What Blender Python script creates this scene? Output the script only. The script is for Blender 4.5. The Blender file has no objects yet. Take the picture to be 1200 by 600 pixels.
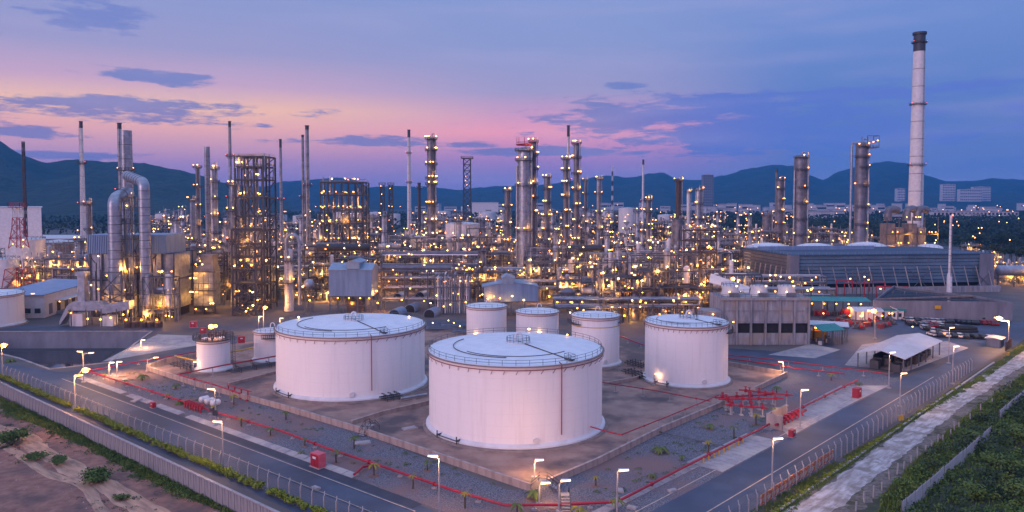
import bpy, math, random
from mathutils import Vector, Matrix, noise as mnoise
from mathutils.geometry import delaunay_2d_cdt
import numpy as np
PI = math.pi; R = math.radians
sc = bpy.context.scene; COL = sc.collection
# ------------------------------------------------------------------ camera
F, YH, PITCH, H = 880.0, 234.0, R(2.5), 50.0
Y0 = YH + F * math.tan(PITCH)
cd = bpy.data.cameras.new('camera'); cam = bpy.data.objects.new('camera', cd); COL.objects.link(cam)
cam.location = (0, 0, H); cam.rotation_euler = (R(90) - PITCH, 0, 0)
cd.sensor_width = 36; cd.lens = 36 * F / 1200; cd.shift_y = (Y0 - 300) / 1200
cd.clip_start = 1; cd.clip_end = 40000
sc.camera = cam
# ------------------------------------------------------------------ view and sampling
sc.view_settings.view_transform = 'Standard'; sc.view_settings.look = 'None'
sc.view_settings.exposure = 0.0; sc.view_settings.gamma = 1.0
cy = sc.cycles
cy.use_denoising = True
cy.max_bounces = 4; cy.diffuse_bounces = 2; cy.glossy_bounces = 2; cy.transmission_bounces = 2
cy.transparent_max_bounces = 6; cy.volume_bounces = 0; cy.sample_clamp_indirect = 2.0
cy.caustics_reflective = False; cy.caustics_refractive = False

def lin(r, g, b, k=1.0):
    f = lambda c: (c / 255 / 12.92) if c / 255 <= .04045 else ((c / 255 + .055) / 1.055) ** 2.4
    return (f(r) * k, f(g) * k, f(b) * k, 1)
# ------------------------------------------------------------------ sky
W = bpy.data.worlds.new('World'); sc.world = W; W.use_nodes = True
nt = W.node_tree; nt.nodes.clear(); N = nt.nodes.new; LK = nt.links.new
def M_(op, a, b=None, c=None, clamp=False):
    n = N('ShaderNodeMath'); n.operation = op; n.use_clamp = clamp
    for i, v in enumerate((a, b, c)):
        if v is None: continue
        if isinstance(v, (int, float)): n.inputs[i].default_value = v
        else: LK(v, n.inputs[i])
    return n.outputs[0]
def ramp(fac, stops):
    n = N('ShaderNodeValToRGB'); cr = n.color_ramp
    while len(cr.elements) < len(stops): cr.elements.new(0.5)
    for e, (p, c) in zip(cr.elements, stops): e.position = p; e.color = c
    LK(fac, n.inputs[0]); return n.outputs[0]
def mixc(f, a, b):
    n = N('ShaderNodeMix'); n.data_type = 'RGBA'
    if isinstance(f, (int, float)): n.inputs[0].default_value = f
    else: LK(f, n.inputs[0])
    for s, v in ((6, a), (7, b)):
        if isinstance(v, tuple): n.inputs[s].default_value = v
        else: LK(v, n.inputs[s])
    return n.outputs[2]
tc = N('ShaderNodeTexCoord'); sp = N('ShaderNodeSeparateXYZ'); LK(tc.outputs['Generated'], sp.inputs[0])
dx, dy, dz = sp.outputs
el = M_('ARCTAN2', dz, M_('SQRT', M_('ADD', M_('MULTIPLY', dx, dx), M_('MULTIPLY', dy, dy))))
az = M_('ARCTAN2', dx, dy)
zc = M_('MAXIMUM', dz, 0.0)
hi = [(.55, lin(150, 175, 232, 1.15)), (1.0, lin(165, 190, 240, 1.3))]
glow = ramp(zc, [(0, lin(128, 126, 196)), (.025, lin(160, 134, 192)), (.05, lin(204, 154, 186)), (.085, lin(246, 180, 174)),
                 (.112, lin(255, 200, 168)), (.14, lin(208, 170, 196)), (.18, lin(162, 158, 200)), (.25, lin(140, 154, 204))] + hi)
mid = ramp(zc, [(0, lin(118, 124, 200)), (.03, lin(142, 130, 196)), (.06, lin(200, 142, 192)), (.088, lin(255, 165, 182)), (.11, lin(216, 160, 194)),
                (.14, lin(166, 158, 198)), (.2, lin(142, 155, 204)), (.28, lin(134, 154, 208))] + hi)
blue = ramp(zc, [(0, lin(124, 134, 194)), (.04, lin(108, 126, 190)), (.1, lin(100, 127, 192)), (.2, lin(112, 140, 202)), (.28, lin(124, 148, 208))] + hi)
back = ramp(zc, [(0, lin(150, 140, 200)), (.12, lin(205, 160, 205)), (.28, lin(180, 165, 220))] + hi)
def azd(a0):   # cosine of the horizontal angle from azimuth a0
    hyp = M_('SQRT', M_('ADD', M_('MULTIPLY', dx, dx), M_('ADD', M_('MULTIPLY', dy, dy), 1e-6)))
    return M_('DIVIDE', M_('ADD', M_('MULTIPLY', dx, math.sin(a0)), M_('MULTIPLY', dy, math.cos(a0))), hyp)
def mr(v, a, b, lo=0.0, hi_=1.0):
    n = N('ShaderNodeMapRange'); n.interpolation_type = 'SMOOTHSTEP'; LK(v, n.inputs[0])
    for i, x in enumerate((a, b, lo, hi_)): n.inputs[i + 1].default_value = x
    return n.outputs[0]
c1 = mixc(mr(azd(R(-8)), math.cos(R(30)), math.cos(R(11))), blue, mid)
c1 = mixc(mr(azd(R(-34)), math.cos(R(36)), math.cos(R(8))), c1, glow)
c1 = mixc(mr(azd(R(180)), -.1, .8), c1, back)
# clouds: long ragged bands, each an ellipse in azimuth and elevation torn by stretched noise
nz = N('ShaderNodeTexNoise'); nz.inputs['Scale'].default_value = 1.0; nz.inputs['Detail'].default_value = 7; nz.inputs['Roughness'].default_value = .68
cmb = N('ShaderNodeCombineXYZ'); LK(M_('MULTIPLY', az, 13.0), cmb.inputs[0]); LK(M_('MULTIPLY', el, 75.0), cmb.inputs[1]); cmb.inputs[2].default_value = 3.3
LK(cmb.outputs[0], nz.inputs['Vector'])
nv = nz.outputs[0]
def pa(px): return math.atan((px - 600) / F)
def pe(py, px=600): return math.atan((YH - py) / F * math.cos(pa(px)))
CL = [(130, 127, 210, 16), (190, 92, 90, 8), (110, 20, 60, 20), (760, 135, 190, 26), (420, 166, 110, 8), (735, 101, 28, 5), (20, 156, 60, 7),
      (270, 146, 50, 7), (900, 160, 260, 30), (560, 170, 40, 5), (-300, 120, 260, 20), (1500, 120, 300, 26), (60, 182, 110, 6), (1010, 110, 150, 14), (840, 122, 150, 20), (930, 140, 200, 22), (640, 178, 120, 7)]
mask = None
for (px, py, rx, ry) in CL:
    a = M_('DIVIDE', M_('SUBTRACT', az, pa(px)), rx / F); e = M_('DIVIDE', M_('SUBTRACT', el, pe(py, px)), ry / F)
    dd = M_('SUBTRACT', 1.0, M_('SQRT', M_('ADD', M_('MULTIPLY', a, a), M_('MULTIPLY', e, e))))
    mask = dd if mask is None else M_('MAXIMUM', mask, dd)
m1 = mr(M_('ADD', mask, M_('MULTIPLY', M_('SUBTRACT', nv, .5), 3.4)), 0.10, .60, 0, .88)
ccol = ramp(zc, [(0, lin(118, 120, 182)), (.1, lin(128, 126, 184)), (.14, lin(120, 132, 190)), (.3, lin(122, 138, 205)), (1, lin(140, 160, 220))])
ccol = mixc(mr(az, R(5), R(16)), ccol, lin(98, 120, 200))
c2 = mixc(m1, c1, ccol)
nz2 = N('ShaderNodeTexNoise'); nz2.inputs['Scale'].default_value = 1.0; nz2.inputs['Detail'].default_value = 6
cmb2 = N('ShaderNodeCombineXYZ'); LK(M_('MULTIPLY', az, 4.0), cmb2.inputs[0]); LK(M_('MULTIPLY', el, 30.0), cmb2.inputs[1]); cmb2.inputs[2].default_value = 9.1
LK(cmb2.outputs[0], nz2.inputs['Vector'])
c3 = mixc(mr(nz2.outputs[0], .45, .75, 0, .35), c2, mixc(.5, c2, lin(190, 176, 214)))
below = mixc(mr(dz, -.02, -.0005), lin(40, 44, 60), c3)
bg = N('ShaderNodeBackground'); LK(below, bg.inputs[0]); bg.inputs[1].default_value = 1.08
wo = N('ShaderNodeOutputWorld'); LK(bg.outputs[0], wo.inputs[0])
# ------------------------------------------------------------------ afterglow, broad and weak
sd = bpy.data.lights.new('sun', 'SUN'); sd.energy = 1.55; sd.angle = R(35); sd.color = (1.0, .64, .68)
so = bpy.data.objects.new('sun', sd); COL.objects.link(so); so.location = (-60, -60, 120)
so.rotation_euler = Vector((-.70, -.66, .25)).to_track_quat('Z', 'Y').to_euler()
# ------------------------------------------------------------------ pixel rays to places
def ray(px, py):
    a = (px - 600) / F; b = -(py - Y0) / F
    return a, math.cos(PITCH) + b * math.sin(PITCH), -math.sin(PITCH) + b * math.cos(PITCH)
def G(px, py, z=0.0):
    vx, vy, vz = ray(px, py); t = (z - H) / vz
    return (vx * t, vy * t)
def X_(px, d): vx, vy, vz = ray(px, YH); return vx / vy * d
def Z_(py, d): vx, vy, vz = ray(600, py); return H + vz / vy * d
# ------------------------------------------------------------------ mesh helper
class MB:
    def __init__(s): s.v = []; s.f = []; s.mi = []; s.m = 0
    def add(s, vs, fs):
        o = len(s.v); s.v += vs; s.f += [tuple(i + o for i in f) for f in fs]; s.mi += [s.m] * len(fs); return s
    def box(s, x0, x1, y0, y1, z0, z1):
        return s.add([(x0, y0, z0), (x1, y0, z0), (x1, y1, z0), (x0, y1, z0), (x0, y0, z1), (x1, y0, z1), (x1, y1, z1), (x0, y1, z1)],
                     [(0, 3, 2, 1), (4, 5, 6, 7), (0, 1, 5, 4), (1, 2, 6, 5), (2, 3, 7, 6), (3, 0, 4, 7)])
    def cbox(s, x, y, z, w, d, h): return s.box(x - w / 2, x + w / 2, y - d / 2, y + d / 2, z, z + h)
    def beam(s, p, q, w=.3, h=None):
        h = h or w; p = Vector(p); q = Vector(q); a = (q - p)
        if a.length < 1e-6: return s
        a.normalize(); up = Vector((0, 0, 1)) if abs(a.z) < .95 else Vector((0, 1, 0))
        sd_ = a.cross(up).normalized(); up = sd_.cross(a)
        vs = [tuple(c + sd_ * i * w / 2 + up * j * h / 2) for c in (p, q) for i, j in ((-1, -1), (1, -1), (1, 1), (-1, 1))]
        return s.add(vs, [(0, 1, 2, 3), (7, 6, 5, 4), (0, 4, 5, 1), (1, 5, 6, 2), (2, 6, 7, 3), (3, 7, 4, 0)])
    def path(s, pts, r, n=8, caps=True):
        P = [Vector(p) for p in pts]; k = len(P); vs = []; up0 = None
        for i, p in enumerate(P):
            a = (P[min(i + 1, k - 1)] - P[max(i - 1, 0)]).normalized()
            if up0 is None:
                up = Vector((0, 0, 1)) if abs(a.z) < .9 else Vector((1, 0, 0))
            else: up = up0
            u = a.cross(up)
            if u.length < 1e-4: u = a.cross(Vector((0, 1, 0)))
            u.normalize(); w = u.cross(a).normalized(); up0 = w
            rr = r[i] if isinstance(r, (list, tuple)) else r
            for j in range(n):
                t = 2 * PI * j / n; vs.append(tuple(p + u * math.cos(t) * rr + w * math.sin(t) * rr))
        fs = [(i * n + j, i * n + (j + 1) % n, (i + 1) * n + (j + 1) % n, (i + 1) * n + j) for i in range(k - 1) for j in range(n)]
        if caps: fs += [tuple(range(n - 1, -1, -1)), tuple((k - 1) * n + j for j in range(n))]
        return s.add(vs, fs)
    def tube(s, p, q, r, n=6): return s.path([p, q], r, n)
    def lathe(s, x, y, prof, n=24, a0=0.0, a1=2 * PI, close=True):
        full = abs(a1 - a0 - 2 * PI) < 1e-6; m = n if full else n + 1
        vs = [(x + r * math.cos(a0 + (a1 - a0) * j / n), y + r * math.sin(a0 + (a1 - a0) * j / n), z) for z, r in prof for j in range(m)]
        fs = []
        for i in range(len(prof) - 1):
            for j in range(n):
                j2 = (j + 1) % m; fs.append((i * m + j, i * m + j2, (i + 1) * m + j2, (i + 1) * m + j))
        if close and full: fs += [tuple(range(m - 1, -1, -1)), tuple((len(prof) - 1) * m + j for j in range(m))]
        return s.add(vs, fs)
    def ringdeck(s, x, y, z, r0, r1, th=.15, n=20, a0=0.0, a1=2 * PI):
        pr = [(z, r0), (z, r1), (z + th, r1), (z + th, r0), (z, r0)]
        return s.lathe(x, y, pr, n, a0, a1, close=False)
    def ringtube(s, x, y, z, r, t, n=32, k=5, a0=0.0, a1=2 * PI):
        return s.lathe(x, y, [(z + t * math.sin(2 * PI * i / k), r + t * math.cos(2 * PI * i / k)) for i in range(k + 1)], n, a0, a1, close=False)
    def ringrail(s, x, y, z, r, h=1.1, n=20, t=.05, posts=1, a0=0.0, a1=2 * PI, rails=(1.0, .5)):
        for q in rails: s.ringtube(x, y, z + h * q, r, t, n, 4, a0, a1)
        full = abs(a1 - a0 - 2 * PI) < 1e-6
        for j in range(0, n + (0 if full else 1), posts):
            a = a0 + (a1 - a0) * j / n; cx, cy_ = x + r * math.cos(a), y + r * math.sin(a)
            s.cbox(cx, cy_, z, t * 2, t * 2, h)
        return s
    def rail(s, pts, h=1.1, t=.06, step=2.5, closed=False):
        P = [Vector(p) for p in pts]
        if closed: P.append(P[0])
        for a, b in zip(P, P[1:]):
            L = (b - a).length; k = max(1, int(L / step))
            for q in (1, .5): s.beam(a + Vector((0, 0, h * q)), b + Vector((0, 0, h * q)), t)
            for i in range(k + 1):
                c = a.lerp(b, i / k); s.beam(c, c + Vector((0, 0, h)), t)
        return s
    def poly(s, pts, z): # flat sheet
        return s.add([(p[0], p[1], z) for p in pts], [tuple(range(len(pts)))])
    def slab(s, pts, z0, z1):
        n = len(pts); vs = [(p[0], p[1], z0) for p in pts] + [(p[0], p[1], z1) for p in pts]
        return s.add(vs, [tuple(range(n - 1, -1, -1)), tuple(range(n, 2 * n))] + [(i, (i + 1) % n, n + (i + 1) % n, n + i) for i in range(n)])
    def sphere(s, x, y, z, r, nu=8, nv_=5, sz=1.0):
        return s.lathe(x, y, [(z - r * sz * math.cos(PI * i / nv_), max(1e-3, r * math.sin(PI * i / nv_))) for i in range(nv_ + 1)], nu)
    def drum(s, p, q, r, n=12): # pressure vessel with dished ends
        p = Vector(p); q = Vector(q); a = (q - p).normalized()
        return s.path([p - a * r * .45, p - a * r * .3, p, q, q + a * r * .3, q + a * r * .45], [r * .3, r * .75, r, r, r * .75, r * .3], n)
    def mesh(s, name, smooth=True):
        me = bpy.data.meshes.new(name); me.from_pydata(s.v, [], s.f)
        if smooth:
            me.polygons.foreach_set('use_smooth', [True] * len(s.f)); me.set_sharp_from_angle(angle=R(38))
        if any(s.mi): me.polygons.foreach_set('material_index', s.mi)
        me.update(); return me
JOINED = {'piping', 'ring_bracket', 'spiral_stair', 'joint_band', 'railing', 'brace', 'wire', 'ladder', 'roof_rib', 'handrail', 'edge_beam'}   # members too small to pick apart
def obj(name, mb, mat, parent=None, loc=None, rz=0, smooth=True):
    me = mb.mesh(name, smooth) if isinstance(mb, MB) else mb
    if isinstance(mb, MB):
        for q in (mat if isinstance(mat, (list, tuple)) else [mat]): me.materials.append(q)
    o = bpy.data.objects.new(name, me); COL.objects.link(o)
    if parent: o.parent = parent
    if name in JOINED: o['kind'] = 'stuff'
    if loc: o.location = loc
    if rz: o.rotation_euler = (0, 0, rz)
    return o
USED = {}
def tag(o, label=None, cat=None, group=None, kind=None):
    if label: o['label'] = label; USED.setdefault(label, []).append(o.name)
    if cat: o['category'] = cat
    if group: o['group'] = group
    if kind: o['kind'] = kind
    return o
def thing(name, label, cat, loc=(0, 0, 0), rz=0, group=None):
    o = bpy.data.objects.new(name, None); COL.objects.link(o); o.location = loc; o.rotation_euler = (0, 0, rz)
    o.empty_display_size = .5
    return tag(o, label, cat, group)
def struct(name, mb, mat, parent=None, smooth=False):
    o = obj(name, mb, mat, parent, smooth=smooth); o['kind'] = 'structure'; return o
def stuff(name, mb, mat, parent=None, smooth=True):
    o = obj(name, mb, mat, parent, smooth=smooth); o['kind'] = 'stuff'; return o
def uniq(lb, alts):
    for a in [''] + alts:
        c = (a + ' ' + lb).strip()
        if c not in USED: return c
    return lb
KIDS = {}
def dup(root, loc, rz=0, label=None, group=None, scale=None):
    r = root.copy(); COL.objects.link(r); r.location = loc; r.rotation_euler = (0, 0, rz)
    if scale: r.scale = (scale,) * 3 if isinstance(scale, (int, float)) else scale
    if label: tag(r, label)
    if group: r['group'] = group
    if root.name not in KIDS: KIDS[root.name] = [(c, list(c.children)) for c in root.children]
    for ch, gs in KIDS[root.name]:
        c = ch.copy(); COL.objects.link(c); c.parent = r
        for g in gs:
            d = g.copy(); COL.objects.link(d); d.parent = c
    return r
# ------------------------------------------------------------------ materials
def mat(name, c, rough=.6, metal=0.0, c2=None, scale=1.0, bump=0.0, detail=5, stretch=None, lo=.35, hi2=.65, c3=None, s3=.2, spec=None, seam=None, bscale=None, rot=0, bdist=.1):
    m = bpy.data.materials.new(name); m.use_nodes = True; t = m.node_tree; b = t.nodes['Principled BSDF']
    b.inputs['Roughness'].default_value = rough; b.inputs['Metallic'].default_value = metal
    if spec is not None: b.inputs['Specular IOR Level'].default_value = spec
    c = tuple(c) + (1,); b.inputs['Base Color'].default_value = c
    tcn = t.nodes.new('ShaderNodeTexCoord'); vec = tcn.outputs['Object']
    def nse(sc_, det=detail, st=stretch):
        n = t.nodes.new('ShaderNodeTexNoise'); n.inputs['Scale'].default_value = sc_; n.inputs['Detail'].default_value = det; n.inputs['Roughness'].default_value = .6
        if st:
            mp = t.nodes.new('ShaderNodeMapping'); mp.vector_type = 'TEXTURE'; mp.inputs['Scale'].default_value = tuple(1 / q for q in st); mp.inputs['Rotation'].default_value = (0, 0, rot); t.links.new(vec, mp.inputs[0]); t.links.new(mp.outputs[0], n.inputs['Vector'])
        else: t.links.new(vec, n.inputs['Vector'])
        return n.outputs[0]
    def mix(fac, a, bb):
        n = t.nodes.new('ShaderNodeMix'); n.data_type = 'RGBA'; t.links.new(fac, n.inputs[0])
        for s_, v in ((6, a), (7, bb)):
            if isinstance(v, tuple): n.inputs[s_].default_value = v
            else: t.links.new(v, n.inputs[s_])
        return n.outputs[2]
    def rng(v, a, bb):
        n = t.nodes.new('ShaderNodeMapRange'); t.links.new(v, n.inputs[0]); n.inputs[1].default_value = a; n.inputs[2].default_value = bb; return n.outputs[0]
    out = c
    if c2: out = mix(rng(nse(scale), lo, hi2), out, tuple(c2) + (1,))
    if c3: out = mix(rng(nse(s3, 4, None), .48, .62), out, tuple(c3) + (1,))
    if seam:   # plate seams: (spacing, darken)
        sx = t.nodes.new('ShaderNodeSeparateXYZ'); t.links.new(vec, sx.inputs[0])
        md = t.nodes.new('ShaderNodeMath'); md.operation = 'MODULO'; t.links.new(sx.outputs[2], md.inputs[0]); md.inputs[1].default_value = seam[0]
        lt = t.nodes.new('ShaderNodeMath'); lt.operation = 'LESS_THAN'; t.links.new(md.outputs[0], lt.inputs[0]); lt.inputs[1].default_value = seam[1]
        out = mix(lt.outputs[0], out, tuple(x * seam[2] for x in c[:3]) + (1,))
    if not isinstance(out, tuple): t.links.new(out, b.inputs['Base Color'])
    if bump:
        bn = t.nodes.new('ShaderNodeBump'); bn.inputs['Strength'].default_value = bump; bn.inputs['Distance'].default_value = bdist
        t.links.new(nse(bscale or scale * 4), bn.inputs['Height']); t.links.new(bn.outputs[0], b.inputs['Normal'])
    return m
def emis(name, c, s):
    m = bpy.data.materials.new(name); m.use_nodes = True; t = m.node_tree; b = t.nodes['Principled BSDF']
    b.inputs['Base Color'].default_value = (.8, .7, .6, 1); b.inputs['Emission Color'].default_value = tuple(c) + (1,)
    b.inputs['Emission Strength'].default_value = s; return m
M = dict(
 ground=mat('yard_concrete', (.085, .075, .08), .9, c2=(.14, .12, .115), scale=.05, bump=.2, c3=(.075, .07, .085), s3=.02),
 plain=mat('far_plain', (.012, .02, .02), .95, c2=(.035, .04, .04), scale=.01),
 asphalt=mat('asphalt', (.042, .058, .10), .7, c2=(.066, .085, .135), scale=.12, bump=.25, bscale=6, c3=(.04, .048, .075), s3=.05),
 gutter=mat('dark_channel', (.03, .035, .055), .8, c2=(.045, .05, .075), scale=.3),
 paint=mat('worn_line_paint', (.55, .45, .38), .7, c2=(.35, .28, .24), scale=.8),
 kerb=mat('pale_concrete', (.36, .34, .36), .85, c2=(.24, .22, .24), scale=.5, bump=.2, c3=(.42, .38, .36), s3=.1),
 bund=mat('bund_floor', (.25, .15, .125), .85, c2=(.37, .245, .20), scale=.22, bump=.25, detail=9, c3=(.10, .075, .08), s3=.06),
 bundw=mat('bund_wall_concrete', (.46, .37, .34), .85, c2=(.28, .22, .21), scale=.4, bump=.3, stretch=(1, 1, .3)),
 gravel=mat('blue_gravel', (.065, .065, .085), .95, c2=(.20, .20, .24), scale=4.0, bump=1.0, detail=8, bscale=4, c3=(.20, .125, .12), s3=.04, lo=.44, hi2=.58),
 dirt=mat('bare_earth', (.175, .085, .07), .95, c2=(.29, .16, .125), scale=.6, detail=12, bump=1.0, bscale=1.6, c3=(.10, .068, .066), s3=.09),
 ruts=mat('sandy_ruts', (.50, .32, .22), .95, c2=(.24, .155, .12), scale=.9, bump=1.0, detail=10, stretch=(.2, 1, 1), rot=R(-39)),
 verge=mat('verge_soil', (.03, .045, .022), .95, c2=(.075, .07, .045), scale=.3, bump=.8),
 track=mat('white_gravel_track', (.52, .50, .52), .95, c2=(.24, .21, .20), scale=1.1, bump=.5, detail=10, c3=(.22, .20, .18), s3=.3, stretch=(.22, 1, 1), rot=R(46)),
 stony=mat('stony_verge', (.10, .085, .075), .95, c2=(.21, .18, .165), scale=1.6, bump=1.0, detail=10, c3=(.05, .055, .03), s3=.3),
 grass=mat('grass_blades', (.07, .12, .018), .8, c2=(.14, .19, .03), scale=.25),
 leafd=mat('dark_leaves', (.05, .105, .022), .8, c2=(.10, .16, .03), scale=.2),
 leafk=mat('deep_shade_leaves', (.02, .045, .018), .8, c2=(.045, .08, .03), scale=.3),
 leafy=mat('hedge_leaves', (.24, .28, .012), .7, c2=(.12, .17, .012), scale=.8),
 leafg=mat('palm_leaves', (.055, .11, .02), .7, c2=(.11, .14, .02), scale=1.5),
 leafo=mat('yellowing_leaves', (.30, .22, .02), .7, c2=(.16, .17, .02), scale=1.5),
 bark=mat('bark', (.09, .07, .055), .9, c2=(.05, .04, .03), scale=2),
 wood=mat('far_tree_crowns', (.01, .024, .014), .9, c2=(.028, .045, .022), scale=.06),
 hillA=mat('wooded_hill', (.008, .022, .016), .95, c2=(.022, .045, .026), scale=.03, bump=1.0, bscale=.022, detail=12, bdist=35),
 hillB=mat('far_range', (.006, .02, .024), .95, c2=(.014, .034, .032), scale=.008, detail=12, bump=1.0, bscale=.012, bdist=70),
 rimred=mat('dull_red_paint', (.26, .03, .04), .6, c2=(.2, .04, .04), scale=1),
 tank=mat('white_tank_paint', (.84, .80, .81), .5, c2=(.70, .655, .66), scale=.9, stretch=(1, 1, .06), bump=.05, seam=(2.4, .06, .90), lo=.5, hi2=.85),
 troof=mat('tank_roof_paint', (.76, .78, .82), .5, c2=(.66, .68, .73), scale=.35, detail=7),
 found=mat('tank_foundation', (.27, .21, .19), .9, c2=(.18, .14, .13), scale=.6),
 red=mat('red_pipe_paint', (.40, .012, .035), .5, c2=(.24, .015, .03), scale=1.2, detail=8),
 yellow=mat('yellow_paint', (.6, .35, .03), .5, c2=(.5, .28, .03), scale=1),
 steel=mat('galvanised_steel', (.13, .14, .17), .55, .3, c2=(.075, .085, .10), scale=.6),
 dark=mat('dark_steel', (.045, .05, .065), .6, .3, c2=(.07, .07, .08), scale=.8),
 rust=mat('primed_steel', (.09, .06, .055), .7, .2, c2=(.06, .045, .045), scale=.7),
 silver=mat('insulation_cladding', (.38, .41, .48), .38, .5, c2=(.24, .26, .32), scale=.5, seam=(1.6, .09, .72), bump=.08),
 silverd=mat('dull_cladding', (.20, .20, .24), .5, .4, c2=(.13, .13, .16), scale=.4, seam=(2.2, .12, .7)),
 pipe=mat('pipe_lagging', (.36, .38, .44), .42, .45, c2=(.22, .24, .28), scale=.5),
 pipeb=mat('painted_pipe', (.20, .27, .38), .5, .2, c2=(.15, .20, .30), scale=.5),
 white=mat('off_white_paint', (.66, .66, .70), .6, c2=(.56, .55, .58), scale=.4),
 concrete=mat('weathered_concrete', (.34, .34, .38), .85, c2=(.17, .17, .20), scale=.8, bump=.25, detail=8, stretch=(1, 1, .18), c3=(.30, .26, .24), s3=.15),
 bluesh=mat('blue_cladding', (.23, .33, .49), .5, .2, c2=(.16, .24, .38), scale=.5, stretch=(1, 1, .1)),
 roofb=mat('blue_grey_roof', (.26, .34, .44), .5, .2, c2=(.20, .27, .36), scale=.4),
 roofg=mat('green_sheet_roof', (.02, .25, .24), .5, c2=(.015, .19, .19), scale=.6),
 roofw=mat('pale_sheet_roof', (.58, .60, .64), .45, .1, c2=(.48, .50, .54), scale=.3),
 louvre=mat('blue_louvre', (.15, .25, .36), .6, c2=(.09, .16, .24), scale=.3, stretch=(.2, 1, 1)),
 roofd=mat('dark_blue_deck', (.04, .075, .13), .8, c2=(.03, .06, .10), scale=.3),
 water=mat('still_water', (.012, .02, .03), .06, c2=(.018, .028, .04), scale=.2, bump=.02),
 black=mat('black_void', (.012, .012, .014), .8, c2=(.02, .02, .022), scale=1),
 tyre=mat('rubber', (.02, .02, .02), .8, c2=(.03, .03, .03), scale=3),
 glass=mat('dark_glass', (.03, .04, .05), .1, c2=(.04, .05, .06), scale=1),
 mud=mat('pond_floor', (.06, .055, .065), .7, c2=(.035, .035, .045), scale=.08, c3=(.10, .085, .085), s3=.05),
 bluec=mat('blue_tinted_concrete', (.20, .21, .26), .85, c2=(.13, .135, .17), scale=.2, bump=.2, stretch=(1, 1, .3)),
 city=mat('town_walls', (.50, .50, .54), .8, c2=(.38, .38, .42), scale=.1),
 cityr=mat('town_roofs', (.34, .30, .32), .8, c2=(.24, .22, .25), scale=.1),
 banner=mat('printed_banner', (.85, .78, .70), .6, c2=(.85, .10, .02), scale=1.3, detail=2, lo=.47, hi2=.50, c3=(.85, .35, .03), s3=.5),
 L1=emis('warm_lamp_glass', (1.0, .42, .055), 13), L2=emis('pale_lamp_glass', (1.0, .58, .17), 13), L3=emis('amber_lamp_glass', (1.0, .27, .015), 17),
 louvre2=mat('grey_louvre', (.13, .15, .20), .7, c2=(.09, .11, .15), scale=.3), L4=emis('red_beacon_glass', (1.0, .06, .02), 12), L5=emis('street_lamp_glass', (1.0, .57, .24), 5), L6=emis('town_lamp_glass', (1.0, .42, .10), 9),
)
rnd = random.Random(7)
LM = {}
def lamp_mesh(k, r):
    key = (k, round(r, 2))
    if key not in LM:
        b = MB(); b.sphere(0, 0, 0, r, 6, 3, .75); me = b.mesh('lamp'); me.materials.append(M[k]); LM[key] = me
    return LM[key]
PLD = {}
def glow(parent, x, y, z, w=1500, c=(1.0, .42, .075), r=.5):   # the light thrown by a floodlight
    k = (w, c, r)
    if k not in PLD: l = bpy.data.lights.new('floodlight', 'POINT'); l.energy = w; l.color = c; l.shadow_soft_size = r; PLD[k] = l
    o = bpy.data.objects.new('floodlight', PLD[k]); COL.objects.link(o); o.parent = parent; o.location = (x, y, z); return o
def lamp(parent, x, y, z, k=None, r=.42):
    k = k or rnd.choice(('L1', 'L1', 'L1', 'L2', 'L2', 'L3'))
    return obj('lamp', lamp_mesh(k, r * .8), None, parent, (x, y, z))
# ================================================================== THE GROUND
A0 = Vector(G(0, 448)); A1 = Vector(G(324, 600)); WD = (A1 - A0).normalized()      # boundary wall line
far0 = A0 - WD * 6000; far1 = A0 + WD * 700
pit = [G(-60, 389), G(178, 388.5), G(128, 425), G(58, 433), G(22, 420), G(-60, 400)]
outer = [tuple(far0), tuple(far1), (9000, -2000), (16000, 16000), (-16000, 16000)]
grid = [(x, y) for x in range(-600, 901, 150) for y in range(150, 1501, 150)]
def inside(p, poly):
    c = False; n = len(poly)
    for i in range(n):
        a, b = poly[i], poly[(i + 1) % n]
        if (a[1] > p[1]) != (b[1] > p[1]) and p[0] < (b[0] - a[0]) * (p[1] - a[1]) / (b[1] - a[1]) + a[0]: c = not c
    return c
vs = [Vector(p) for p in outer + pit]; es = [(i, (i + 1) % 5) for i in range(5)] + [(5 + i, 5 + (i + 1) % 6) for i in range(6)]
ov, oe, of, *_ = delaunay_2d_cdt(vs, es, [], 1, 1e-4)
b = MB(); b.v = [(p.x, p.y, 0) for p in ov]
for f in of:
    c = sum((ov[i] for i in f), Vector((0, 0))) / len(f)
    if not inside(c, pit): b.f.append(tuple(f)); b.mi.append(0)
struct('ground', b, M['ground'])
ZC = [0]
def sheet(name, pts, m, z):     # flush sheets, each 4 mm above the one laid before it
    if 0 < z < .2: ZC[0] += 1; z = .004 * ZC[0]
    return struct(name, MB().poly(pts, z), M[m])
sheet('far_plain', [(-9000, 1250), (-300, 1250), (60, 900), (330, 760), (9500, 700), (14000, 7500), (-14000, 7500)], 'plain', .002)
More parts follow.
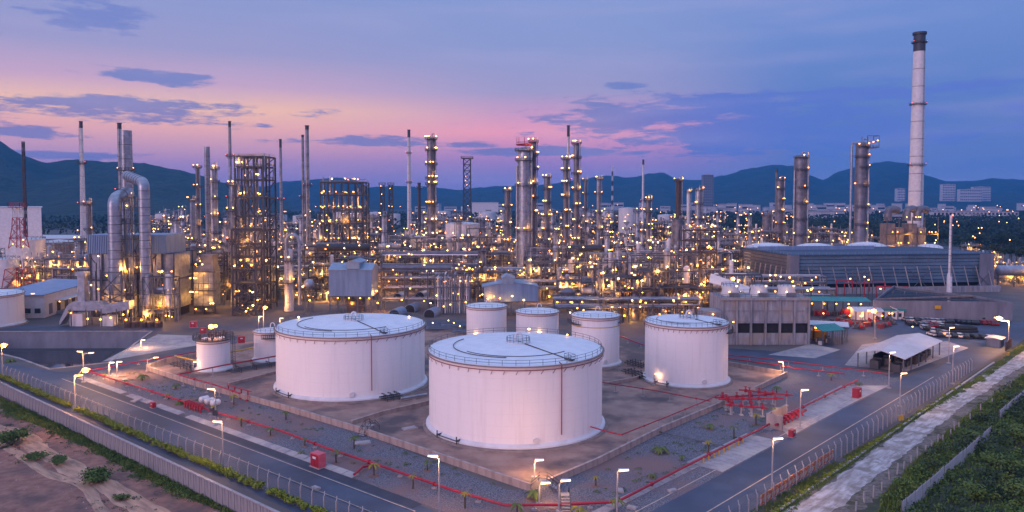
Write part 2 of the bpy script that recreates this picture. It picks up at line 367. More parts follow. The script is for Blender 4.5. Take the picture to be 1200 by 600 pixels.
# lower waste ground outside the boundary wall, gently uneven
b = MB(); nrm = Vector((WD.y, -WD.x))
if nrm.y > 0: nrm = -nrm
ns, nq = 150, 60
for i in range(ns + 1):
    for j in range(nq + 1):
        s_ = -60 + 260 * i / ns; q = (j / nq) ** 1.6 * 150
        p = A0 + WD * s_ + nrm * q
        z = -3.5 + (mnoise.noise(Vector((p.x * .07, p.y * .07, 0))) * .7 + mnoise.noise(Vector((p.x * .4, p.y * .4, 5))) * .14) * min(1, q / 6)
        b.v.append((p.x, p.y, z))
for i in range(ns):
    for j in range(nq): b.f.append((i * (nq + 1) + j, (i + 1) * (nq + 1) + j, (i + 1) * (nq + 1) + j + 1, i * (nq + 1) + j + 1)); b.mi.append(0)
struct('dirt_ground', b, M['dirt'], smooth=True)
q0 = A0 - WD * 60; q1 = A0 - WD * 6000
sheet('waste_ground', [tuple(q0), tuple(q1), tuple(q1 + nrm * 3000), tuple(q0 + nrm * 3000)], 'dirt', -3.6)
def dz_(p):
    q = (Vector(p) - A0).dot(nrm)
    return -3.5 + (mnoise.noise(Vector((p[0] * .07, p[1] * .07, 0))) * .7 + mnoise.noise(Vector((p[0] * .4, p[1] * .4, 5))) * .14) * min(1, q / 6)
def strip_on_dirt(name, c0, c1, wd, m, seed):
    b = MB(); a = Vector(c0); e = Vector(c1); d = (e - a).normalized(); n = Vector((-d.y, d.x)); L = (e - a).length; k = 60; w = 10
    for i in range(k + 1):
        for j in range(w + 1):
            o = mnoise.noise(Vector((i * .11, seed, 0))) * 2.4
            e_ = 1 + .45 * mnoise.noise(Vector((i * .35, seed + j // w * 9.0, 2)))
            p = a + d * L * i / k + n * (o + wd * e_ * (j / w - .5))
            b.v.append((p.x, p.y, dz_(p) + .05 + (.03 if 0 < j < w else -.10)))
    for i in range(k):
        for j in range(w): b.f.append((i * (w + 1) + j, (i + 1) * (w + 1) + j, (i + 1) * (w + 1) + j + 1, i * (w + 1) + j + 1)); b.mi.append(0)
    struct(name, b, M[m], smooth=True)
z3 = -3.5
strip_on_dirt('dirt_track', G(-60, 468, z3), G(250, 640, z3), 4.6, 'ruts', 1.0)
strip_on_dirt('dirt_track', G(-60, 482, z3), G(200, 640, z3), 2.2, 'ruts', 7.0)
q = MB(); rs0 = random.Random(9)
for i in range(900):
    p = A0 + WD * rs0.uniform(-50, 190) + nrm * (7 + rs0.random() ** 1.3 * 70); e = rs0.uniform(.06, .28); z = dz_(p); q.add([(p.x - e, p.y, z - .05), (p.x, p.y - e, z - .05), (p.x + e, p.y, z - .05), (p.x, p.y + e, z - .05), (p.x, p.y, z + e * .6)], [(0, 1, 4), (1, 2, 4), (2, 3, 4), (3, 0, 4)])
stuff('loose_stones', q, M['kerb'], smooth=False)
# sunken pond left
b = MB(); n = len(pit); zb = -6.2; cen = sum((Vector(p) for p in pit), Vector((0, 0))) / n
inn = [tuple(cen + (Vector(p) - cen) * (.97 if i in (0, 1) else .80)) for i, p in enumerate(pit)]
inn[0] = (pit[0][0] + 2, pit[0][1] - 1); inn[1] = (pit[1][0] - 8, pit[1][1] - 1)
b.v = [(p[0], p[1], 0) for p in pit] + [(p[0], p[1], zb) for p in inn]
for i in range(n): b.f.append((i, (i + 1) % n, n + (i + 1) % n, n + i)); b.mi.append(0)
struct('pond_wall', b, M['bluec'])
sheet('pond_floor', inn, 'mud', zb)
sheet('pond_water', [tuple(cen + (Vector(p) - cen) * .82) for p in inn], 'water', zb + .12)
b = MB()
for i in range(n):
    p, q = pit[i], pit[(i + 1) % n]; b.beam((*p, .12), (*q, .12), .5, .26)
struct('pond_kerb', b, M['kerb'])
# roads ------------------------------------------------------------
LD = (Vector(G(480, 600)) - Vector(G(100, 456))).normalized()
def Lline(px, py, s0, s1, z=0): p = Vector(G(px, py, z)); return tuple(p + LD * s0), tuple(p + LD * s1)
RD = (Vector(G(1040, 445)) - Vector(G(745, 600))).normalized()
f0, f1 = Lline(200, 536, -140, 90)        # along hedge
u0, u1 = Lline(200, 485, -62, 90)
sheet('left_road', [f0, f1, u1, u0, G(100, 436), G(70, 436), G(0, 425), G(-80, 418)], 'asphalt', .02)
sheet('back_road', [G(84, 444), G(78, 436), G(130, 427), G(200, 413), G(262, 395), G(300, 390.5), G(330, 391), G(262, 412), G(205, 420)], 'asphalt', .012)
sheet('cross_road', [(-260, 282), (-60, 286), (-20, 300), (90, 305), (92, 316), (-20, 313), (-66, 298), (-260, 296)], 'asphalt', .016)
sheet('service_road', [G(722, 374), G(748, 374), G(790, 404), G(900, 411), G(1020, 417), G(1056, 425), G(1010, 432), G(900, 424), G(770, 415), G(735, 398)], 'asphalt', .012)
sheet('yard_apron', [G(940, 395), G(1010, 380), G(1080, 372), G(1195, 378), G(1230, 400), G(1130, 418), G(1050, 425), G(960, 418)], 'asphalt', .014)
sheet('right_road', [tuple(Vector(G(745, 600)) - RD * 80), tuple(Vector(G(880, 600)) - RD * 70), G(1128, 441), G(1200, 398), G(1260, 362), G(1225, 362), G(1160, 396), G(1120, 418), G(1098, 432), G(1060, 442), G(1040, 447)], 'asphalt', .02)
def line(name, p, q, w=.16, z=.10, m='paint'):
    a = Vector(p); e = Vector(q); n = (e - a).normalized(); n = Vector((-n.y, n.x)) * w / 2
    return MB().poly([tuple(a - n), tuple(e - n), tuple(e + n), tuple(a + n)], z)
for (px, py, s0, s1) in ((200, 492, -62, 80), (200, 507, -80, 80)):
    struct('road_marking', line('l', *Lline(px, py, s0, s1), w=.22), M['paint'])
p = Vector(G(860, 540)); 
struct('road_marking', line('l', tuple(p - RD * 60), tuple(p + RD * 66), w=.22), M['paint'])
p = Vector(G(860, 582)); struct('road_marking', line('l', tuple(p - RD * 60), tuple(p + RD * 118), w=.22), M['paint'])
# dark drainage channels (recess between road and kerb)
def band(name, p0, D, s0, s1, w, m, z, side=1):
    a = Vector(p0) + D * s0; e = Vector(p0) + D * s1; nn = Vector((-D.y, D.x)) * w * side
    return sheet(name, [tuple(a), tuple(e), tuple(e + nn), tuple(a + nn)], m, z)
band('drain_channel', G(200, 490), LD, -58, 80, 2.2, 'gutter', .026)
band('drain_channel', G(860, 536), RD, -70, 42, 2.2, 'gutter', .026)
sheet('drain_channel', [G(1036, 446), G(1058, 440), G(1098, 428), G(1085, 424), G(1060, 433), G(1020, 446), G(1000, 462)], 'gutter', .026)
# gravel and bund floors
NL = Vector((-LD.y, LD.x)); NR = Vector((-RD.y, RD.x))
sheet('gravel_bed', [G(92, 440), G(640, 645), G(596, 575), G(430, 510), G(330, 480), G(230, 452), G(172, 433), G(120, 434)], 'gravel', .008)
sheet('gravel_bed', [G(640, 645), G(740, 612), G(935, 508), G(1056, 445), G(1012, 434), G(900, 424), G(925, 441), G(850, 474), G(640, 570), G(596, 575)], 'gravel', .008)
bund = [G(172, 433), G(330, 478), G(430, 509), G(622, 575), G(640, 568), G(700, 542), G(850, 474), G(925, 441), G(856, 428), G(760, 415), G(690, 395), G(520, 385), G(330, 395), G(240, 408), G(205, 420)]
sheet('bund_floor', bund, 'bund', .012)
sheet('pump_apron', [G(925, 512), G(1000, 472), G(1042, 452), G(985, 452), G(935, 478), G(905, 492)], 'kerb', .02)
sheet('barn_apron', [G(990, 428), G(1062, 436), G(1135, 408), G(1110, 400), G(1060, 404), G(1040, 400), G(1010, 404)], 'kerb', .03)
sheet('shed_apron', [G(900, 416), G(955, 420), G(985, 410), G(950, 403)], 'kerb', .03)
sheet('bay_apron', [G(120, 424), G(230, 405), G(240, 394), G(185, 392), G(150, 408)], 'kerb', .01)
# crossing slab over the channel, right
cs = thing('ramp_crossing', 'pale ribbed concrete crossing from gravel bed down onto the right road', 'ramp')
p = Vector(G(850, 552)); 
for i in range(14):
    a = p + RD * (i * 1.75 - 1); nn = NR * 7.5
    obj('slab', MB().slab([tuple(a), tuple(a + RD * 1.6), tuple(a + RD * 1.6 + nn), tuple(a + nn)], .03, .12), M['kerb'], cs)
# sloping kerb slabs along the roads
def kerbrow(name, p0, D, N_, s0, s1, gaps, off):
    k = bpy.data.objects.new(name, None); COL.objects.link(k); k['kind'] = 'structure'
    s = s0; r = random.Random(3)
    while s < s1:
        if not any(g0 < s < g1 for g0, g1 in gaps):
            a = Vector(p0) + D * s + N_ * off; L = 2.85; z = .26 + r.uniform(-.03, .03)
            q = [a, a + D * L, a + D * L + N_ * 1.7, a + N_ * 1.7]
            mb = MB(); mb.v = [(c.x, c.y, .0) for c in q] + [(q[0].x, q[0].y, .1), (q[1].x, q[1].y, .1), (q[2].x, q[2].y, z), (q[3].x, q[3].y, z)]
            mb.f = [(0, 3, 2, 1), (4, 5, 6, 7), (0, 1, 5, 4), (1, 2, 6, 5), (2, 3, 7, 6), (3, 0, 4, 7)]; mb.mi = [0] * 6
            obj('kerb_slab', mb, M['kerb'], k, smooth=False)
        s += 3
kerbrow('kerb', G(200, 490), LD, NL, -58, 62, ((-34, -30), (-19, -13), (-3, 2)), 2.3)
kerbrow('kerb', G(860, 536), RD, NR, -66, 44, ((-6, 20),), 2.3)
# ------------------------------------------------------------------ mountains
def mountains(name, pts, D, depth, m, nseed, amp):
    b = MB(); rows = 22; x0, x1 = pts[0][0], pts[-1][0]; step = 6; cols = int((x1 - x0) / step)
    def hy(px):
        for (a, ya), (c, yc) in zip(pts, pts[1:]):
            if a <= px <= c: t = (px - a) / (c - a); t = t * t * (3 - 2 * t) * .4 + t * .6; return ya + (yc - ya) * t
        return pts[-1][1]
    for i in range(cols + 1):
        px = x0 + step * i; zt = Z_(hy(px), D) + 6 * mnoise.noise(Vector((px * .11, nseed, 0))) * D / 4000
        for j in range(rows + 1):
            t = j / rows; d = D - depth + depth * 1.7 * t; u = t * 1.7
            prof = (u ** 1.15 if u < 1 else max(0, 1 - (u - 1) * 1.1))
            x = X_(px, D) * (d / D)
            rg = abs(mnoise.noise(Vector((x * .0024, d * .0024, nseed)))) * 1.3 + abs(mnoise.noise(Vector((x * .007, d * .007, nseed + 4)))) * .45
            h = zt * prof * (1 - amp * rg * (1 - prof ** 4) * 1.2)
            b.v.append((x, d, max(-3, h - 3)))
    k = rows + 1
    for i in range(cols):
        for j in range(rows): b.f.append((i * k + j, (i + 1) * k + j, (i + 1) * k + j + 1, i * k + j + 1)); b.mi.append(0)
    struct(name, b, M[m], smooth=True)
mountains('hills', [(-700, 215), (-400, 190), (-150, 150), (-60, 150), (0, 163), (30, 181), (55, 189), (90, 185), (130, 188), (170, 190), (200, 196), (228, 202), (262, 213), (300, 226), (340, 236)], 3000, 1300, 'hillA', 1.3, .5)
mountains('mountains', [(-200, 200), (240, 215), (310, 218), (330, 212), (365, 210), (395, 207), (415, 209), (430, 219), (460, 217), (500, 218), (540, 222), (560, 219), (590, 217), (620, 218), (650, 214), (680, 209), (710, 205),
   (740, 207), (760, 203), (776, 201), (795, 210), (820, 210), (850, 204), (880, 196), (905, 192), (930, 193), (950, 205), (964, 210), (985, 199), (1010, 193), (1035, 188), (1060, 190), (1085, 205), (1110, 212), (1140, 211), (1165, 208),
   (1200, 210), (1300, 216), (1700, 200), (2300, 222)], 6000, 2200, 'hillB', 8.1, .5)
# air
hb = MB().box(-7600, 9500, -400, 7600, -8, 420)
hz = obj('haze', hb, M['plain'], smooth=False); hz['kind'] = 'stuff'
hm = bpy.data.materials.new('haze_air'); hm.use_nodes = True; t = hm.node_tree; t.nodes.clear()
pv = t.nodes.new('ShaderNodeVolumePrincipled'); pv.inputs['Color'].default_value = (.04, .42, 1, 1); pv.inputs['Density'].default_value = .000085
pv.inputs['Anisotropy'].default_value = .0
oo = t.nodes.new('ShaderNodeOutputMaterial'); t.links.new(pv.outputs[0], oo.inputs['Volume'])
hz.data.materials.clear(); hz.data.materials.append(hm)
# ================================================================== STORAGE TANKS
def tank_fit(xl, xr, yb, yr):
    a = (xr - xl) / 2 / F; dw = (H / (yb - YH)) * F; Rr = a * dw / math.sqrt(1 + a * a) * (1 + a * a); u = math.sin(math.atan(a)); d = dw / (1 - u * u); Rr = u * d
    x = ((xl + xr) / 2 - 600) / F * d; h = H - (yr - YH) / F * dw
    return x, d, Rr, h
def tank(label, xl, xr, yb, yr, riser=None, vent=True, big=True, rail=True, stripe=False, group=None):
    x, y, r, h = tank_fit(xl, xr, yb, yr); n = 96 if big else 48
    t = thing('storage_tank', label, 'storage tank', (x, y, 0), 0, group)
    obj('foundation', MB().lathe(0, 0, [(0, r + 1.5), (.35, r + 1.3), (.45, r + .6)], n), M['found'], t)
    obj('base_flange', MB().lathe(0, 0, [(.45, r + .75), (.75, r + .7), (1.25, r + .02)], n, close=False), M['white'], t)
    obj('shell', MB().lathe(0, 0, [(.3, r), (h, r)], n, close=False), M['tank'], t)
    rs = h + r * .07
    obj('roof', MB().lathe(0, 0, [(h - .02, r + .05), (h + .12, r + .05), (h + .15 + r * .03, r * .6), (rs, .01)], n, close=False), M['troof'], t)
    obj('top_ring', MB().ringtube(0, 0, h - .75, r + .2, .085 if big else .07, n, 6), M['rimred'], t)
    obj('wind_girder', MB().ringdeck(0, 0, h - .15, r, r + .55, .15, n), M['found'], t)
    if rail:
        k = 44 if big else 20
        obj('railing', MB().ringrail(0, 0, h + .1, r - .15, 1.15, k, .045), M['steel'], t)
    if big:
        bt = MB()
        for j in range(0, 48): a = 2 * PI * j / 48; bt.tube((math.cos(a) * (r + .05), math.sin(a) * (r + .05), h - 1.6), (math.cos(a + .02) * (r + .45), math.sin(a + .02) * (r + .45), h - .8), .05, 4)
        obj('ring_bracket', bt, M['dark'], t)
        rp = MB(); rp.ringtube(0, 0, h + r * .036, r * .72, .09, 60, 4, R(150), R(262)); rp.ringtube(0, 0, h + r * .036, r * .66, .09, 50, 4, R(215), R(325)); 
        obj('roof_pipe', rp, M['rust'], t)
        aa = R(-52); e = (math.cos(aa) * r * .98, math.sin(aa) * r * .98)
        obj('roof_cable_tray', MB().path([(0.5, 0, rs + .15), (e[0] * .6, e[1] * .6, h + r * .032 + .2), (e[0], e[1], h + .3)], .12, 5), M['rust'], t)
        gz = thing_part = obj('gauge_platform', MB().box(-1, 1, -.6, .6, 0, .12).rail([(-1, -.6, .1), (1, -.6, .1), (1, .6, .1), (-1, .6, .1)], 1.1, .06, 2, True), M['dark'], t, (e[0] * .95, e[1] * .95, h + .35), aa)
    if vent:
        s_ = r / 19 if big else .5
        v = MB(); v.path([(0, 0, rs - .1), (0, 0, rs + 1.1), (.12, 0, rs + 1.7), (.55, 0, rs + 2.05), (1.05, 0, rs + 1.9), (1.35, 0, rs + 1.4), (1.35, 0, rs + .9)], .28 if big else .15, 10)
        obj('gooseneck_vent', v, M['white'], t)
        if big:
            obj('vent_deck', MB().lathe(0.6, 0, [(rs - .3, 2.6), (rs + .12, 2.6)], 28), M['white'], t)
            obj('vent_railing', MB().ringrail(.6, 0, rs + .12, 2.6, 1.0, 16, .04), M['dark'], t)
    if big or r > 6:
        obj('manhole', MB().path([(0, -r + .1, 1.9), (0, -r - .35, 1.9)], .62, 16), M['white'], t, None, R(12) if big else .3)
        nz_ = MB()
        for a in (-2.5, -2.2): nz_.path([((r - .2) * math.cos(a), (r - .2) * math.sin(a), 1.0), ((r + 1.3) * math.cos(a), (r + 1.3) * math.sin(a), 1.0)], .22, 8); nz_.path([((r + 1.2) * math.cos(a), (r + 1.2) * math.sin(a), .4), ((r + 1.2) * math.cos(a), (r + 1.2) * math.sin(a), 1.9)], .14, 6)
        a = -2.2; nz_.path([((r + 1.2) * math.cos(-2.5), (r + 1.2) * math.sin(-2.5), 1.0), ((r + 1.2) * math.cos(a), (r + 1.2) * math.sin(a), 1.0)], .1, 6)
        obj('inlet_valve', nz_, M['dark'], t)
    if riser:
        ca = riser; c, s2 = math.cos(ca), math.sin(ca); ro = r + .35
        P = [(c * (r - .6), s2 * (r - .6), h + .35), (c * ro, s2 * ro, h + .1), (c * ro, s2 * ro, 2.6)]
        obj('foam_riser', MB().path(P, .11, 8), M['rimred'], t)
    # caged ladder / stair up the back
    st = MB(); a0, a1, k = R(20), R(75), 22
    for i in range(k):
        a = a0 + (a1 - a0) * i / k; st.cbox(math.cos(a) * (r + .55), math.sin(a) * (r + .55), h * i / k, .9, .5, .08)
    obj('spiral_stair', st, M['dark'], t)
    if stripe: obj('stripe', MB().lathe(0, 0, [(h - 3.0, r + .02), (h - 2.75, r + .02)], n, close=False), M['yellow'], t)
    return t, x, y, r, h
T1 = tank('largest white tank, nearest the camera, with a red riser pipe down its right side', 501.8, 706.5, 501, 411, riser=R(-62))
T2 = tank('second largest white tank, left of the nearest one, with a red riser on its right', 324.7, 496.7, 453, 382.5, riser=R(-64))
T3 = tank('white tank with red rim beside the grey concrete fan building', 757.6, 853.4, 446.5, 377)
T4 = tank('small white tank with a glare spot, left of three behind the nearest big tank', 546.4, 593.6, 400, 358.5, big=False)
T5 = tank('small white tank in the middle of the three behind the nearest big tank', 604.8, 655, 404, 365, big=False)
T6 = tank('slender white tank with yellow stripe, right behind the nearest big tank', 670.5, 726.5, 427, 369.5, big=False, stripe=True)
T7 = tank('small white tank under an orange lamp, its top crowded with dark valves', 229, 266, 435, 398, big=False, rail=False, vent=False)
T8 = tank('small white tank with a blue walkway on its side, left of the second largest tank', 296.3, 334, 423.5, 388, big=False)
T9 = tank('low white tank cut by the left edge beside the curving road', -70, 17.5, 382, 345, big=False, vent=False)
def side_platform(T, a, z, w=5, mt='dark'):
    t, x, y, r, h = T; q = MB(); k = 8; da = w / r
    q.ringdeck(0, 0, z, r, r + 1.3, .15, k, a - da / 2, a + da / 2); q.ringrail(0, 0, z + .1, r + 1.25, 1.2, k, .06, 1, a - da / 2, a + da / 2)
    obj('side_platform', q, M[mt], t)
side_platform(T6, R(-160), T6[4] - 2.3, 7); side_platform(T6, R(-10), T6[4] - 2.0, 5); side_platform(T8, R(-75), T8[4] - 1.7, 4)
side_platform(T3, R(-20), T3[4] - 2.5, 6)
lamp(T6[0], -T6[3] - .6, -1.0, T6[4] + .8, 'L2', .3); lamp(T4[0], -3.6, -T4[3] + .6, 3.2, 'L2', .9); lamp(T5[0], 0.4, -T5[3] - .5, 2.9 + T5[4] * .2, 'L2', .8)
lamp(T1[0], 3.5, T1[3] + 1.5, T1[4] + .6, 'L2', .4); lamp(T1[0], 12.5, 12.3, T1[4] + .7, 'L1', .3); lamp(T3[0], T3[3] + 1.5, -1, T3[4] - .2, 'L1', .3)
lamp(T2[0], 14.5, 8.5, T2[4] + .8, 'L2', .35); lamp(T2[0], -16.5, 7.5, T2[4] + .8, 'L2', .35)
# crowded top of T7
t, x, y, r, h = T7; q = MB(); q.lathe(0, 0, [(h + .1, r + 1.1), (h + .25, r + 1.1)], 28); obj('top_deck', q, M['dark'], t)
obj('top_railing', MB().ringrail(0, 0, h + .25, r + 1.05, 1.3, 26, .06), M['dark'], t)
q = MB(); rr = random.Random(5)
for i in range(26):
    a = rr.uniform(0, 6.28); d = rr.uniform(.4, r + .4); z1 = rr.uniform(.6, 1.8); X, Y = d * math.cos(a), d * math.sin(a)
    obj('valve', MB().tube((X, Y, h + .25), (X, Y, h + .25 + z1), rr.uniform(.08, .2), 6).cbox(X, Y, h + .25 + z1 * .7, .5, .25, .25), M['rust'], t)
q = MB().path([(r + 1.2, -.5, 0), (r + 1.2, -.5, h + 1)], .08, 5).path([(r + 1.9, -.5, 0), (r + 1.9, -.5, h + 1)], .08, 5)
for i in range(18): q.beam((r + 1.2, -.5, .5 + i * .5), (r + 1.9, -.5, .5 + i * .5), .07)
obj('ladder', q, M['dark'], t)
# ================================================================== RED FIRE MAINS AND OTHER LOW PIPES
def pipe_run(name, label, pts, z, r, m='red', sup=6.0, supm='kerb', group=None, w=.35):
    P = [Vector((*G(px, py, z), z)) for px, py in pts]
    t = thing(name, label, 'pipe', tuple(P[0].xy) + (0,), 0, group); o = P[0].xy.to_3d()
    obj('pipe', MB().path([tuple(p - o) for p in P], r, 10), M[m], t)
    for a, b_ in zip(P, P[1:]):
        L = (b_ - a).length; k = int(L / sup)
        fl = MB()
        for i in range(k):
            c = a.lerp(b_, (i + .5) / max(k, 1)) - o
            obj('pipe_support', MB().cbox(0, 0, 0, w * 2.4, w * 1.6, .28).cbox(0, 0, .2, w * .5, w * .5, z - .2 - r * .5), M[supm], t, (c.x, c.y, 0))
            if i % 2: fl.path([tuple(c + Vector((0, 0, z)) - (b_ - a).normalized() * .12 - Vector((0, 0, c.z))), tuple(c + Vector((0, 0, z)) + (b_ - a).normalized() * .12 - Vector((0, 0, c.z)))], r * 1.7, 10)
        if fl.v: obj('flange', fl, M[m], t)
    return t
pipe_run('fire_main', 'long red pipe on concrete blocks along the left gravel bed, round the corner', [(104, 435), (129, 443), (186, 461), (256, 484), (330, 505), (383, 525), (450, 547), (530, 574), (592, 592), (660, 591), (723, 588), (800, 548), (892, 502), (920, 487), (1005, 445)], .9, .24)
pipe_run('fire_main', 'red pipe beside the back road, left of the small tanks', [(105, 434), (150, 426), (198, 418), (236, 411)], .9, .2)
pipe_run('fire_main', 'thin red pipe on tall grey posts between the two small left tanks and the kerb', [(325, 417), (262, 428), (208, 439), (249, 450), (281, 461)], 2.8, .2, sup=5)
pipe_run('fire_main', 'thin red pipe running right from the foot of the nearest tank over the bund wall', [(692, 500), (709, 505), (728, 509.5), (780, 489), (824, 471), (842, 463)], 2.4, .13, sup=5.5)
pipe_run('fire_main', 'thin red pipe from behind the nearest tank to the red valve cluster', [(706, 448), (770, 458), (832, 470)], 2.2, .13, sup=6)
pipe_run('fire_main', 'pair of red pipes running from behind the right tank toward the green roofed shed', [(853, 420), (900, 426), (930, 431), (990, 438)], 1.6, .2, sup=7)
pipe_run('fire_main', 'upper red pipe behind the right tank along the service road', [(853, 416), (905, 421), (985, 431), (1040, 438)], 1.6, .16, sup=7)
pipe_run('fire_main', 'short red pipe bending down into the gravel near the red box', [(415, 556), (425, 547), (441, 544)], .7, .24, sup=9)
pipe_run('fire_main', 'red pipes between the slender striped tank and the right tank', [(727, 394), (745, 401), (757, 405)], 1.5, .22, sup=6)
pipe_run('water_pipe', 'thin pale grey pipe crossing the right gravel bed from the bund wall', [(768, 505), (800, 512), (852, 523)], .5, .12, 'steel', 7)
pipe_run('drain_pipe', 'pale pipe on the ground beside the foot of the second largest tank', [(470, 467), (500, 462)], .8, .35, 'pipe', 6)
pipe_run('yard_pipe', 'yellow pipe bundle left of the orange lamp tank', [(205, 417), (222, 421), (232, 423)], 1.6, .25, 'yellow', 4)
pipe_run('yard_pipe', 'yellow handrail pipe between the two small left tanks', [(268, 413), (285, 410), (298, 407)], 1.6, .22, 'yellow', 4)
# pipe bundles in the bund between tanks
for i, (pts, lb) in enumerate((
   ([(268, 438), (300, 432), (326, 428)], 'bundle of pale pipes crossing the bund floor right of the valve topped tank'),
   ([(733, 436), (748, 440), (760, 446)], 'bundle of dark pipes at the left foot of the right tank'),
   ([(736, 426), (757, 432)], 'short bundle of dark pipes right of the yellow striped tank'),
   ([(205, 428), (222, 432), (230, 436)], 'bundle of dark pipes at the left foot of the valve topped tank'),
   ([(446, 470), (470, 466)], 'valves and pipes at the right foot of the second largest tank'))):
    P = [Vector((*G(*p), 0)) for p in pts]; t = thing('pipe_bundle', lb, 'pipes', tuple(P[0]), 0)
    d = (P[-1] - P[0]).normalized(); nn = Vector((-d.y, d.x, 0))
    for k in range(5):
        q = MB().path([tuple(p - P[0] + nn * (k - 2) * .75 + Vector((0, 0, .6 + .3 * (k % 2)))) for p in P], .16, 7)
        obj('pipe', q, M['steel' if i in (0, 4) else 'dark'], t)
    q = MB()
    for s_ in (.2, .5, .8):
        c = (P[-1] - P[0]) * s_
        for k in range(4): e = c + nn * (k * 1.0 - 1.5); obj('valve', MB().tube((e.x, e.y, 0), (e.x, e.y, 1.5), .1, 5).ringtube(e.x, e.y, 1.5, .28, .05, 8, 4), M['rust'], t)
# bund walls, panel by panel
def bundwall(label, pts, h=1.25, w=.35, L=4.0, m='bundw', z0=0.0):
    P = [Vector(G(*p)) for p in pts]
    t = thing('bund_wall', label, 'wall', (P[0].x, P[0].y, 0))
    for a, b_ in zip(P, P[1:]):
        d = (b_ - a); LL = d.length; k = max(1, round(LL / L)); ang = math.atan2(d.y, d.x); l = LL / k
        me = MB().box(.02, l - .02, -w / 2, w / 2, 0, h).box(0, l, -w / 2 - .08, w / 2 + .08, h, h + .1).mesh('wall_panel', False); me.materials.append(M[m])
        for i in range(k): c = a.lerp(b_, i / k) - P[0]; obj('wall_panel', me, None, t, (c.x, c.y, z0), ang)
    return t
bundwall('low pinkish concrete wall along the left side of the tank area', [(172, 434), (230, 453), (330, 480), (430, 510), (622, 576)])
bundwall('low blue-grey concrete wall along the right side of the tank area', [(642, 570), (700, 545), (775, 507), (850, 475)])
bundwall('end of the low wall by the far corner lamp beyond the right tank', [(885, 459), (922, 441)])
bundwall('low concrete wall running behind the right tank', [(854, 429), (916, 440)])
bundwall('low wall dividing the bund between the two largest tanks', [(412, 498), (450, 486), (503, 474)], .9)
bundwall('low wall between the valve topped tank and the gravel bed', [(172, 434), (195, 426), (232, 419)], 1.6)
bundwall('low wall right of the nearest tank behind the thin red pipe', [(708, 452), (742, 446), (757, 441)], .8)
bundwall('low wall from the valve topped tank to the second largest tank', [(268, 452), (300, 444), (330, 436)], .7)
# stairs over the wall, stile and gangway
def stile(label, px, py, rz, hgt=1.6):
    x, y = G(px, py); t = thing('step_stile', label, 'steps', (x, y, 0), rz)
    for i in range(5): obj('step', MB().cbox(-2.2 + i * .45, 0, .25 + i * hgt / 5, .42, 1.5, .06), M['kerb'], t)
    obj('landing', MB().cbox(.5, 0, .25 + hgt, 1.4, 1.5, .08), M['kerb'], t)
    q = MB()
    for s_ in (-.75, .75): q.rail([(-2.2, s_, .3), (-.2, s_, .3 + hgt), (1.2, s_, .3 + hgt), (2.6, s_, .3)], 1.1, .07, 1.0)
    obj('handrail', q, M['dark'], t); return t
stile('small step stile over the red pipe at the bottom corner of the tank area', 662, 594, R(90))
stile('dark railed steps over the bund wall corner beside the big palm', 640, 574, R(170), 1.4)
stile('dark railed steps over the left bund wall below the second largest tank', 432, 508, R(60), 1.4)
# red manifold cluster, right
x, y = G(880, 482); t = thing('valve_manifold', 'cluster of red valves and pipes on posts right of the nearest tank', 'manifold', (x, y, 0))
for i, (a, c) in enumerate((((838, 466), (905, 462)), ((842, 470), (918, 469)), ((850, 474), (900, 478)), ((866, 459), (930, 466)), ((845, 463), (860, 474)), ((878, 459), (880, 476)))):
    p = Vector((*G(*a, 2.3), 2.3 + (i % 2) * .5)); q_ = Vector((*G(*c, 2.3), 2.3 + (i % 2) * .5)); o = Vector((x, y, 0))
    obj('header_pipe', MB().path([tuple(p - o), tuple(q_ - o)], .2, 8), M['red'], t)
    k = 4
    for j in range(k):
        e = p.lerp(q_, (j + .5) / k) - o; 
        obj('post', MB().cbox(e.x, e.y, 0, .25, .25, e.z).cbox(e.x, e.y, 0, .9, .9, .3), M['kerb'], t)
        obj('valve', MB().tube((e.x, e.y, e.z), (e.x, e.y, e.z + .9), .12, 6).ringtube(e.x, e.y, e.z + .9, .35, .06, 10, 4).cbox(e.x, e.y, e.z - .35, .7, .5, .7), M['red'], t)
x, y = G(925, 497); t = thing('hydrant_bay', 'concrete screen wall with red hydrant pipes beside the right kerb', 'hydrant', (x, y, 0), math.atan2(RD.y, RD.x))
obj('screen_wall', MB().box(-6, 4, 2.2, 2.6, 0, 3.2).box(-6, -5.6, -1, 2.2, 0, 3.2), M['bundw'], t)
for i in range(6):
    q = MB().path([(-4 + i * 1.9, 1, 0), (-4 + i * 1.9, 1, 1.9), (-4 + i * 1.9, -.2, 1.9), (-4 + i * 1.9, -.8, .9)], .22, 8).cbox(-4 + i * 1.9, .2, 1.6, .8, .8, .6); obj('hydrant_pipe', q, M['red'], t)
obj('header_pipe', MB().path([(-7, 0, 1.3), (9, 0, 1.3)], .3, 10), M['red'], t)
x, y = G(226, 481); t = thing('valve_manifold', 'red valve cluster with white drums beside the left gravel bed', 'manifold', (x, y, 0), math.atan2(LD.y, LD.x))
for i in range(7): obj('valve', MB().path([(-3.6 + i * 1.2, 0, 0), (-3.6 + i * 1.2, 0, 1.6), (-3.6 + i * 1.2, 1.2, 1.6)], .2, 8).cbox(-3.6 + i * 1.2, .2, .8, .7, .7, .7), M['red'], t)
for i in range(3): obj('drum', MB().drum((-3 + i * 2.6, 3.6, 1.3), (-3 + i * 2.6, 5.4, 1.3), .75), M['white'], t)
x, y = G(279, 466); t = thing('pipe_trestle', 'small red pipe frame over the gravel near the second largest tank', 'pipe frame', (x, y, 0), math.atan2(LD.y, LD.x))
for i in range(4): obj('post', MB().cbox(-4.5 + i * 3, 0, 0, .25, .25, 2.6).cbox(-4.5 + i * 3, 0, 0, .8, .8, .3), M['red'], t)
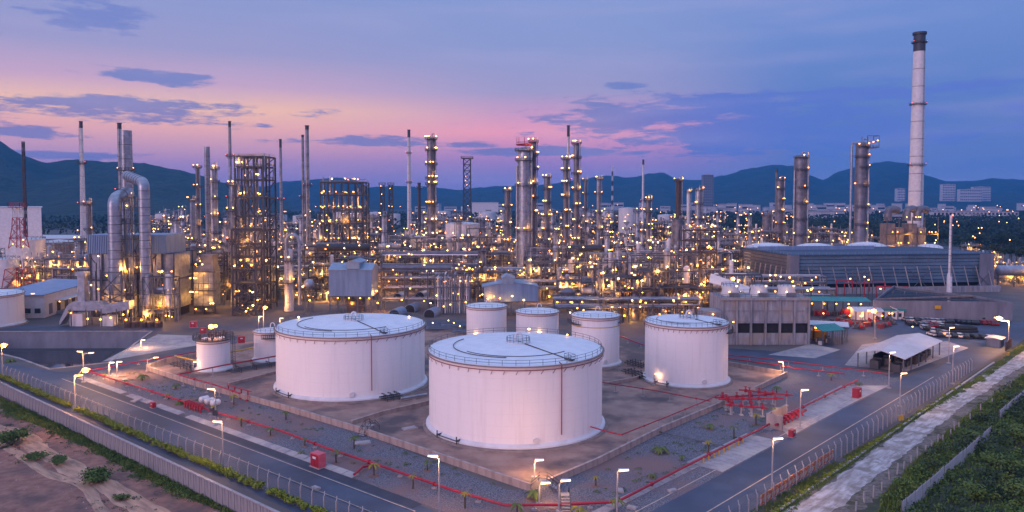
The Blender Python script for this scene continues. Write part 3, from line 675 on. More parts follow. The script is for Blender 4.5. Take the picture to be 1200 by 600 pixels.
for k in (1.2, 2.5): obj('rail', MB().tube((-5, 0, k), (6, 0, k), .14, 6), M['red'], t)
# hose cabinets
def cabinet(label, px, py, rz, s=1.0, m='red'):
    x, y = G(px, py); t = thing('hose_cabinet', label, 'cabinet', (x, y, 0), rz)
    obj('body', MB().box(-.95 * s, .95 * s, -.6 * s, .6 * s, .15, 2.0 * s), M[m], t); obj('plinth', MB().cbox(0, 0, 0, 2.2 * s, 1.5 * s, .15), M['kerb'], t)
    for k in (-1, 1): obj('door', MB().box(min(k * .05, k * .85) * s, max(k * .05, k * .85) * s, -.66 * s, -.6 * s, .3, 1.85 * s), M['red'], t)
    obj('label_plate', MB().box(-.35 * s, .35 * s, -.69 * s, -.665 * s, 1.3 * s, 1.6 * s), M['white'], t)
pinkred = mat('faded_red_paint', (.62, .12, .16), .5, c2=(.5, .07, .1), scale=2)
M['pinkred'] = pinkred
cabinet('faded pink red hose cabinet beside the left road', 373, 547, math.atan2(LD.y, LD.x), 1.35, 'pinkred')
cabinet('dark red hose cabinet beside the right road curve', 1004, 466, math.atan2(RD.y, RD.x), 1.25)
cabinet('tiny red box on the kerb beside the left road', 179.5, 478, math.atan2(LD.y, LD.x), .7)
cabinet('tiny red box on the kerb beside the ribbed crossing', 928, 512, math.atan2(RD.y, RD.x), .8)
cabinet('small red cabinet where the back road meets the plant, left of the frame', 238, 391, 0, 1.1)
cabinet('red cabinet between the two small left tanks', 283, 402, 0.4, 1.2)
cabinet('pink cabinet beside the back road behind the valve topped tank', 227, 384, 0, 1.3, 'pinkred')
# small yellow bollards by the crossing
x, y = G(840, 540); me = MB().lathe(0, 0, [(0, .16), (.9, .16), (.95, .05)], 8).mesh('bollard'); me.materials.append(M['yellow'])
for i in range(9):
    p = Vector(G(850, 540)) + RD * (i * 2 - 4) + NR * 2.4; o = obj('bollard', me, None, None, (p.x, p.y, 0)); tag(o, 'short yellow bollard in the row behind the ribbed crossing slab', 'bollard', 'yellow bollards by the crossing')
# stray flat covers on the floor
for i, (px, py, s_) in enumerate(((480, 503, 1.6), (727, 576, .8), (741, 596, .8), (788, 576, .8), (264, 458, 1.6), (370, 573, .8), (425, 520, 1.6), (160, 470, 1.3), (146, 446, 1.2))):
    x, y = G(px, py); lb = ['pale concrete pit cover on the bund floor left of the nearest tank', 'small white block under the red pipe left of the lamp', 'small white block by the bottom corner lamp', 'small white block beside the right stretch of red pipe', 'pale pit cover on the bund floor left of the second largest tank', 'small white block between red pipe and left kerb', 'square grey base plate around a thin post in the left gravel', 'pale slab lying on gravel beside the left kerb', 'pale slab in the gravel at the far left corner'][i]
    o = obj('concrete_block', MB().box(-s_, s_, -s_ * .6, s_ * .6, 0, .35).box(-s_ * .8, s_ * .8, -s_ * .45, s_ * .45, .35, .42), M['kerb'], None, (x, y, 0), .6 + i); tag(o, lb, 'concrete block')
# ================================================================== STREET LAMPS
def street_lamp(label, bx, by, tx, ty, hx, hy, mk='L5', watt=0,  two=None, s=1.0, box=False, bz=0.0):
    x, y = G(bx, by, bz); d = y; zt = Z_(ty, d); hd = Vector((X_(hx, d) - x, 0, Z_(hy, d)))
    t = thing('street_lamp', label, 'street lamp', (x, y, bz), 0, 'street lamps along the roads'); zt -= bz
    obj('pole', MB().path([(0, 0, 0), (0, 0, zt * .5), (0, 0, zt)], [.17, .14, .10], 8), M['kerb'], t)
    obj('base_plate', MB().cbox(0, 0, 0, .9, .9, .3), M['kerb'], t)
    heads = [hd] + ([Vector((X_(two[0], d) - x, 0, Z_(two[1], d)))] if two else [])
    for hd in heads:
        dd = 1 if hd.x > 0 else -1; L = (.82 if mk == 'L5' else .9) * s; hd.z -= bz
        obj('arm', MB().path([(0, 0, zt - .3), (dd * max(.3, abs(hd.x) - L), 0, hd.z)], .07, 6), M['kerb'], t)
        e = obj('lamp_glass', MB().box(-L, L, -.2, .2, -.11, .09), M[mk], t, (dd * max(abs(hd.x), L * .8 + .3), 0, hd.z)); e.rotation_euler = (0, -dd * R(6), 0)
        glow(t, dd * max(abs(hd.x), L * .8 + .3), 0, hd.z - .6, watt or (2600 if mk == 'L5' else 4500 * s * s), (1.0, .50, .22) if mk == 'L5' else (1.0, .42, .10), .4)
        obj('lamp_housing', MB().box(-L * 1.02, L * 1.02, -.16, .16, .10, .22), M['white'], t, (dd * max(abs(hd.x), L * .8 + .3), 0, hd.z))
    if mk != 'L5': lamp(t, dd * max(abs(hd.x), .6), -.3, hd.z - .1, mk, .75 + .3 * s)
    if box: obj('control_box', MB().box(-.5, .5, -.5, -.1, 2.4, 3.6).box(-1.3, -.6, -.3, .3, 3.4, 4), M['dark'], t)
    return t
SL = [('near left edge, orange lamp facing left at the pond corner', 3, 443, 3, 405, 0, 404, 'L3'),
 ('twin-arm lamp by the pond road junction', 98, 448, 98, 414, 89, 412, 'L5', (102.5, 413.5)),
 ('bright lamp beside the hedge at the far left of the left road', 88, 482, 88, 442, 85, 440, 'L3', (96, 433)),
 ('short lamp on the gravel tip where the roads fork', 128, 441, 128, 427, 125, 425, 'L5'),
 ('lamp pole with no bright head in the gravel behind the fork', 137, 442, 136, 424, 133, 424, 'L5'),
 ('lamp beside the red pipe along the back road', 173, 435, 173, 421, 179, 419, 'L5'),
 ('short lamp just left of the valve topped tank', 226.5, 437, 226.5, 425, 223.5, 424, 'L5'),
 ('lamp with grey control box on the left kerb', 253, 499, 253, 457, 244, 456, 'L5'),
 ('lamp standing in the hedge with its head over the left road', 261.5, 551, 261, 495, 253, 494, 'L5'),
 ('lamp on the kerb below the left of the nearest tank', 515, 606, 515, 537, 506, 534.5, 'L5'),
 ('bottom lamp right of the corner steps', 723, 607, 723.5, 551, 733, 551, 'L5'),
 ('low lamp at the palm by the bund corner', 632, 592, 631.5, 568, 640, 566, 'L5'),
 ('slanted lamp on the bund floor in front of the nearest tank', 626, 560, 626, 543, 631, 539, 'L5'),
 ('low lamp over the corner steps', 655, 600, 656, 567, 664, 563, 'L5'),
 ('lamp beside the hydrant screen wall', 937.5, 502, 937, 459, 946, 457, 'L5'),
 ('lamp inside the right fence near the printed banners', 904.5, 577, 904, 516, 913, 514, 'L5'),
 ('small lamp at the far corner of the tank area', 918, 441, 918, 426, 921, 424, 'L5'),
 ('lamp in front of the open gabled barn, left of two', 1041.5, 455, 1041.5, 414, 1050, 413, 'L5'),
 ('lamp inside the right fence below the barn', 1054.5, 477, 1054, 439, 1062, 437.5, 'L5'),
 ('lamp inside the right fence level with the barn end', 1116, 450, 1116, 408, 1123, 406, 'L5'),
 ('lamp beyond the barn end by the parked vehicles', 1111.5, 426, 1111.5, 386, 1118, 384, 'L5'),
 ('brilliant twin lamp near the right edge', 1181.5, 408, 1181.5, 377, 1184, 376, 'L2', (1174, 372.5)),
 ('orange lamp beside the small white gatehouse', 1025, 397, 1025, 366, 1027, 364, 'L3'),
 ('lamp at the far left beside the low cut-off tank', 16, 381, 16, 356, 11, 354, 'L5'),
 ('lamp in front of the long white warehouse', 31, 372, 31, 346, 35.5, 344, 'L5'),
 ('slanted lamp at the foot of the nearest tank right of the red riser', 704, 430, 704, 417, 706, 417, 'L5'),
 ('lamp left of the right tank standing in its pipes', 766.5, 452, 766.5, 440, 770, 438, 'L5'),
 ('small lamp at the pond bank corner', 165, 408, 165, 400, 162.5, 398.5, 'L5'),
 ('tall lamp at the plant edge in front of the stair frame', 309, 388, 309, 361, 309, 360, 'L3'),
 ('lamp at the plant edge left of the second largest tank', 328, 390, 328, 372, 328, 373, 'L5'),
 ('leaning lamp above the back road left of the stair frame foot', 303, 389, 303, 373, 303, 371, 'L5')]
for s_ in SL:
    lb, bx, by, tx, ty, hx, hy, mk = s_[:8]
    lb = ('street lamp, ' + lb) if not lb.startswith(('short', 'lamp', 'small', 'bright', 'tall', 'low', 'slanted', 'orange', 'bottom', 'leaning', 'twin', 'brill')) else lb
    street_lamp(lb, bx, by, tx, ty, hx, hy, mk, two=(s_[8] if len(s_) > 8 else None), s=1.5 if 'orange lamp beside the small white gatehouse' in lb or 'brilliant' in lb else .95 if by > 480 else .8, box='control box' in lb, watt=150 if 'standing in its pipes' in lb or 'just left of the valve' in lb else 500 if 'foot of the nearest' in lb or 'corner steps' in lb or 'bund corner' in lb else 0)
# lamp over the valve topped tank
lamp(T7[0], -.4, -.5, T7[4] + 3.6, 'L3', 1.1); lamp(T7[0], .9, -.4, T7[4] + 3.8, 'L3', .7); glow(T7[0], 0, -1, T7[4] + 4.6, 2500, (1.0, .36, .05))
obj('lamp_post', MB().tube((-.4, -.5, T7[4]), (-.4, -.5, T7[4] + 3), .07, 5), M['dark'], T7[0])
# ================================================================== FENCES, WALL, HEDGE
def fence_line(label, P0, D, s0, s1, step, zb, hgt, side, cat='fence'):
    a = Vector(P0) + D * s0; t = thing('perimeter_fence', label, cat, (a.x, a.y, zb), math.atan2(D.y, D.x)); k = int((s1 - s0) / step)
    me = MB().box(-.09, .09, -.09, .09, 0, hgt * .86).path([(0, 0, hgt * .85), (side[0] * .05, side[1] * .15, hgt * .88), (side[0] * .45, side[1] * .5, hgt)], .085, 5).mesh('post', False); me.materials.append(M['kerb'])
    for i in range(k + 1): obj('post', me, None, t, (i * step, 0, 0))
    q = MB(); L = k * step
    for z in [hgt * .86 * f_ for f_ in (.06, .2, .34, .48, .62, .76, .9, 1.0)]: q.beam((0, 0, z), (L, 0, z), .022)
    q.beam((0, side[1] * .3, hgt * .94), (L, side[1] * .3, hgt * .94), .03); q.beam((0, side[1] * .5, hgt), (L, side[1] * .5, hgt), .03)
    obj('wire', q, M['steel'], t, smooth=False)
    wm = MB().poly([(0, 0), (L, 0), (L, .001), (0, .001)], 0); wm = MB(); wm.add([(0, .01, .1), (L, .01, .1), (L, .01, hgt * .86), (0, .01, hgt * .86)], [(0, 1, 2, 3)])
    obj('wire_mesh', wm, M['mesh'], t, smooth=False)
    return t
mm = bpy.data.materials.new('chain_link'); mm.use_nodes = True; t_ = mm.node_tree; bs = t_.nodes['Principled BSDF']
bs.inputs['Base Color'].default_value = (.3, .32, .36, 1); bs.inputs['Metallic'].default_value = .6; bs.inputs['Roughness'].default_value = .5; bs.inputs['Alpha'].default_value = .16
M['mesh'] = mm
hp = Vector(G(200, 527)); fence_line('left perimeter fence of pale bent-topped posts standing in the hedge', tuple(hp), LD, -124, 62, 3.1, 0, 3.6, (-1, 1))
rp_ = Vector(G(972, 545)); fence_line('right perimeter fence of pale bent-topped posts along the gravel track', tuple(rp_), RD, -60, 108, 3.0, 0, 3.6, (1, 1))
# boundary wall, ribbed panels
bw = thing('boundary_wall', 'long stained concrete boundary wall below the hedge, left foreground', 'wall', (A0.x, A0.y, 0), math.atan2(WD.y, WD.x))
me = MB().box(.02, 1.98, -.12, .12, -4.4, -.02).box(.85, 1.15, -.2, -.12, -4.4, -.1).mesh('wall_panel', False); me.materials.append(M['concrete'])
for i in range(-30, 86): obj('wall_panel', me, None, bw, (i * 2.0, 0, 0))
obj('coping', MB().box(-60, 172, -.24, .26, -.02, .14), M['kerb'], bw)
# hedge bushes
def leaf_blob(seed, rx, ry, rz_, n, ls, hollow=.55, zc_=0.0, flat=False):
    r = random.Random(seed); b = MB()
    lobes = [(r.uniform(-.5, .5) * rx, r.uniform(-.5, .5) * ry, r.uniform(-.2, .5) * rz_, r.uniform(.4, .75)) for _ in range(6)] + [(0, 0, 0, .85)]
    for i in range(n):
        L = r.choice(lobes); u = Vector((r.gauss(0, 1), r.gauss(0, 1), r.gauss(0, 1))).normalized() * (hollow + (1 - hollow) * r.random())
        p = Vector((L[0] + u.x * rx * L[3], L[1] + u.y * ry * L[3], zc_ + L[2] + u.z * rz_ * L[3])); s = ls * r.uniform(.6, 1.4)
        a = Vector((r.gauss(0, 1), r.gauss(0, 1), r.gauss(0, .6))).normalized(); c = a.cross(u + Vector((.01, .02, .03))).normalized()
        b.add([tuple(p - a * s), tuple(p + c * s * .5), tuple(p + a * s), tuple(p - c * s * .5)], [(0, 1, 2, 3)])
    return b
bm_ = [leaf_blob(20 + i, .95, .62, .62, 260, .17, .6, .65).mesh('bush', False) for i in range(4)]
for me in bm_: me.materials.append(M['leafy'])
r = random.Random(11); h0 = Vector(G(200, 529.5)); 
for i in range(130):
    s_ = -122 + i * 1.42; p = h0 + LD * (s_ + r.uniform(-.15, .15))
    if r.random() < .06: continue
    lb = 'yellow-green clipped bush in the hedge row above the boundary wall'
    o = obj('hedge_bush', bm_[i % 4], None, None, (p.x, p.y, 0), r.uniform(0, 6)); o.scale = (r.uniform(1.0, 1.35),) * 2 + (r.uniform(.85, 1.25),)
    tag(o, lb, 'bush', 'hedge bushes in a row above the boundary wall')
h1 = Vector(G(988, 546))
for i in range(75):
    s_ = -32 + i * 1.6; p = h1 + RD * (s_ + r.uniform(-.3, .3)) - NR * .2
    if s_ > 25 and r.random() < .45: continue
    o = obj('hedge_bush', bm_[i % 4], None, None, (p.x, p.y, 0), r.uniform(0, 6)); o.scale = (r.uniform(.55, .85),) * 2 + (r.uniform(.45, .8),)
    tag(o, 'low ragged green bush between the right fence and its kerb', 'bush', 'low bushes along the right fence')
# banners
bt = thing('banner_barrier', 'row of orange and white printed banners tied inside the right fence', 'banner', tuple(rp_) + (0,), math.atan2(RD.y, RD.x))
for i in range(19):
    me = MB().box(.05, 1.58, -.04, .04, .5, 2.2 + .15 * r.random()); obj('banner_panel', me, M['banner'], bt, (-28 + i * 1.62, .35, 0), smooth=False)
# outer kerb, verge, track
P0 = Vector(G(972, 550)); sheet('verge', [tuple(P0 - RD * 120 - NR * .4), tuple(P0 + RD * 190 - NR * .4), tuple(P0 + RD * 190 - NR * 120), tuple(P0 - RD * 120 - NR * 120)], 'verge', .05)
ok = thing('outer_kerb', 'pale concrete kerb beam outside the right fence', 'kerb', (P0.x, P0.y, 0), math.atan2(RD.y, RD.x)); 
for i in range(-24, 42): obj('kerb_stone', MB().box(.02, 3.0, -1.75, -1.3, 0, .42), M['kerb'], ok, (i * 3.02, 0, 0))
def ribbon(name, pts, wd, m, z, seed, irr=.25):
    P = [Vector(G(*p)) for p in pts]; b = MB(); seg = []; 
    for a, c in zip(P, P[1:]): k = max(2, int((c - a).length / 1.2)); seg += [a.lerp(c, i / k) for i in range(k)]
    seg.append(P[-1]); w = 10
    for i, p in enumerate(seg):
        d = (seg[min(i + 1, len(seg) - 1)] - seg[max(i - 1, 0)]).normalized(); nn = Vector((-d.y, d.x))
        for j in range(w + 1):
            u = j / w - .5; e = wd * (1 + irr * mnoise.noise(Vector((i * .28, seed + (0 if u < 0 else 7), 0))) + irr * .8 * mnoise.noise(Vector((i * 1.1, seed + (0 if u < 0 else 7), 3))))
            q = p + nn * (u * e + mnoise.noise(Vector((i * .06, seed, 9))) * .6)
            b.v.append((q.x, q.y, z + .05 * mnoise.noise(Vector((q.x * .5, q.y * .5, 1))) + (.06 * (1 - (2 * u) ** 2)) - .04 * (math.exp(-((u - .2) * 12) ** 2) + math.exp(-((u + .2) * 12) ** 2))))
    for i in range(len(seg) - 1):
        for j in range(w): b.f.append((i * (w + 1) + j, (i + 1) * (w + 1) + j, (i + 1) * (w + 1) + j + 1, i * (w + 1) + j + 1)); b.mi.append(0)
    return struct(name, b, M[m], smooth=True)
ribbon('gravel_track', [(840, 660), (965, 590), (1045, 529), (1110, 478), (1172, 437), (1215, 411), (1265, 385)], 5.0, 'track', .18, 2.0, .28)
ribbon('gravel_track_shoulder', [(880, 660), (1000, 590), (1075, 529), (1130, 482), (1185, 442), (1230, 411)], 4.6, 'stony', .10, 5.0, .5)
ribbon('gravel_track_shoulder', [(835, 640), (940, 588), (1022, 529), (1092, 478), (1158, 437), (1205, 409)], 3.0, 'stony', .10, 8.0, .5)
# white corrugated fence
def sheetfence(label, a, c, hgt):
    a = Vector(G(*a)); c = Vector(G(*c)); d = c - a; L = d.length; k = int(L / 2.0); t = thing('sheet_fence', label, 'fence', (a.x, a.y, 0), math.atan2(d.y, d.x))
    q = MB(); n = 10
    for j in range(n):
        x0, x1 = j * .196, (j + 1) * .196; y0 = .04 * (j % 2)
        q.box(x0, x1, y0, y0 + .03, .05, hgt)
    me = q.mesh('fence_sheet', False); me.materials.append(M['roofw'])
    pm = MB().box(-.08, .08, .1, .28, 0, hgt + .1).mesh('post', False); pm.materials.append(M['steel'])
    for i in range(k): o = obj('fence_sheet', me, None, t, (i * 2.0, 0, 0)); o.rotation_euler = (R(r.uniform(-2, 2)), 0, 0); obj('post', pm, None, t, (i * 2.0, 0, 0))
sheetfence('pale corrugated sheet fence leaning through the greenery at bottom right', (1058, 607), (1163, 513), 2.6)
sheetfence('short pale corrugated fence stretch at the right edge', (1172, 493), (1215, 455), 2.4)
# marker posts
for i, (X, Y) in enumerate([(10, 598), (48, 560), (88, 538), (125, 508), (158, 460), (192, 438), (222, 415), (255, 395), (282, 366), (315, 340), (343, 328), (370, 304), (393, 295), (427, 275), (443, 248), (465, 238), (515, 203), (560, 165), (610, 130), (650, 95), (690, 55)]):
    x, y = G(1000 + X / 3.75, 440 + Y / 3.75); t = obj('marker_post', MB().box(-.1, .1, -.1, .1, 0, 1.9 + .3 * ((i * 7) % 3 - 1)).box(-.13, .13, -.13, .13, 1.3, 1.4), M['kerb'], None, (x, y, 0), i * .3)
    t.rotation_euler = (R(r.uniform(-6, 6)), R(r.uniform(-6, 6)), i * .3); tag(t, 'white concrete marker post standing in the greenery right of the gravel track', 'post', 'white marker posts beside the track')
# ================================================================== GREENERY
def np_tufts(name, region, n, hmin, hmax, wdt, m, seed, zf=0.0, dens=None):
    rs_ = np.random.RandomState(seed); xs = []; P = []
    x0 = min(p[0] for p in region); x1 = max(p[0] for p in region); y0 = min(p[1] for p in region); y1 = max(p[1] for p in region)
    while len(P) < n:
        x = rs_.uniform(x0, x1); y = rs_.uniform(y0, y1)
        if not inside((x, y), region): continue
        if dens and mnoise.noise(Vector((x * dens, y * dens, seed))) < rs_.uniform(-.5, .25): continue
        P.append((x, y))
    v = []; f = []
    for x, y in P:
        hh = rs_.uniform(hmin, hmax) * (1 + .6 * mnoise.noise(Vector((x * .2, y * .2, 3)))); a = rs_.uniform(0, 6.28); c, s = math.cos(a) * wdt, math.sin(a) * wdt; z = zf(x, y) if callable(zf) else zf
        lx, ly = rs_.uniform(-.5, .5, 2) * hh; o = len(v)
        v += [(x - c, y - s, z), (x + c, y + s, z), (x + lx + c * .4, y + ly + s * .4, z + hh), (x + lx - c * .4, y + ly - s * .4, z + hh * .9)]; f.append((o, o + 1, o + 2, o + 3))
    b = MB(); b.v = v; b.f = f; b.mi = [0] * len(f); o = stuff(name, b, M[m], smooth=False); return o
Q = lambda pts, z=0: [G(*p, z) for p in pts]
np_tufts('grass', Q([(0, 464), (-40, 448), (300, 602), (270, 605), (180, 566), (100, 524), (0, 480)], -3.5), 15000, .2, .6, .10, 'grass', 3, -3.5)
np_tufts('grass', Q([(860, 612), (1064, 492), (1150, 440), (1196, 405), (1205, 407), (1160, 441), (1098, 476), (1030, 522), (960, 575), (900, 612)]), 11000, .12, .4, .09, 'grass', 4, .2, .25)
np_tufts('undergrowth', Q([(1012, 640), (1040, 575), (1085, 530), (1130, 490), (1190, 446), (1260, 400), (1330, 430), (1330, 560), (1300, 680)]), 12000, .3, .8, .14, 'leafd', 5, 0.1)
np_tufts('grass', Q([(1012, 640), (1040, 575), (1085, 530), (1130, 490), (1190, 446), (1225, 425), (1240, 440), (1150, 515), (1060, 620)]), 9000, .3, .9, .11, 'grass', 6, 0.1)
sheet('scrub_ground', Q([(1010, 640), (1040, 572), (1085, 527), (1130, 487), (1190, 443), (1260, 397), (1500, 430), (1500, 900), (1000, 900)]), 'verge', .06)
def clumps(name, region, n, per, rad, hg, ls, m, seed, zf=0.0):
    r_ = random.Random(seed); x0 = min(p[0] for p in region); x1 = max(p[0] for p in region); y0 = min(p[1] for p in region); y1 = max(p[1] for p in region); b_ = MB(); k = 0
    while k < n:
        x, y = r_.uniform(x0, x1), r_.uniform(y0, y1)
        if not inside((x, y), region) or mnoise.noise(Vector((x * .09, y * .09, seed))) < r_.uniform(-.55, .2): continue
        k += 1; R0 = rad * r_.uniform(.5, 1.5); H0 = hg * r_.uniform(.5, 1.5)
        for i in range(int(per * R0 / rad)):
            a = r_.uniform(0, 6.28); u = r_.random() ** .5; p = Vector((x + math.cos(a) * R0 * u, y + math.sin(a) * R0 * u, zf + H0 * math.sqrt(max(0, 1 - u * u)) * r_.uniform(.5, 1.05)))
            d1 = Vector((r_.gauss(0, 1), r_.gauss(0, 1), r_.gauss(0, .7))).normalized() * ls * r_.uniform(.6, 1.5); d2 = d1.cross(Vector((r_.gauss(0, 1), r_.gauss(0, 1), r_.gauss(0, 1)))).normalized() * d1.length * .5
            b_.add([tuple(p - d1), tuple(p + d2), tuple(p + d1), tuple(p - d2)], [(0, 1, 2, 3)])
    return stuff(name, b_, M[m], smooth=False)
SCR = Q([(1012, 640), (1048, 575), (1090, 530), (1135, 490), (1195, 446), (1262, 400), (1330, 430), (1330, 560), (1300, 680)])
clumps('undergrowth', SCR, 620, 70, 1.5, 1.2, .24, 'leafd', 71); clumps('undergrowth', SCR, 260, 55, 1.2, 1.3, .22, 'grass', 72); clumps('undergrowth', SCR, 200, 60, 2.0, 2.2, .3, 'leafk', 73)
clumps('weeds', Q([(0, 466), (290, 604), (262, 606), (170, 568), (90, 524), (0, 484)], -3.5), 230, 40, .9, .6, .16, 'leafd', 74, -3.5)
clumps('weeds', Q([(120, 436), (172, 436), (230, 456), (430, 514), (590, 570), (600, 588), (450, 556), (230, 484)]), 110, 26, .55, .28, .11, 'leafd', 81, .03)
clumps('weeds', Q([(650, 585), (700, 552), (850, 480), (900, 470), (920, 486), (820, 545), (730, 590)]), 90, 26, .55, .28, .11, 'leafd', 82, .03)
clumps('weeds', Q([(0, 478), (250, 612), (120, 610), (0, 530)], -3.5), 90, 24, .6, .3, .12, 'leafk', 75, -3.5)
clumps('weeds', Q([(890, 612), (1066, 494), (1150, 442), (1158, 445), (1096, 480), (1020, 528), (950, 578), (920, 612)]), 170, 36, .6, .35, .12, 'grass', 76, .08)
def bush(label, px, py, w, hgt, n, m='leafd', ls=.3, seed=0, zb=0.0):
    x, y = G(px, py, zb); t = thing('bush', label, 'bush', (x, y, zb), seed)
    q = MB(); rr = random.Random(seed)
    for i in range(7): a = rr.uniform(0, 6.28); q.path([(0, 0, -.2), (math.cos(a) * w * .15, math.sin(a) * w * .15, hgt * .4), (math.cos(a) * w * .32, math.sin(a) * w * .32, hgt * .85)], [.07, .05, .02], 5)
    obj('branch', q, M['bark'], t); obj('foliage', leaf_blob(seed + 50, w / 2, w / 2, hgt / 2, n, ls, .3, hgt * .5), M[m], t, smooth=False)
bush('dark scraggly bush at the left edge of the bare earth', 14, 521, 9, 3.4, 1500, 'leafd', .3, 1, -3.5)
bush('small dark bush between the tracks in the left foreground', 66, 545, 4.5, 1.8, 700, 'leafd', .22, 2, -3.5)
bush('largest dark green bush on the bare earth, bottom left', 116, 568, 6.8, 3.4, 1700, 'leafd', .26, 3, -3.5)
bush('low weedy clump right of the largest foreground bush', 142, 586, 3, 1.1, 350, 'leafd', .2, 4, -3.5)
bush('low spread of scrub left of the small dark bush', 38, 538, 6, 1.2, 600, 'leafd', .25, 5, -3.5)
for i, (px, py, w, h_) in enumerate(((1180, 560, 6, 4), (1140, 585, 5, 3.2), (1195, 520, 6, 4.5), (1160, 545, 4, 2.6), (1110, 560, 3, 2), (1195, 590, 7, 4), (1180, 470, 4, 2.5))):
    bush(['dense dark bush at the lower right beyond the sheet fence', 'rounded bush near the bottom right corner fence', 'tall dark bush at the right edge below the fence gap', 'small bush right beside the corrugated fence', 'low bush between marker posts and sheet fence', 'large shadowed bush in the bottom right corner', 'scrubby bush above the fence gap'][i], px, py, w, h_, 900, 'leafd', .3, 30 + i)
def palm(label, px, py, hgt, fr, n, m='leafg', seed=0, bed=True, trunk=.14, z=0.0):
    x, y = G(px, py); t = thing('palm', label, 'palm', (x, y, z), seed * 1.3); rr = random.Random(seed)
    obj('trunk', MB().path([(0, 0, 0), (.05, 0, hgt * .5), (0, .05, hgt)], [trunk * 1.2, trunk, trunk * .8], 6), M['bark'], t)
    for i in range(n):
        a = 2 * PI * i / n + rr.uniform(-.3, .3); L = fr * rr.uniform(.75, 1.15); up = rr.uniform(.35, 1.1); q = MB(); k = 7; pts = []
        for j in range(k): u = j / (k - 1); pts.append(Vector((math.cos(a) * L * u, math.sin(a) * L * u, hgt + L * (up * u - (up + .45) * u * u * .95))))
        for j in range(k - 1):
            A_, B_ = pts[j], pts[j + 1]; w = fr * .16 * math.sin(PI * (j + .7) / k); sdv = Vector((-math.sin(a), math.cos(a), 0)) * w; dn = Vector((0, 0, -w * .7))
            q.add([tuple(A_), tuple(B_), tuple(B_ + sdv + dn), tuple(A_ + sdv * .9 + dn)], [(0, 1, 2, 3)]); q.add([tuple(A_), tuple(B_), tuple(B_ - sdv + dn), tuple(A_ - sdv * .9 + dn)], [(3, 2, 1, 0)])
        obj('frond', q, M[m], t, smooth=False)
    if bed: obj('planting_mound', MB().lathe(0, 0, [(0, fr * .9), (.12, fr * .6), (.16, .1)], 14), M['dirt'], t)
PL = [(625, 585, 1.2, 1.7, 12, 'leafg', 'bushy palm at the bottom corner of the bund walls'), (774, 531, 1.0, 1.8, 12, 'leafg', 'bushy dark palm alone in the right gravel bed'), (832, 503, .9, 1.3, 10, 'leafg', 'small bushy palm close under the right bund wall'),
 (167, 446, 1.3, 1.9, 12, 'leafd', 'dark full palm in the far left gravel bed'), (206, 456, 1.1, 1.4, 9, 'leafg', 'small palm right of the dark full one, left gravel'), (123, 441, .8, 1.1, 8, 'leafd', 'tiny palm at the fork of the red pipes'),
 (146, 450, 1.0, 1.0, 7, 'leafg', 'tiny palm beside the red pipe below the dark palm'), (198, 468, 1.5, 1.1, 8, 'leafo', 'yellowish sapling above the red valve cluster'), (211, 474, .5, 1.7, 12, 'leafg', 'low spreading shrub palm beside the red valve cluster'),
 (250, 484, 1.6, 1.0, 7, 'leafo', 'yellow sapling just right of the boxed lamp'), (274, 475, 2.4, 1.3, 9, 'leafo', 'pair-like yellow topped sapling by the red pipe frame'), (283, 500, 1.9, 1.0, 7, 'leafo', 'yellow sapling on a white block by the red pipe'),
 (317, 511, 1.6, 1.1, 8, 'leafd', 'dark sapling right of the yellow one, left gravel'), (335, 492, 1.8, 1.3, 7, 'leafg', 'green palm sapling against the left bund wall'), (357, 523, 1.6, .8, 6, 'leafd', 'thin dark sapling below the square base plate'),
 (353, 533, .7, .8, 9, 'leafg', 'small round shrub by the left kerb'), (394, 543, 2.3, 1.0, 8, 'leafg', 'green sapling standing over the red pipe right of the pink cabinet'), (415, 526, 2.4, 1.2, 8, 'leafg', 'taller sapling in blue gravel near the left steps'),
 (438, 558, 2.2, 1.3, 8, 'leafo', 'broad yellow-green sapling at the pipe tee'), (484, 573, 2.3, .9, 6, 'leafo', 'thin yellow sapling left of the kerb lamp'), (501, 552, 1.8, 1.1, 7, 'leafg', 'sapling in front of the bund wall above the kerb lamp'),
 (545, 596, 2.6, 1.0, 7, 'leafo', 'yellow column sapling right of the kerb lamp'), (606, 606, 2.0, 1.5, 8, 'leafg', 'palm sapling at the very bottom left of the big corner palm'), (678, 607, 1.5, 1.5, 9, 'leafo', 'yellow shrub palm right of the corner steps'),
 (698, 570, 1.6, .9, 6, 'leafo', 'withered brown sapling on a mound in the right gravel'), (722, 600, 2.0, 1.5, 9, 'leafg', 'palm sapling behind the bottom right lamp'), (764, 560, .5, .9, 7, 'leafg', 'low sprawling plant in the right gravel bed'),
 (799, 540, 1.0, 1.1, 6, 'leafd', 'dark low sapling left of the grey crossing pipe'), (830, 531, 2.4, 1.0, 8, 'leafo', 'two tiered yellow sapling on the grey pipe end'), (860, 515, 2.6, 1.1, 8, 'leafg', 'tall green sapling in the pink gravel, right bed'),
 (886, 498, 2.4, 1.2, 8, 'leafo', 'yellow sapling in front of the hydrant screen wall'), (908, 490, 2.2, 1.2, 8, 'leafo', 'yellow sapling left against the hydrant screen wall'), (910, 461, 1.6, 1.4, 9, 'leafd', 'dark palm behind the red manifold'),
 (974, 446, 1.8, 1.4, 9, 'leafo', 'yellow shrub in the far right gravel'), (876, 432, 1.0, 1.2, 8, 'leafd', 'tiny dark palm behind the right tank'), (1007, 452, .7, 1.0, 8, 'leafg', 'tiny shrub at the far corner of the gravel'),
 (1197, 520, 1.4, 3.0, 13, 'leafg', 'wide fern-like palm at the right edge'), (1140, 512, 1.0, 2.2, 11, 'leafg', 'pale fern palm by the marker posts'), (12, 424, .7, 1.8, 12, 'leafd', 'dark shrub on the pond bank near the left edge')]
for i, (px, py, h_, fr, n, m_, lb) in enumerate(PL): palm(lb, px, py, h_, fr, n, m_, i + 1, bed=py > 440 and i % 2 == 0)
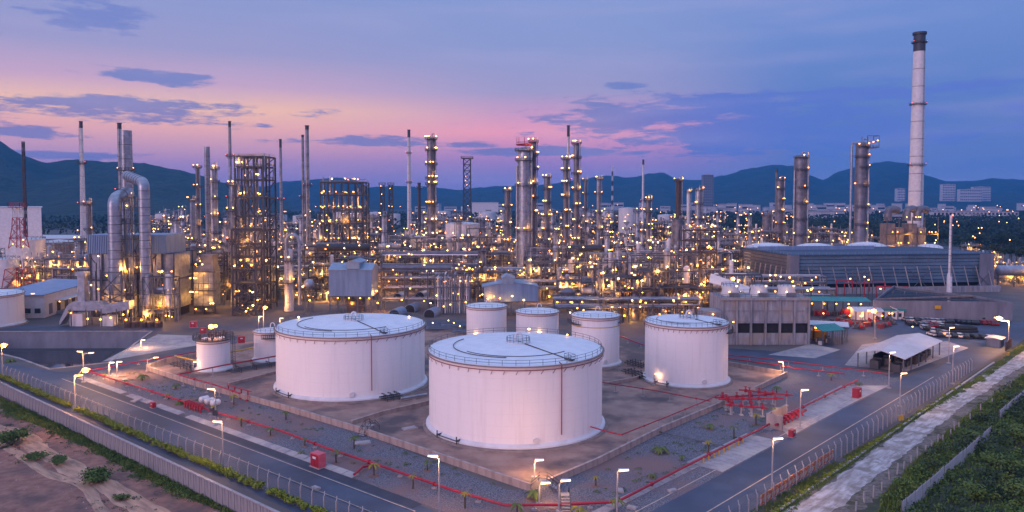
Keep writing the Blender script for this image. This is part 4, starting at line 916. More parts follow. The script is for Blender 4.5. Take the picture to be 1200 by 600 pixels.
# yellow sign at the fence
x, y = G(1056, 500); t = thing('warning_sign', 'small yellow sign on a post outside the right fence', 'sign', (x, y, 0)); obj('post', MB().tube((0, 0, 0), (0, 0, 1.8), .06, 6), M['steel'], t); obj('sign_plate', MB().box(-.7, .7, -.04, .04, 1.4, 2.6), M['yellow'], t, None, .3)
x, y = G(1181, 422); t = thing('warning_sign', 'tiny yellow sign at the far end of the right fence', 'sign', (x, y, 0)); obj('post', MB().tube((0, 0, 0), (0, 0, 1.8), .06, 6), M['steel'], t); obj('sign_plate', MB().box(-.6, .6, -.04, .04, 1.4, 2.4), M['yellow'], t, None, .3)
# ================================================================== THE REFINERY: builders
PC = {}
def plat_mesh(r, full=True):
    key = (round(r * 2) / 2, full)
    if key not in PC:
        rr_ = key[0]; a0, a1 = (0, 2 * PI) if full else (R(-150), R(60)); n = 14
        d = MB().ringdeck(0, 0, 0, rr_ * .98, rr_ + 1.5, .25, n, a0, a1)
        for j in range(6): a = a0 + (a1 - a0) * (j + .5) / 6; d.beam((math.cos(a) * rr_, math.sin(a) * rr_, -1.4), (math.cos(a) * (rr_ + 1.4), math.sin(a) * (rr_ + 1.4), 0), .16)
        rl = MB().ringrail(0, 0, .25, rr_ + 1.45, 1.2, n, .07, 1, a0, a1)
        m1_ = d.mesh('platform', False); m1_.materials.append(M['dark']); m2_ = rl.mesh('railing', False); m2_.materials.append(M['dark']); PC[key] = (m1_, m2_)
    return PC[key]
def add_plat(t, z, r, rz=0, full=True, x=0, y=0, nl=2, lk=None, lr=.42, rnd_=rnd):
    a, b_ = plat_mesh(r, full); o = obj('platform', a, None, t, (x, y, z), rz); obj('railing', b_, None, o)
    for i in range(nl):
        an = rnd_.uniform(R(190), R(350)); lamp(t, x + math.cos(an) * (r + 1.2), y + math.sin(an) * (r + 1.2), z + 1.9, lk, lr)
    return o
def ladder(t, x, y, z0, z1):
    q = MB()
    for s_ in (-.3, .3): q.beam((x + s_, y, z0), (x + s_, y, z1), .1)
    q.ringtube(x, y, (z0 + z1) / 2, .5, .05, 6, 3)
    k = int((z1 - z0) / 1.6)
    for i in range(k): q.beam((x - .3, y, z0 + i * 1.6), (x + .3, y, z0 + i * 1.6), .08); 
    for i in range(int((z1 - z0) / 3)): q.box(x - .42, x + .42, y - .6, y - .5, z0 + i * 3, z0 + i * 3 + .12)
    obj('ladder', q, M['dark'], t)
def column(label, px, yt, d, w, plats=(), style='silver', zb=0, side=None, full=True, nl=2, pipes=1, lr=.42, taper=0, name='distillation_column', top='dome', lk=None, cat='column', group=None, pxb=None):
    x = X_(px, d); z = Z_(yt, d); r = w / 2 / F * d; t = thing(name, label, cat, (x, d, zb), 0, group); hgt = z - zb
    if side: pass
    pr = [(0, r * (1.15 if not taper else 1 + taper)), (hgt * .06, r * (1.15 if not taper else 1 + taper * .9)), (hgt * .08, r * (1 + taper * .85)), (hgt * .62, r * (1 + taper * .3)), (hgt * .9, r)]
    pr += ([(hgt - r * .6, r), (hgt - r * .2, r * .75), (hgt, r * .15)] if top == 'dome' else [(hgt, r)])
    obj('shell', MB().lathe(0, 0, pr, 20), M[style], t)
    for p in plats: add_plat(t, hgt * p, r * (1.0), rnd.uniform(-.5, .5), full, nl=nl, lr=lr, lk=lk)
    if hgt > 14: ladder(t, r * .3, -r - .6, 1, hgt * .96)
    for p in plats[::3]: glow(t, r * .8 + 1, -r - 1.6, hgt * p + 2.2, 700)
    glow(t, -r, -r - 3, 5, 2500)
    for i in range(pipes):
        a = (R(-25), R(200), R(-70), R(250))[i % 4]; e = r + .8; q = MB(); c, s_ = math.cos(a), math.sin(a); zz = hgt * (1 - .16 * i)
        q.path([(c * r * .3, s_ * r * .3, zz), (c * r * .3, s_ * r * .3, zz + 1.6), (c * e, s_ * e, zz + 1.6), (c * e, s_ * e, hgt * (.08 + .1 * i))], max(.22, r * .14), 7)
        obj('overhead_pipe', q, M['pipe'], t)
    return t
def stack(label, px, yt, d, wt, wb, cap=None, rings=(), style='white', zb=0, pxt=None, beacons=True, name='chimney', lampk='L4', cap_style='dark'):
    x = X_(px, d); z = Z_(yt, d) - zb; rt = wt / 2 / F * d; rb = wb / 2 / F * d; t = thing(name, label, 'chimney', (x, d, zb))
    zc_ = z - (cap or 0) / F * d; f = lambda h: rb + (rt - rb) * h / z
    obj('shaft', MB().lathe(0, 0, [(0, rb)] + [(zc_ * k / 6, f(zc_ * k / 6)) for k in range(1, 7)], 24), M[style], t)
    if cap:
        obj('cap', MB().lathe(0, 0, [(zc_, rt * 1.06), (z - rt * .5, rt * 1.04), (z - rt * .45, rt * 1.25), (z, rt * 1.25), (z, rt * .8), (z - 1, rt * .8)], 24, close=False), M[cap_style], t)
    for k in rings:
        zz = z * k; add_plat(t, zz, f(zz) , 0, True, nl=0)
        if beacons:
            for a in (R(200), R(340)): lamp(t, math.cos(a) * (f(zz) + 1.5), math.sin(a) * (f(zz) + 1.5), zz + 1.4, lampk, .28)
    bd = MB()
    for k in range(1, 12): zz = zc_ * k / 12; bd.ringtube(0, 0, zz, f(zz) + .02, .06 + rt * .03, 24, 4)
    obj('joint_band', bd, M['steel'], t)
    ladder(t, rt * .2, -rb - .35, 1, z * .97)
    return t
def frame(name, label, x, y, w, dp, levels, bays=3, rz=0, posts='rust', vessels=0, lamps=10, stair=False, decks=True, brace=True, dbays=2, pw=.5, cat='steel frame', lr=.42, seed=0, vst='silver', group=None, pipes=8, split=True):
    """open steel structure: posts, beams and decks are parts"""
    rr = random.Random(seed * 13 + 5); t = thing(name, label, cat, (x, y, 0), rz, group); top = levels[-1]
    xs = [-w / 2 + w * i / bays for i in range(bays + 1)]; ys = [-dp / 2 + dp * i / dbays for i in range(dbays + 1)]
    pm = MB().box(-pw / 2, pw / 2, -pw / 2, pw / 2, 0, top).mesh('post', False); pm.materials.append(M[posts])
    for a in xs:
        for c in ys:
            if c in (ys[0], ys[-1]) or a in (xs[0], xs[-1]): obj('post', pm, None, t, (a, c, 0))
    for li, z in enumerate(levels):
        q = MB()
        for c in ys: q.beam((xs[0], c, z), (xs[-1], c, z), pw * .7, pw)
        for a in xs: q.beam((a, ys[0], z - .05), (a, ys[-1], z - .05), pw * .7, pw)
        obj('beam', q, M[posts], t, smooth=False)
        if decks:
            if rr.random() < .8: obj('deck', MB().box(xs[0], xs[-1] if rr.random() < .6 else xs[-2], ys[0] + .3, ys[-1] * rr.choice((1, .3)), z + pw * .5 + .02, z + pw * .5 + .14), M['dark'], t)
            obj('railing', MB().rail([(xs[0], ys[0], z + .3), (xs[-1], ys[0], z + .3), (xs[-1], ys[-1], z + .3)], 1.1, .08, 3), M['yellow' if rr.random() < .15 else 'steel'], t, smooth=False)
    if brace:
        q = MB(); lv = [0] + list(levels)
        for i in range(len(lv) - 1):
            k = rr.randrange(bays)
            q.beam((xs[k], ys[0] - .05, lv[i]), (xs[k + 1], ys[0] - .05, lv[i + 1]), pw * .5)
            if rr.random() < .6: q.beam((xs[k + 1], ys[0] - .1, lv[i]), (xs[k], ys[0] - .1, lv[i + 1]), pw * .5)
            q.beam((xs[-1] + .05, ys[0], lv[i]), (xs[-1] + .05, ys[-1], lv[i + 1]), pw * .5)
        obj('brace', q, M[posts], t, smooth=False)
    if stair:
        lv = [0] + list(levels)
        for i in range(len(lv) - 1):
            s_ = 1 if i % 2 else -1; a = Vector((-w * .3 * s_, ys[0] - 1.4, lv[i] + .2)); e = Vector((w * .3 * s_, ys[0] - 1.4, lv[i + 1] + .2))
            obj('stair_flight', MB().beam(a, e, 1.1, .35).beam(a + Vector((0, -.5, 1)), e + Vector((0, -.5, 1)), .1).beam(a + Vector((0, .5, 1)), e + Vector((0, .5, 1)), .1), M['dark'], t, smooth=False)
    for i in range(vessels):
        vx = xs[0] + w * (i + .5) / vessels + rr.uniform(-1, 1); vr = min(w / vessels * .3, rr.uniform(.9, 2.0)); li = rr.randrange(len(levels)); z0 = ([0] + list(levels))[li]; vy = rr.uniform(-.3, .2) * dp
        if rr.random() < .55:
            hh = min(rr.uniform(5, 14), top * .9); obj('vessel', MB().lathe(vx, vy, [(z0 + .5, vr * .4), (z0 + 1, vr), (z0 + hh, vr), (z0 + hh + vr * .5, vr * .5), (z0 + hh + vr * .6, .05)], 14), M[vst if rr.random() < .6 else rr.choice(('white', 'silverd', 'pipe'))], t)
        else: 
            L = min(w / max(vessels, 1) * .45, 5); obj('vessel', MB().drum((vx - L, vy, z0 + vr + .6), (vx + L, vy, z0 + vr + .6), vr * .8, 14), M[vst if rr.random() < .6 else rr.choice(('white', 'silverd', 'pipeb'))], t)
    q = MB(); q2 = MB()
    for i in range(pipes):
        lv = rr.choice([3] + list(levels)) + rr.uniform(.5, 2.2); c = rr.uniform(ys[0], ys[-1]); pr = rr.choice((.12, .16, .2, .3, .42)); tgt = rr.choice((q, q, q2))
        a, e = sorted((rr.uniform(xs[0] * 1.1, xs[-1]), rr.uniform(xs[0], xs[-1] * 1.1)))
        dn = rr.uniform(0, lv)
        tgt.path([(a, c, dn), (a, c, lv), (e, c, lv), (e, c, rr.uniform(lv, min(top * 1.05, lv + 8)) if rr.random() < .5 else max(0, lv - rr.uniform(2, 9)))], pr, 6)
        if rr.random() < .5: e2 = rr.uniform(ys[0], ys[-1]); q.path([(a, ys[0] * 1.15, lv - 1), (a, e2, lv - 1), (a, e2, lv + 3)], pr, 6)
    if q.v: obj('piping', q, M['pipe'], t)
    if q2.v: obj('piping', q2, M[rr.choice(('silverd', 'pipeb', 'rust', 'white'))], t)
    for i in range(lamps):
        z = rr.choice([2.2] + [l + 2 for l in levels]); k = rr.random()
        lx, ly = (rr.uniform(xs[0], xs[-1]), ys[0] + rr.uniform(-.6, .8)) if k < .6 else (rr.uniform(xs[0], xs[-1]), rr.uniform(ys[0], ys[-1]))
        lamp(t, lx, ly, z + rr.uniform(-.4, .6), None, lr * rr.choice((.45, .7, .9, 1.0, 1.4)))
    for i in range(max(2, lamps // 5)): glow(t, rr.uniform(xs[0], xs[-1]), ys[0] + rr.uniform(-1.5, 1), rr.choice([3] + [l + 2.4 for l in levels[:-1]]), rr.choice((1200, 2400, 4200)))
    return t
def rack(label, x0, x1, y, levels, npipe=6, w=7, span=8, lamps=6, m='steel', big=None, seed=0, rz=0, lr=.42, truss=False):
    rr = random.Random(seed + 99); L = x1 - x0; t = thing('pipe_rack', label, 'pipe rack', (x0, y, 0), rz); k = max(1, round(L / span)); s_ = L / k; top = levels[-1]
    pm = MB().box(-.22, .22, -.22, .22, 0, top + .4).mesh('post', False); pm.materials.append(M[m])
    bm2 = MB()
    for z in levels: bm2.box(-.18, .18, 0, w, z - .2, z + .2)
    bm2 = bm2.mesh('cross_beam', False); bm2.materials.append(M[m])
    for i in range(k + 1):
        obj('post', pm, None, t, (i * s_, 0, 0)); obj('post', pm, None, t, (i * s_, w, 0)); obj('cross_beam', bm2, None, t, (i * s_, 0, 0))
    q = MB()
    for z in levels: q.beam((0, -.02, z - .1), (L, -.02, z - .1), .22, .35)
    if truss:
        for i in range(k):
            for z0, z1 in zip(levels, levels[1:]): q.beam((i * s_, -.05, z0), (i * s_ + s_, -.05, z1), .18); q.beam((i * s_, -.12, z1), (i * s_ + s_, -.12, z0), .18)
    obj('edge_beam', q, M[m], t, smooth=False)
    for z in levels:
        for j in range(npipe):
            pr = rr.choice((.13, .18, .25, .33)); yy = .6 + (w - 1.2) * j / max(1, npipe - 1); a = rr.choice((0, 0, rr.uniform(0, L * .3))); e = rr.choice((L, L, rr.uniform(L * .6, L)))
            pts = [(a, yy, z + .25 + pr), (e, yy, z + .25 + pr)]
            if rr.random() < .35: pts.append((e, yy, max(.3, z - rr.uniform(2, 6))))
            obj('pipe', MB().path(pts, pr, 6), M[rr.choice(('pipe', 'pipe', 'silverd', 'pipeb', 'steel', 'white'))], t)
    if big: obj('header_pipe', MB().path([(0, w * .4, top + .4 + big), (L, w * .4, top + .4 + big)], big, 12), M['silverd'], t)
    for i in range(lamps): lamp(t, rr.uniform(0, L), -.3, rr.choice(levels) + rr.uniform(-1.4, 1.5), None, lr * rr.uniform(.7, 1.1))
    for i in range(lamps // 5): glow(t, rr.uniform(0, L), -1.5, levels[0] - 1.5, 1800)
    return t
# ================================================================== landmarks, left to right
stack('slender pale chimney with dark tip at the far left against the wooded hill', 97, 142, 520, 3.6, 7.5, 8, (.45, .72), 'white')
column('short grey column beside the foot of the far left slender chimney', 104, 235, 500, 6.5, (.95, .6), 'silverd', nl=1)
stack('slender chimney with dark tip standing just behind the wide banded stack', 141.8, 144, 400, 4.4, 5.5, 7, (.6,), 'pipe')
stack('wide silver stack rising between the two bent ducts', 149.5, 153, 372, 12.5, 13.5, None, (.765,), 'silver', lampk='L1')
stack('pale stack with bulging bands above the house-shaped furnace', 243.6, 172, 345, 6.4, 6.0, None, (), 'silver', zb=22)
stack('tall slender chimney with dark tip left of the open stair frame', 270.5, 142, 460, 3.0, 5.5, 7, (.52, .78), 'pipe')
stack('thin chimney with dark top right of the open stair frame', 329.5, 163, 620, 2.8, 4.2, 10, (.5,), 'pipe')
stack('thinner, shorter one of the paired slender chimneys', 355.5, 158, 500, 3.0, 3.4, 3, (.55,), 'pipe')
stack('thicker, taller one of the paired slender chimneys with dark cap', 360.7, 147, 495, 4.2, 5.0, 5, (.6,), 'pipe')
stack('white slender chimney with ringed dark tip left of the lamp-ringed column', 479.6, 152, 800, 3.2, 5.6, 9, (.55, .8), 'white')
stack('short rust brown chimney behind the lamp-ringed column', 491.3, 214, 900, 3.6, 4.0, 2, (.9,), 'rust')
stack('blue-white chimney with long dark tip right of the thick twin column', 665.8, 147, 600, 3.2, 4.2, 13, (.6,), 'white')
stack('lone thin white chimney with dark tip before the distant peaks', 753.5, 187, 900, 2.2, 3.6, 6, (.5,), 'white')
stack('dark thin flue beside the squat lamp-lit column', 909.5, 198, 655, 2.6, 2.8, 4, (), 'silverd')
stack('giant white chimney with dark top towering at the right', 1073.2, 38, 620, 12.0, 17.5, 22, (.42, .685, .955), 'white')
stack('pale slim vent pole with thick lower half rising from the water basins', 1115, 253, 392, 2.8, 3.4, None, (), 'white', beacons=False, name='vent_stack')
t = thing('vent_base_sleeve', 'thick pale sleeve around the foot of the slim vent pole', 'sleeve', (X_(1115, 392), 392, 0)); obj('sleeve', MB().lathe(0, 0, [(0, 1.3), (9.5, 1.3), (11.5, .9)], 20), M['white'], t); lamp(t, 0, -1.5, Z_(253, 392) + .4, 'L4', .6)
column('short pale column between furnace and boiler with dark top platform', 225.5, 233, 400, 5.5, (.98, .55), 'silver')
column('dark framed column left of the bulging furnace stack', 232, 194, 500, 4.5, (.98, .8, .62, .45, .3), 'silverd', nl=2)
column('grey column with many platforms right of the bulging furnace stack', 250.5, 194, 430, 8.5, (.97, .86, .72, .58, .44, .3), 'silver', nl=2)
column('fat pale column against the left side of the open stair frame', 274, 213, 352, 9.5, (.97, .76, .52, .3), 'silver', nl=2, pipes=2)
column('white column with an inverted-U pipe beside the second largest tank', 337, 291, 336, 9.5, (.45, .8), 'white', nl=2)
t = thing('loop_pipe', 'inverted-U grey pipe standing left of the blue shed', 'pipe', (X_(345, 335), 334, 0)); obj('pipe', MB().path([(-3.6, 0, Z_(300, 334)), (-3.6, 0, Z_(280, 334)), (-2.4, 0, Z_(276, 334)), (-.4, 0, Z_(275, 334)), (1.6, 0, Z_(278, 334)), (2.2, 0, Z_(284, 334)), (2.2, 0, 3)], .75, 12), M['pipe'], t)
column('lamp-ringed column with six busy platforms left of centre', 505.5, 160, 480, 9.5, (.98, .9, .80, .70, .66, .52, .40, .3, .2, .1), 'silverd', nl=4, pipes=1, lr=.5)
c2_ = column('thick silver column of the twin pair with red-topped crown platform', 614.5, 172, 430, 15.5, (.97, .9, .72, .40), 'silver', nl=2, pipes=2, taper=.12, lr=.5)
column('narrower dark column of the twin pair, full of side platforms', 625, 165, 436, 7, (.99, .9, .8, .7, .6, .5), 'silverd', nl=2, pipes=1, lr=.5)
q = MB(); 
for a in range(8): an = a * PI / 4; q.tube((math.cos(an) * 4.4, math.sin(an) * 4.4, 0), (math.cos(an) * 4.4, math.sin(an) * 4.4, 4.2), .12, 5)
q.ringtube(0, 0, 1.6, 4.4, .1, 20, 4); q.ringtube(0, 0, .2, 4.6, .35, 20, 4); obj('crown_rail', q, M['red'], c2_, (0, 0, Z_(170, 430)))
column('slim lamp-lit column close right of the dark-tipped chimney', 675.3, 167, 500, 6.5, (.99, .88, .76, .64, .52, .4, .26), 'silverd', nl=3, lr=.5)
column('stubby lamp-lit column close left of the dark-tipped chimney', 663, 184, 520, 6.2, (.98, .88, .77, .65, .52, .38, .2), 'silverd', nl=3, lr=.5)
column('short lamp-lit column between the twin pair and the dark-tipped chimney', 641, 206, 560, 7, (.98, .85, .7, .55, .4), 'silverd', nl=3, lr=.5)
column('slim column left of the thick twin column', 594.5, 221, 500, 6.3, (.97, .78, .58, .38), 'silverd', nl=3, lr=.5)
column('slim pale column with dark bulges right of the lamp-lit pair', 701.5, 208, 520, 4.8, (.98, .82, .62, .45), 'silver', nl=2)
column('very thin dark column beyond the lamp-lit pair', 686, 209, 620, 3.4, (.97, .8, .62, .45), 'silverd', nl=1)
column('slim column crowded with lamps in the middle right of the plant', 759.5, 232, 420, 5.2, (.97, .84, .68, .5, .34, .2), 'silverd', nl=2)
column('brown column with bright cap standing on a fat vessel', 795, 209, 480, 6, (.97,), 'rust', nl=2)
column('fat grey vessel beneath the brown bright-capped column', 795, 256, 478, 14, (.98,), 'silverd', nl=2)
column('grey column with a lit top before the unfinished tower block', 818.5, 220, 520, 7.5, (.97, .8, .62, .45, .3), 'silver', nl=2)
column('small white column with red light left of the grey lit one', 807, 222, 600, 4.4, (.96,), 'white', nl=1)
column('squat lamp-lit column left of the broad brown column pair', 913.5, 209, 650, 8.5, (.98, .86, .72, .58, .42, .2), 'silverd', nl=2, full=False, lr=.5)
column('broad brown-grey column left of the right-hand column pair', 937.5, 181, 560, 14.5, (.97, .86, .7, .56, .42, .28, .1), 'silverd', nl=1, full=False, pipes=2, lr=.55)
c3_ = column('broad brown-grey column with an overhanging top cage, nearest the giant chimney', 1008.5, 166, 520, 13.5, (.96, .88, .8, .66, .5, .36, .2), 'silverd', nl=1, full=False, pipes=1, lr=.55)
obj('riser_pipe', MB().path([(-3, 0, Z_(168, 520)), (-6.5, 0, Z_(168, 520)), (-6.8, 0, Z_(172, 520)), (-6.8, 0, 2)], .8, 10), M['pipe'], c3_)
hz_ = Z_(163, 520); q = MB().rail([(-1, -4, hz_ - 6), (10, -4, hz_ - 6), (10, 4, hz_ - 6)], 1.3, .12, 3)
for a in (2, 6, 10): q.beam((a, -4, hz_ - 6), (a, -4, hz_ + 2), .3); q.beam((a, 4, hz_ - 6), (a, 4, hz_ + 2), .3)
for zz in (hz_ - 6, hz_ - 2, hz_ + 2): q.beam((2, -4, zz), (10, -4, zz), .3); q.beam((10, -4, zz), (10, 4, zz), .3)
q.box(0, 10, -4, 4, hz_ - 6.2, hz_ - 6); obj('top_cage', q, M['steel'], c3_, smooth=False)
for a in (3, 6, 9): lamp(c3_, a, -4.4, hz_ - 4 + a * .3, 'L3', .55)
column('short grey column with dark cap left of the broad brown column pair', 899, 250, 620, 10.5, (.95, .6), 'silverd', nl=1)
# lattice towers
def lattice(label, px, yt, yb_, d, wb, wt, cols, n=9, top=None, name='lattice_tower', legw=.35, lamps=0):
    x = X_(px, d); z1 = Z_(yt, d); z0 = max(0, Z_(yb_, d)) if yb_ else 0; t = thing(name, label, 'tower', (x, d, 0)); rb, rt = wb / 2 / F * d, wt / 2 / F * d
    f = lambda u: rb + (rt - rb) * min(1, u * 1.25)
    for i in range(n):
        u0, u1 = i / n, (i + 1) / n; a, b_ = f(u0), f(u1); za, zb = z1 * u0, z1 * u1; q = MB()
        for sx, sy in ((-1, -1), (1, -1), (1, 1), (-1, 1)): q.beam((sx * a, sy * a, za), (sx * b_, sy * b_, zb), legw)
        for (s0, s1) in (((-1, -1), (1, -1)), ((1, -1), (1, 1)), ((1, 1), (-1, 1)), ((-1, 1), (-1, -1))):
            q.beam((s0[0] * a, s0[1] * a, za), (s1[0] * b_, s1[1] * b_, zb), legw * .5); q.beam((s1[0] * a, s1[1] * a, za), (s0[0] * b_, s0[1] * b_, zb), legw * .5)
            q.beam((s0[0] * b_, s0[1] * b_, zb), (s1[0] * b_, s1[1] * b_, zb), legw * .6)
        obj('lattice_section', q, M[cols[i % len(cols)]], t, smooth=False)
    if top: q = MB().box(-rt * 1.7, rt * 1.7, -rt * 1.7, rt * 1.7, z1, z1 + .3).rail([(-rt * 1.7, -rt * 1.7, z1), (rt * 1.7, -rt * 1.7, z1), (rt * 1.7, rt * 1.7, z1), (-rt * 1.7, rt * 1.7, z1)], 2.5, .2, 2, True); obj('top_deck', q, M[top], t)
    for i in range(lamps): lamp(t, rnd.uniform(-1, 1) * rt, -rt - .4, z1 * rnd.uniform(.4, 1), None, .45)
    return t
lattice('red and white lattice mast with a red top basket at the far left', 20.5, 243, 0, 420, 26, 8, ('red', 'red', 'white', 'white', 'red', 'red', 'red', 'white'), 8, 'red', legw=.34)
lattice('very thin dark mast behind the lattice mast, before the hill', 29, 166, 0, 560, 3, 2, ('rust', 'dark'), 16, None, name='radio_mast', legw=.4)
lattice('open dark lattice tower right of the lamp-ringed column', 547.5, 186, 0, 860, 9, 8, ('dark',), 14, 'dark', legw=.9, lamps=4)
lattice('thin far mast left of the lone thin white chimney', 717.5, 195, 0, 1500, 1.8, 1.2, ('rust', 'white'), 12, None, name='radio_mast', legw=.7)
lattice('short dark lattice column pair near the white slender chimney, left one', 448, 217, 0, 760, 5, 4, ('dark',), 10, 'dark', legw=.8, lamps=4)
lattice('short dark lattice column pair near the white slender chimney, right one', 458, 217, 0, 760, 5, 4, ('dark',), 10, 'dark', legw=.8, lamps=4)
# tall stair frame and vessel frame
lv = [Z_(y_, 330) for y_ in (360, 345, 330, 315, 300, 285, 268)]
frame('stair_frame', 'zigzag stair frame with dark flights at the front of the tall open structure', X_(288.5, 326), 326, 10, 8, lv, 1, 0, 'dark', 0, 14, stair=True, dbays=1, pw=.6, seed=1, pipes=3)
lv = [Z_(y_, 342) for y_ in (355, 332, 310, 290, 270, 253, 232, 211, 196, 184)]
frame('open_structure', 'tallest open steel structure, rising behind the zigzag stair frame', X_(298, 342), 344, 13.2, 13, lv, 3, R(-6), 'dark', 9, 34, dbays=2, pw=.65, seed=2, pipes=34, vst='silver')
lv = [Z_(y_, 480) for y_ in (300, 282, 262, 246, 229, 214)]
frame('steel_structure', 'square frame full of yellow-lit upright vessels left of centre', X_(403, 480), 484, 27, 18, lv, 6, 0, 'dark', 16, 64, dbays=2, pw=.7, seed=3, pipes=44, lr=.45, vst='pipe')
# the boiler with two bent ducts (left)
bd_ = 318; X0 = X_(104, bd_); X1 = X_(203, bd_)
t = thing('recovery_boiler', 'big boiler with corrugated upper band and panelled walls, left', 'boiler', ((X0 + X1) / 2, bd_, 0)); hw = (X1 - X0) / 2 ; xb = X_(196, bd_) - (X0 + X1) / 2
za, zb, zc_, z5 = 3.5, Z_(328, bd_), Z_(297, bd_), Z_(275, bd_)
for lo, hi_, nm in ((za, zb - .3, 'wall_panel'), (zb + .3, zc_ - .3, 'wall_panel')):
    k = 9
    for i in range(k):
        a = -hw + 2 * hw * i / k; obj(nm, MB().box(a + .12, a + 2 * hw / k - .12, 0, 16, lo, hi_), M['silver'], t, smooth=False)
q = MB(); k = 44
for i in range(k): a = -hw + (hw + xb) * i / k; q.box(a, a + (hw + xb) / k * .6, -2.0, -1.6, zc_, z5)
q.box(-hw, xb, -1.6, 17, zc_, z5); obj('corrugated_band', q, M['bluesh'], t, smooth=False)
obj('base_plinth', MB().box(-hw + .5, hw - .5, .3, 15, 0, za), M['black'], t); obj('walkway', MB().box(-hw - 1, hw + 1, -1.4, 0, zb - .2, zb + .1).rail([(-hw - 1, -1.4, zb), (hw + 1, -1.4, zb)], 1.2, .1, 3), M['dark'], t, smooth=False)
for i in range(8): obj('post', MB().beam((-hw + 2 * hw * i / 7, -.5, 0), (-hw + 2 * hw * i / 7, -.5, zc_), .45), M['steel'], t)
for i in range(7): glow(t, -hw + 2 * hw * (i + .5) / 7, -3.2, (3, 9, 6)[i % 3], 900)
glow(t, hw + 2, -3, 8, 1800); glow(t, hw + 3, 2, 18, 1200)
for i in range(16): lamp(t, rnd.uniform(-hw, hw), -1.9, rnd.choice((3, 5, zb + 2, zb - 2, zc_ - 1)), rnd.choice(('L1', 'L3', 'L2')), .45)
def duct(label, pts, r, d, mt='silver'):
    o = Vector((X_(pts[0][0], d), d, 0)); P = [Vector((X_(a, d + dd), d + dd, Z_(b_, d + dd))) - o for a, b_, dd in pts]; t = thing('bent_duct', label, 'duct', tuple(o))
    S = [P[0]]
    for i in range(1, len(P) - 1):
        a = P[i] + (P[i - 1] - P[i]).normalized() * min(r * 1.5, (P[i - 1] - P[i]).length * .45); e = P[i] + (P[i + 1] - P[i]).normalized() * min(r * 1.5, (P[i + 1] - P[i]).length * .45)
        S += [a] + [(a * (1 - u) ** 2 + P[i] * 2 * u * (1 - u) + e * u * u) for u in (.2, .4, .6, .8)] + [e]
    S.append(P[-1]); obj('duct_tube', MB().path([tuple(p) for p in S], r, 20), M[mt], t)
    q = MB()
    for a, e in zip(P, P[1:]):
        L = (e - a).length; k = int(L / 3.2); dr = (e - a).normalized()
        for i in range(1, k):
            if L * i / k > r * 1.4 and L * (1 - i / k) > r * 1.4 or L < 12: c = a + dr * L * i / k; obj('stiffener_ring', MB().path([tuple(c - dr * .13), tuple(c + dr * .13)], r * 1.05, 20), M['steel'], t)
    return t
duct('left bent silver duct dropping into a braced hopper frame', [(134, 333, -4), (134, 233, -4), (150, 226, 10)], 2.3 * 1.15, 312)
duct('right bent silver duct dropping to the ground beside the boiler', [(169, 368, -4), (169, 214, -4), (150, 206, 14)], 2.1 * 1.05, 312)
t = thing('duct_frame', 'braced steel frame under the left bent duct', 'steel frame', (X_(134, 306), 306, 0)); w = 4.2
for sx in (-w, w):
    for sy in (-4, 3): obj('post', MB().beam((sx, sy, 0), (sx, sy, Z_(315, 306)), .5), M['steel'], t)
for z0, z1 in ((1, 6), (8, Z_(344, 306)), (Z_(342, 306), Z_(318, 306))):
    obj('brace', MB().beam((-w, -4, z0), (w, -4, z1), .35).beam((-w, -4.1, z1), (w, -4.1, z0), .35).beam((-w, -4, z1), (w, -4, z1), .4), M['steel'], t)
obj('hopper', MB().lathe(0, 0, [(Z_(352, 306), 1.5), (Z_(333, 306), 3.2)], 4), M['silver'], t); lamp(t, 5, -4, 8, 'L1', .5); lamp(t, -5, -4.5, 14, 'L3', .45)
lv = [Z_(y_, 313) for y_ in (345, 320, 300, 280, 262, 246, 232)]
frame('steel_structure', 'slim braced tower with ladders between the two bent silver ducts', X_(151, 313), 312, 6.5, 6, lv, 2, 0, 'steel', 2, 8, dbays=1, pw=.35, seed=61, pipes=16, vst='silver')
lv = [Z_(y_, 306) for y_ in (362, 345, 325)]
frame('steel_structure', 'pipe-wrapped walkway frame along the front of the boiler, amber lit', X_(184, 306), 308, 13, 5, lv, 3, 0, 'steel', 3, 10, dbays=1, pw=.35, seed=62, pipes=22, vst='silver')
t = thing('boiler_piping', 'upright pale pipes climbing the panelled boiler wall', 'pipes', (X_(150, 315), 315, 0)); rb_ = random.Random(3)
for i in range(22):
    a = rb_.uniform(-17, 17); z = rb_.uniform(9, Z_(297, 318)); obj('pipe', MB().path([(a, 0, 1), (a, 0, z), (a + rb_.uniform(-3, 3), 0, z), (a + rb_.uniform(-3, 3), 0, z + 2)], rb_.uniform(.14, .4), 6), M[rb_.choice(('pipe', 'silver', 'steel', 'rust'))], t)
# low flat duct and sheds at its foot
t = thing('flat_duct', 'low rectangular duct on legs at the foot of the boiler', 'duct', (X_(110, 296), 296, 0)); P = [(-13.5, 2.2), (-10.5, 8.2), (-8.5, 9.8), (2, 9.8), (4, 8.6), (14, 10.2)]
for (a, za_), (c, zb_) in zip(P, P[1:]): q = MB(); q.add([(a, -2.2, za_ - 3.4 if a > -10 else za_ - 1.6), (c, -2.2, zb_ - 3.4), (c, 2.2, zb_ - 3.4), (a, 2.2, za_ - 3.4 if a > -10 else za_ - 1.6), (a, -2.2, za_), (c, -2.2, zb_), (c, 2.2, zb_), (a, 2.2, za_)], [(0, 3, 2, 1), (4, 5, 6, 7), (0, 1, 5, 4), (1, 2, 6, 5), (2, 3, 7, 6), (3, 0, 4, 7)]); obj('duct_section', q, M['silver'], t, smooth=False)
for a in (-9, -3, 3, 9, 13): obj('leg', MB().beam((a, -2, 0), (a, -2, 7), .4).beam((a, 2, 0), (a, 2, 7), .4), M['steel'], t)
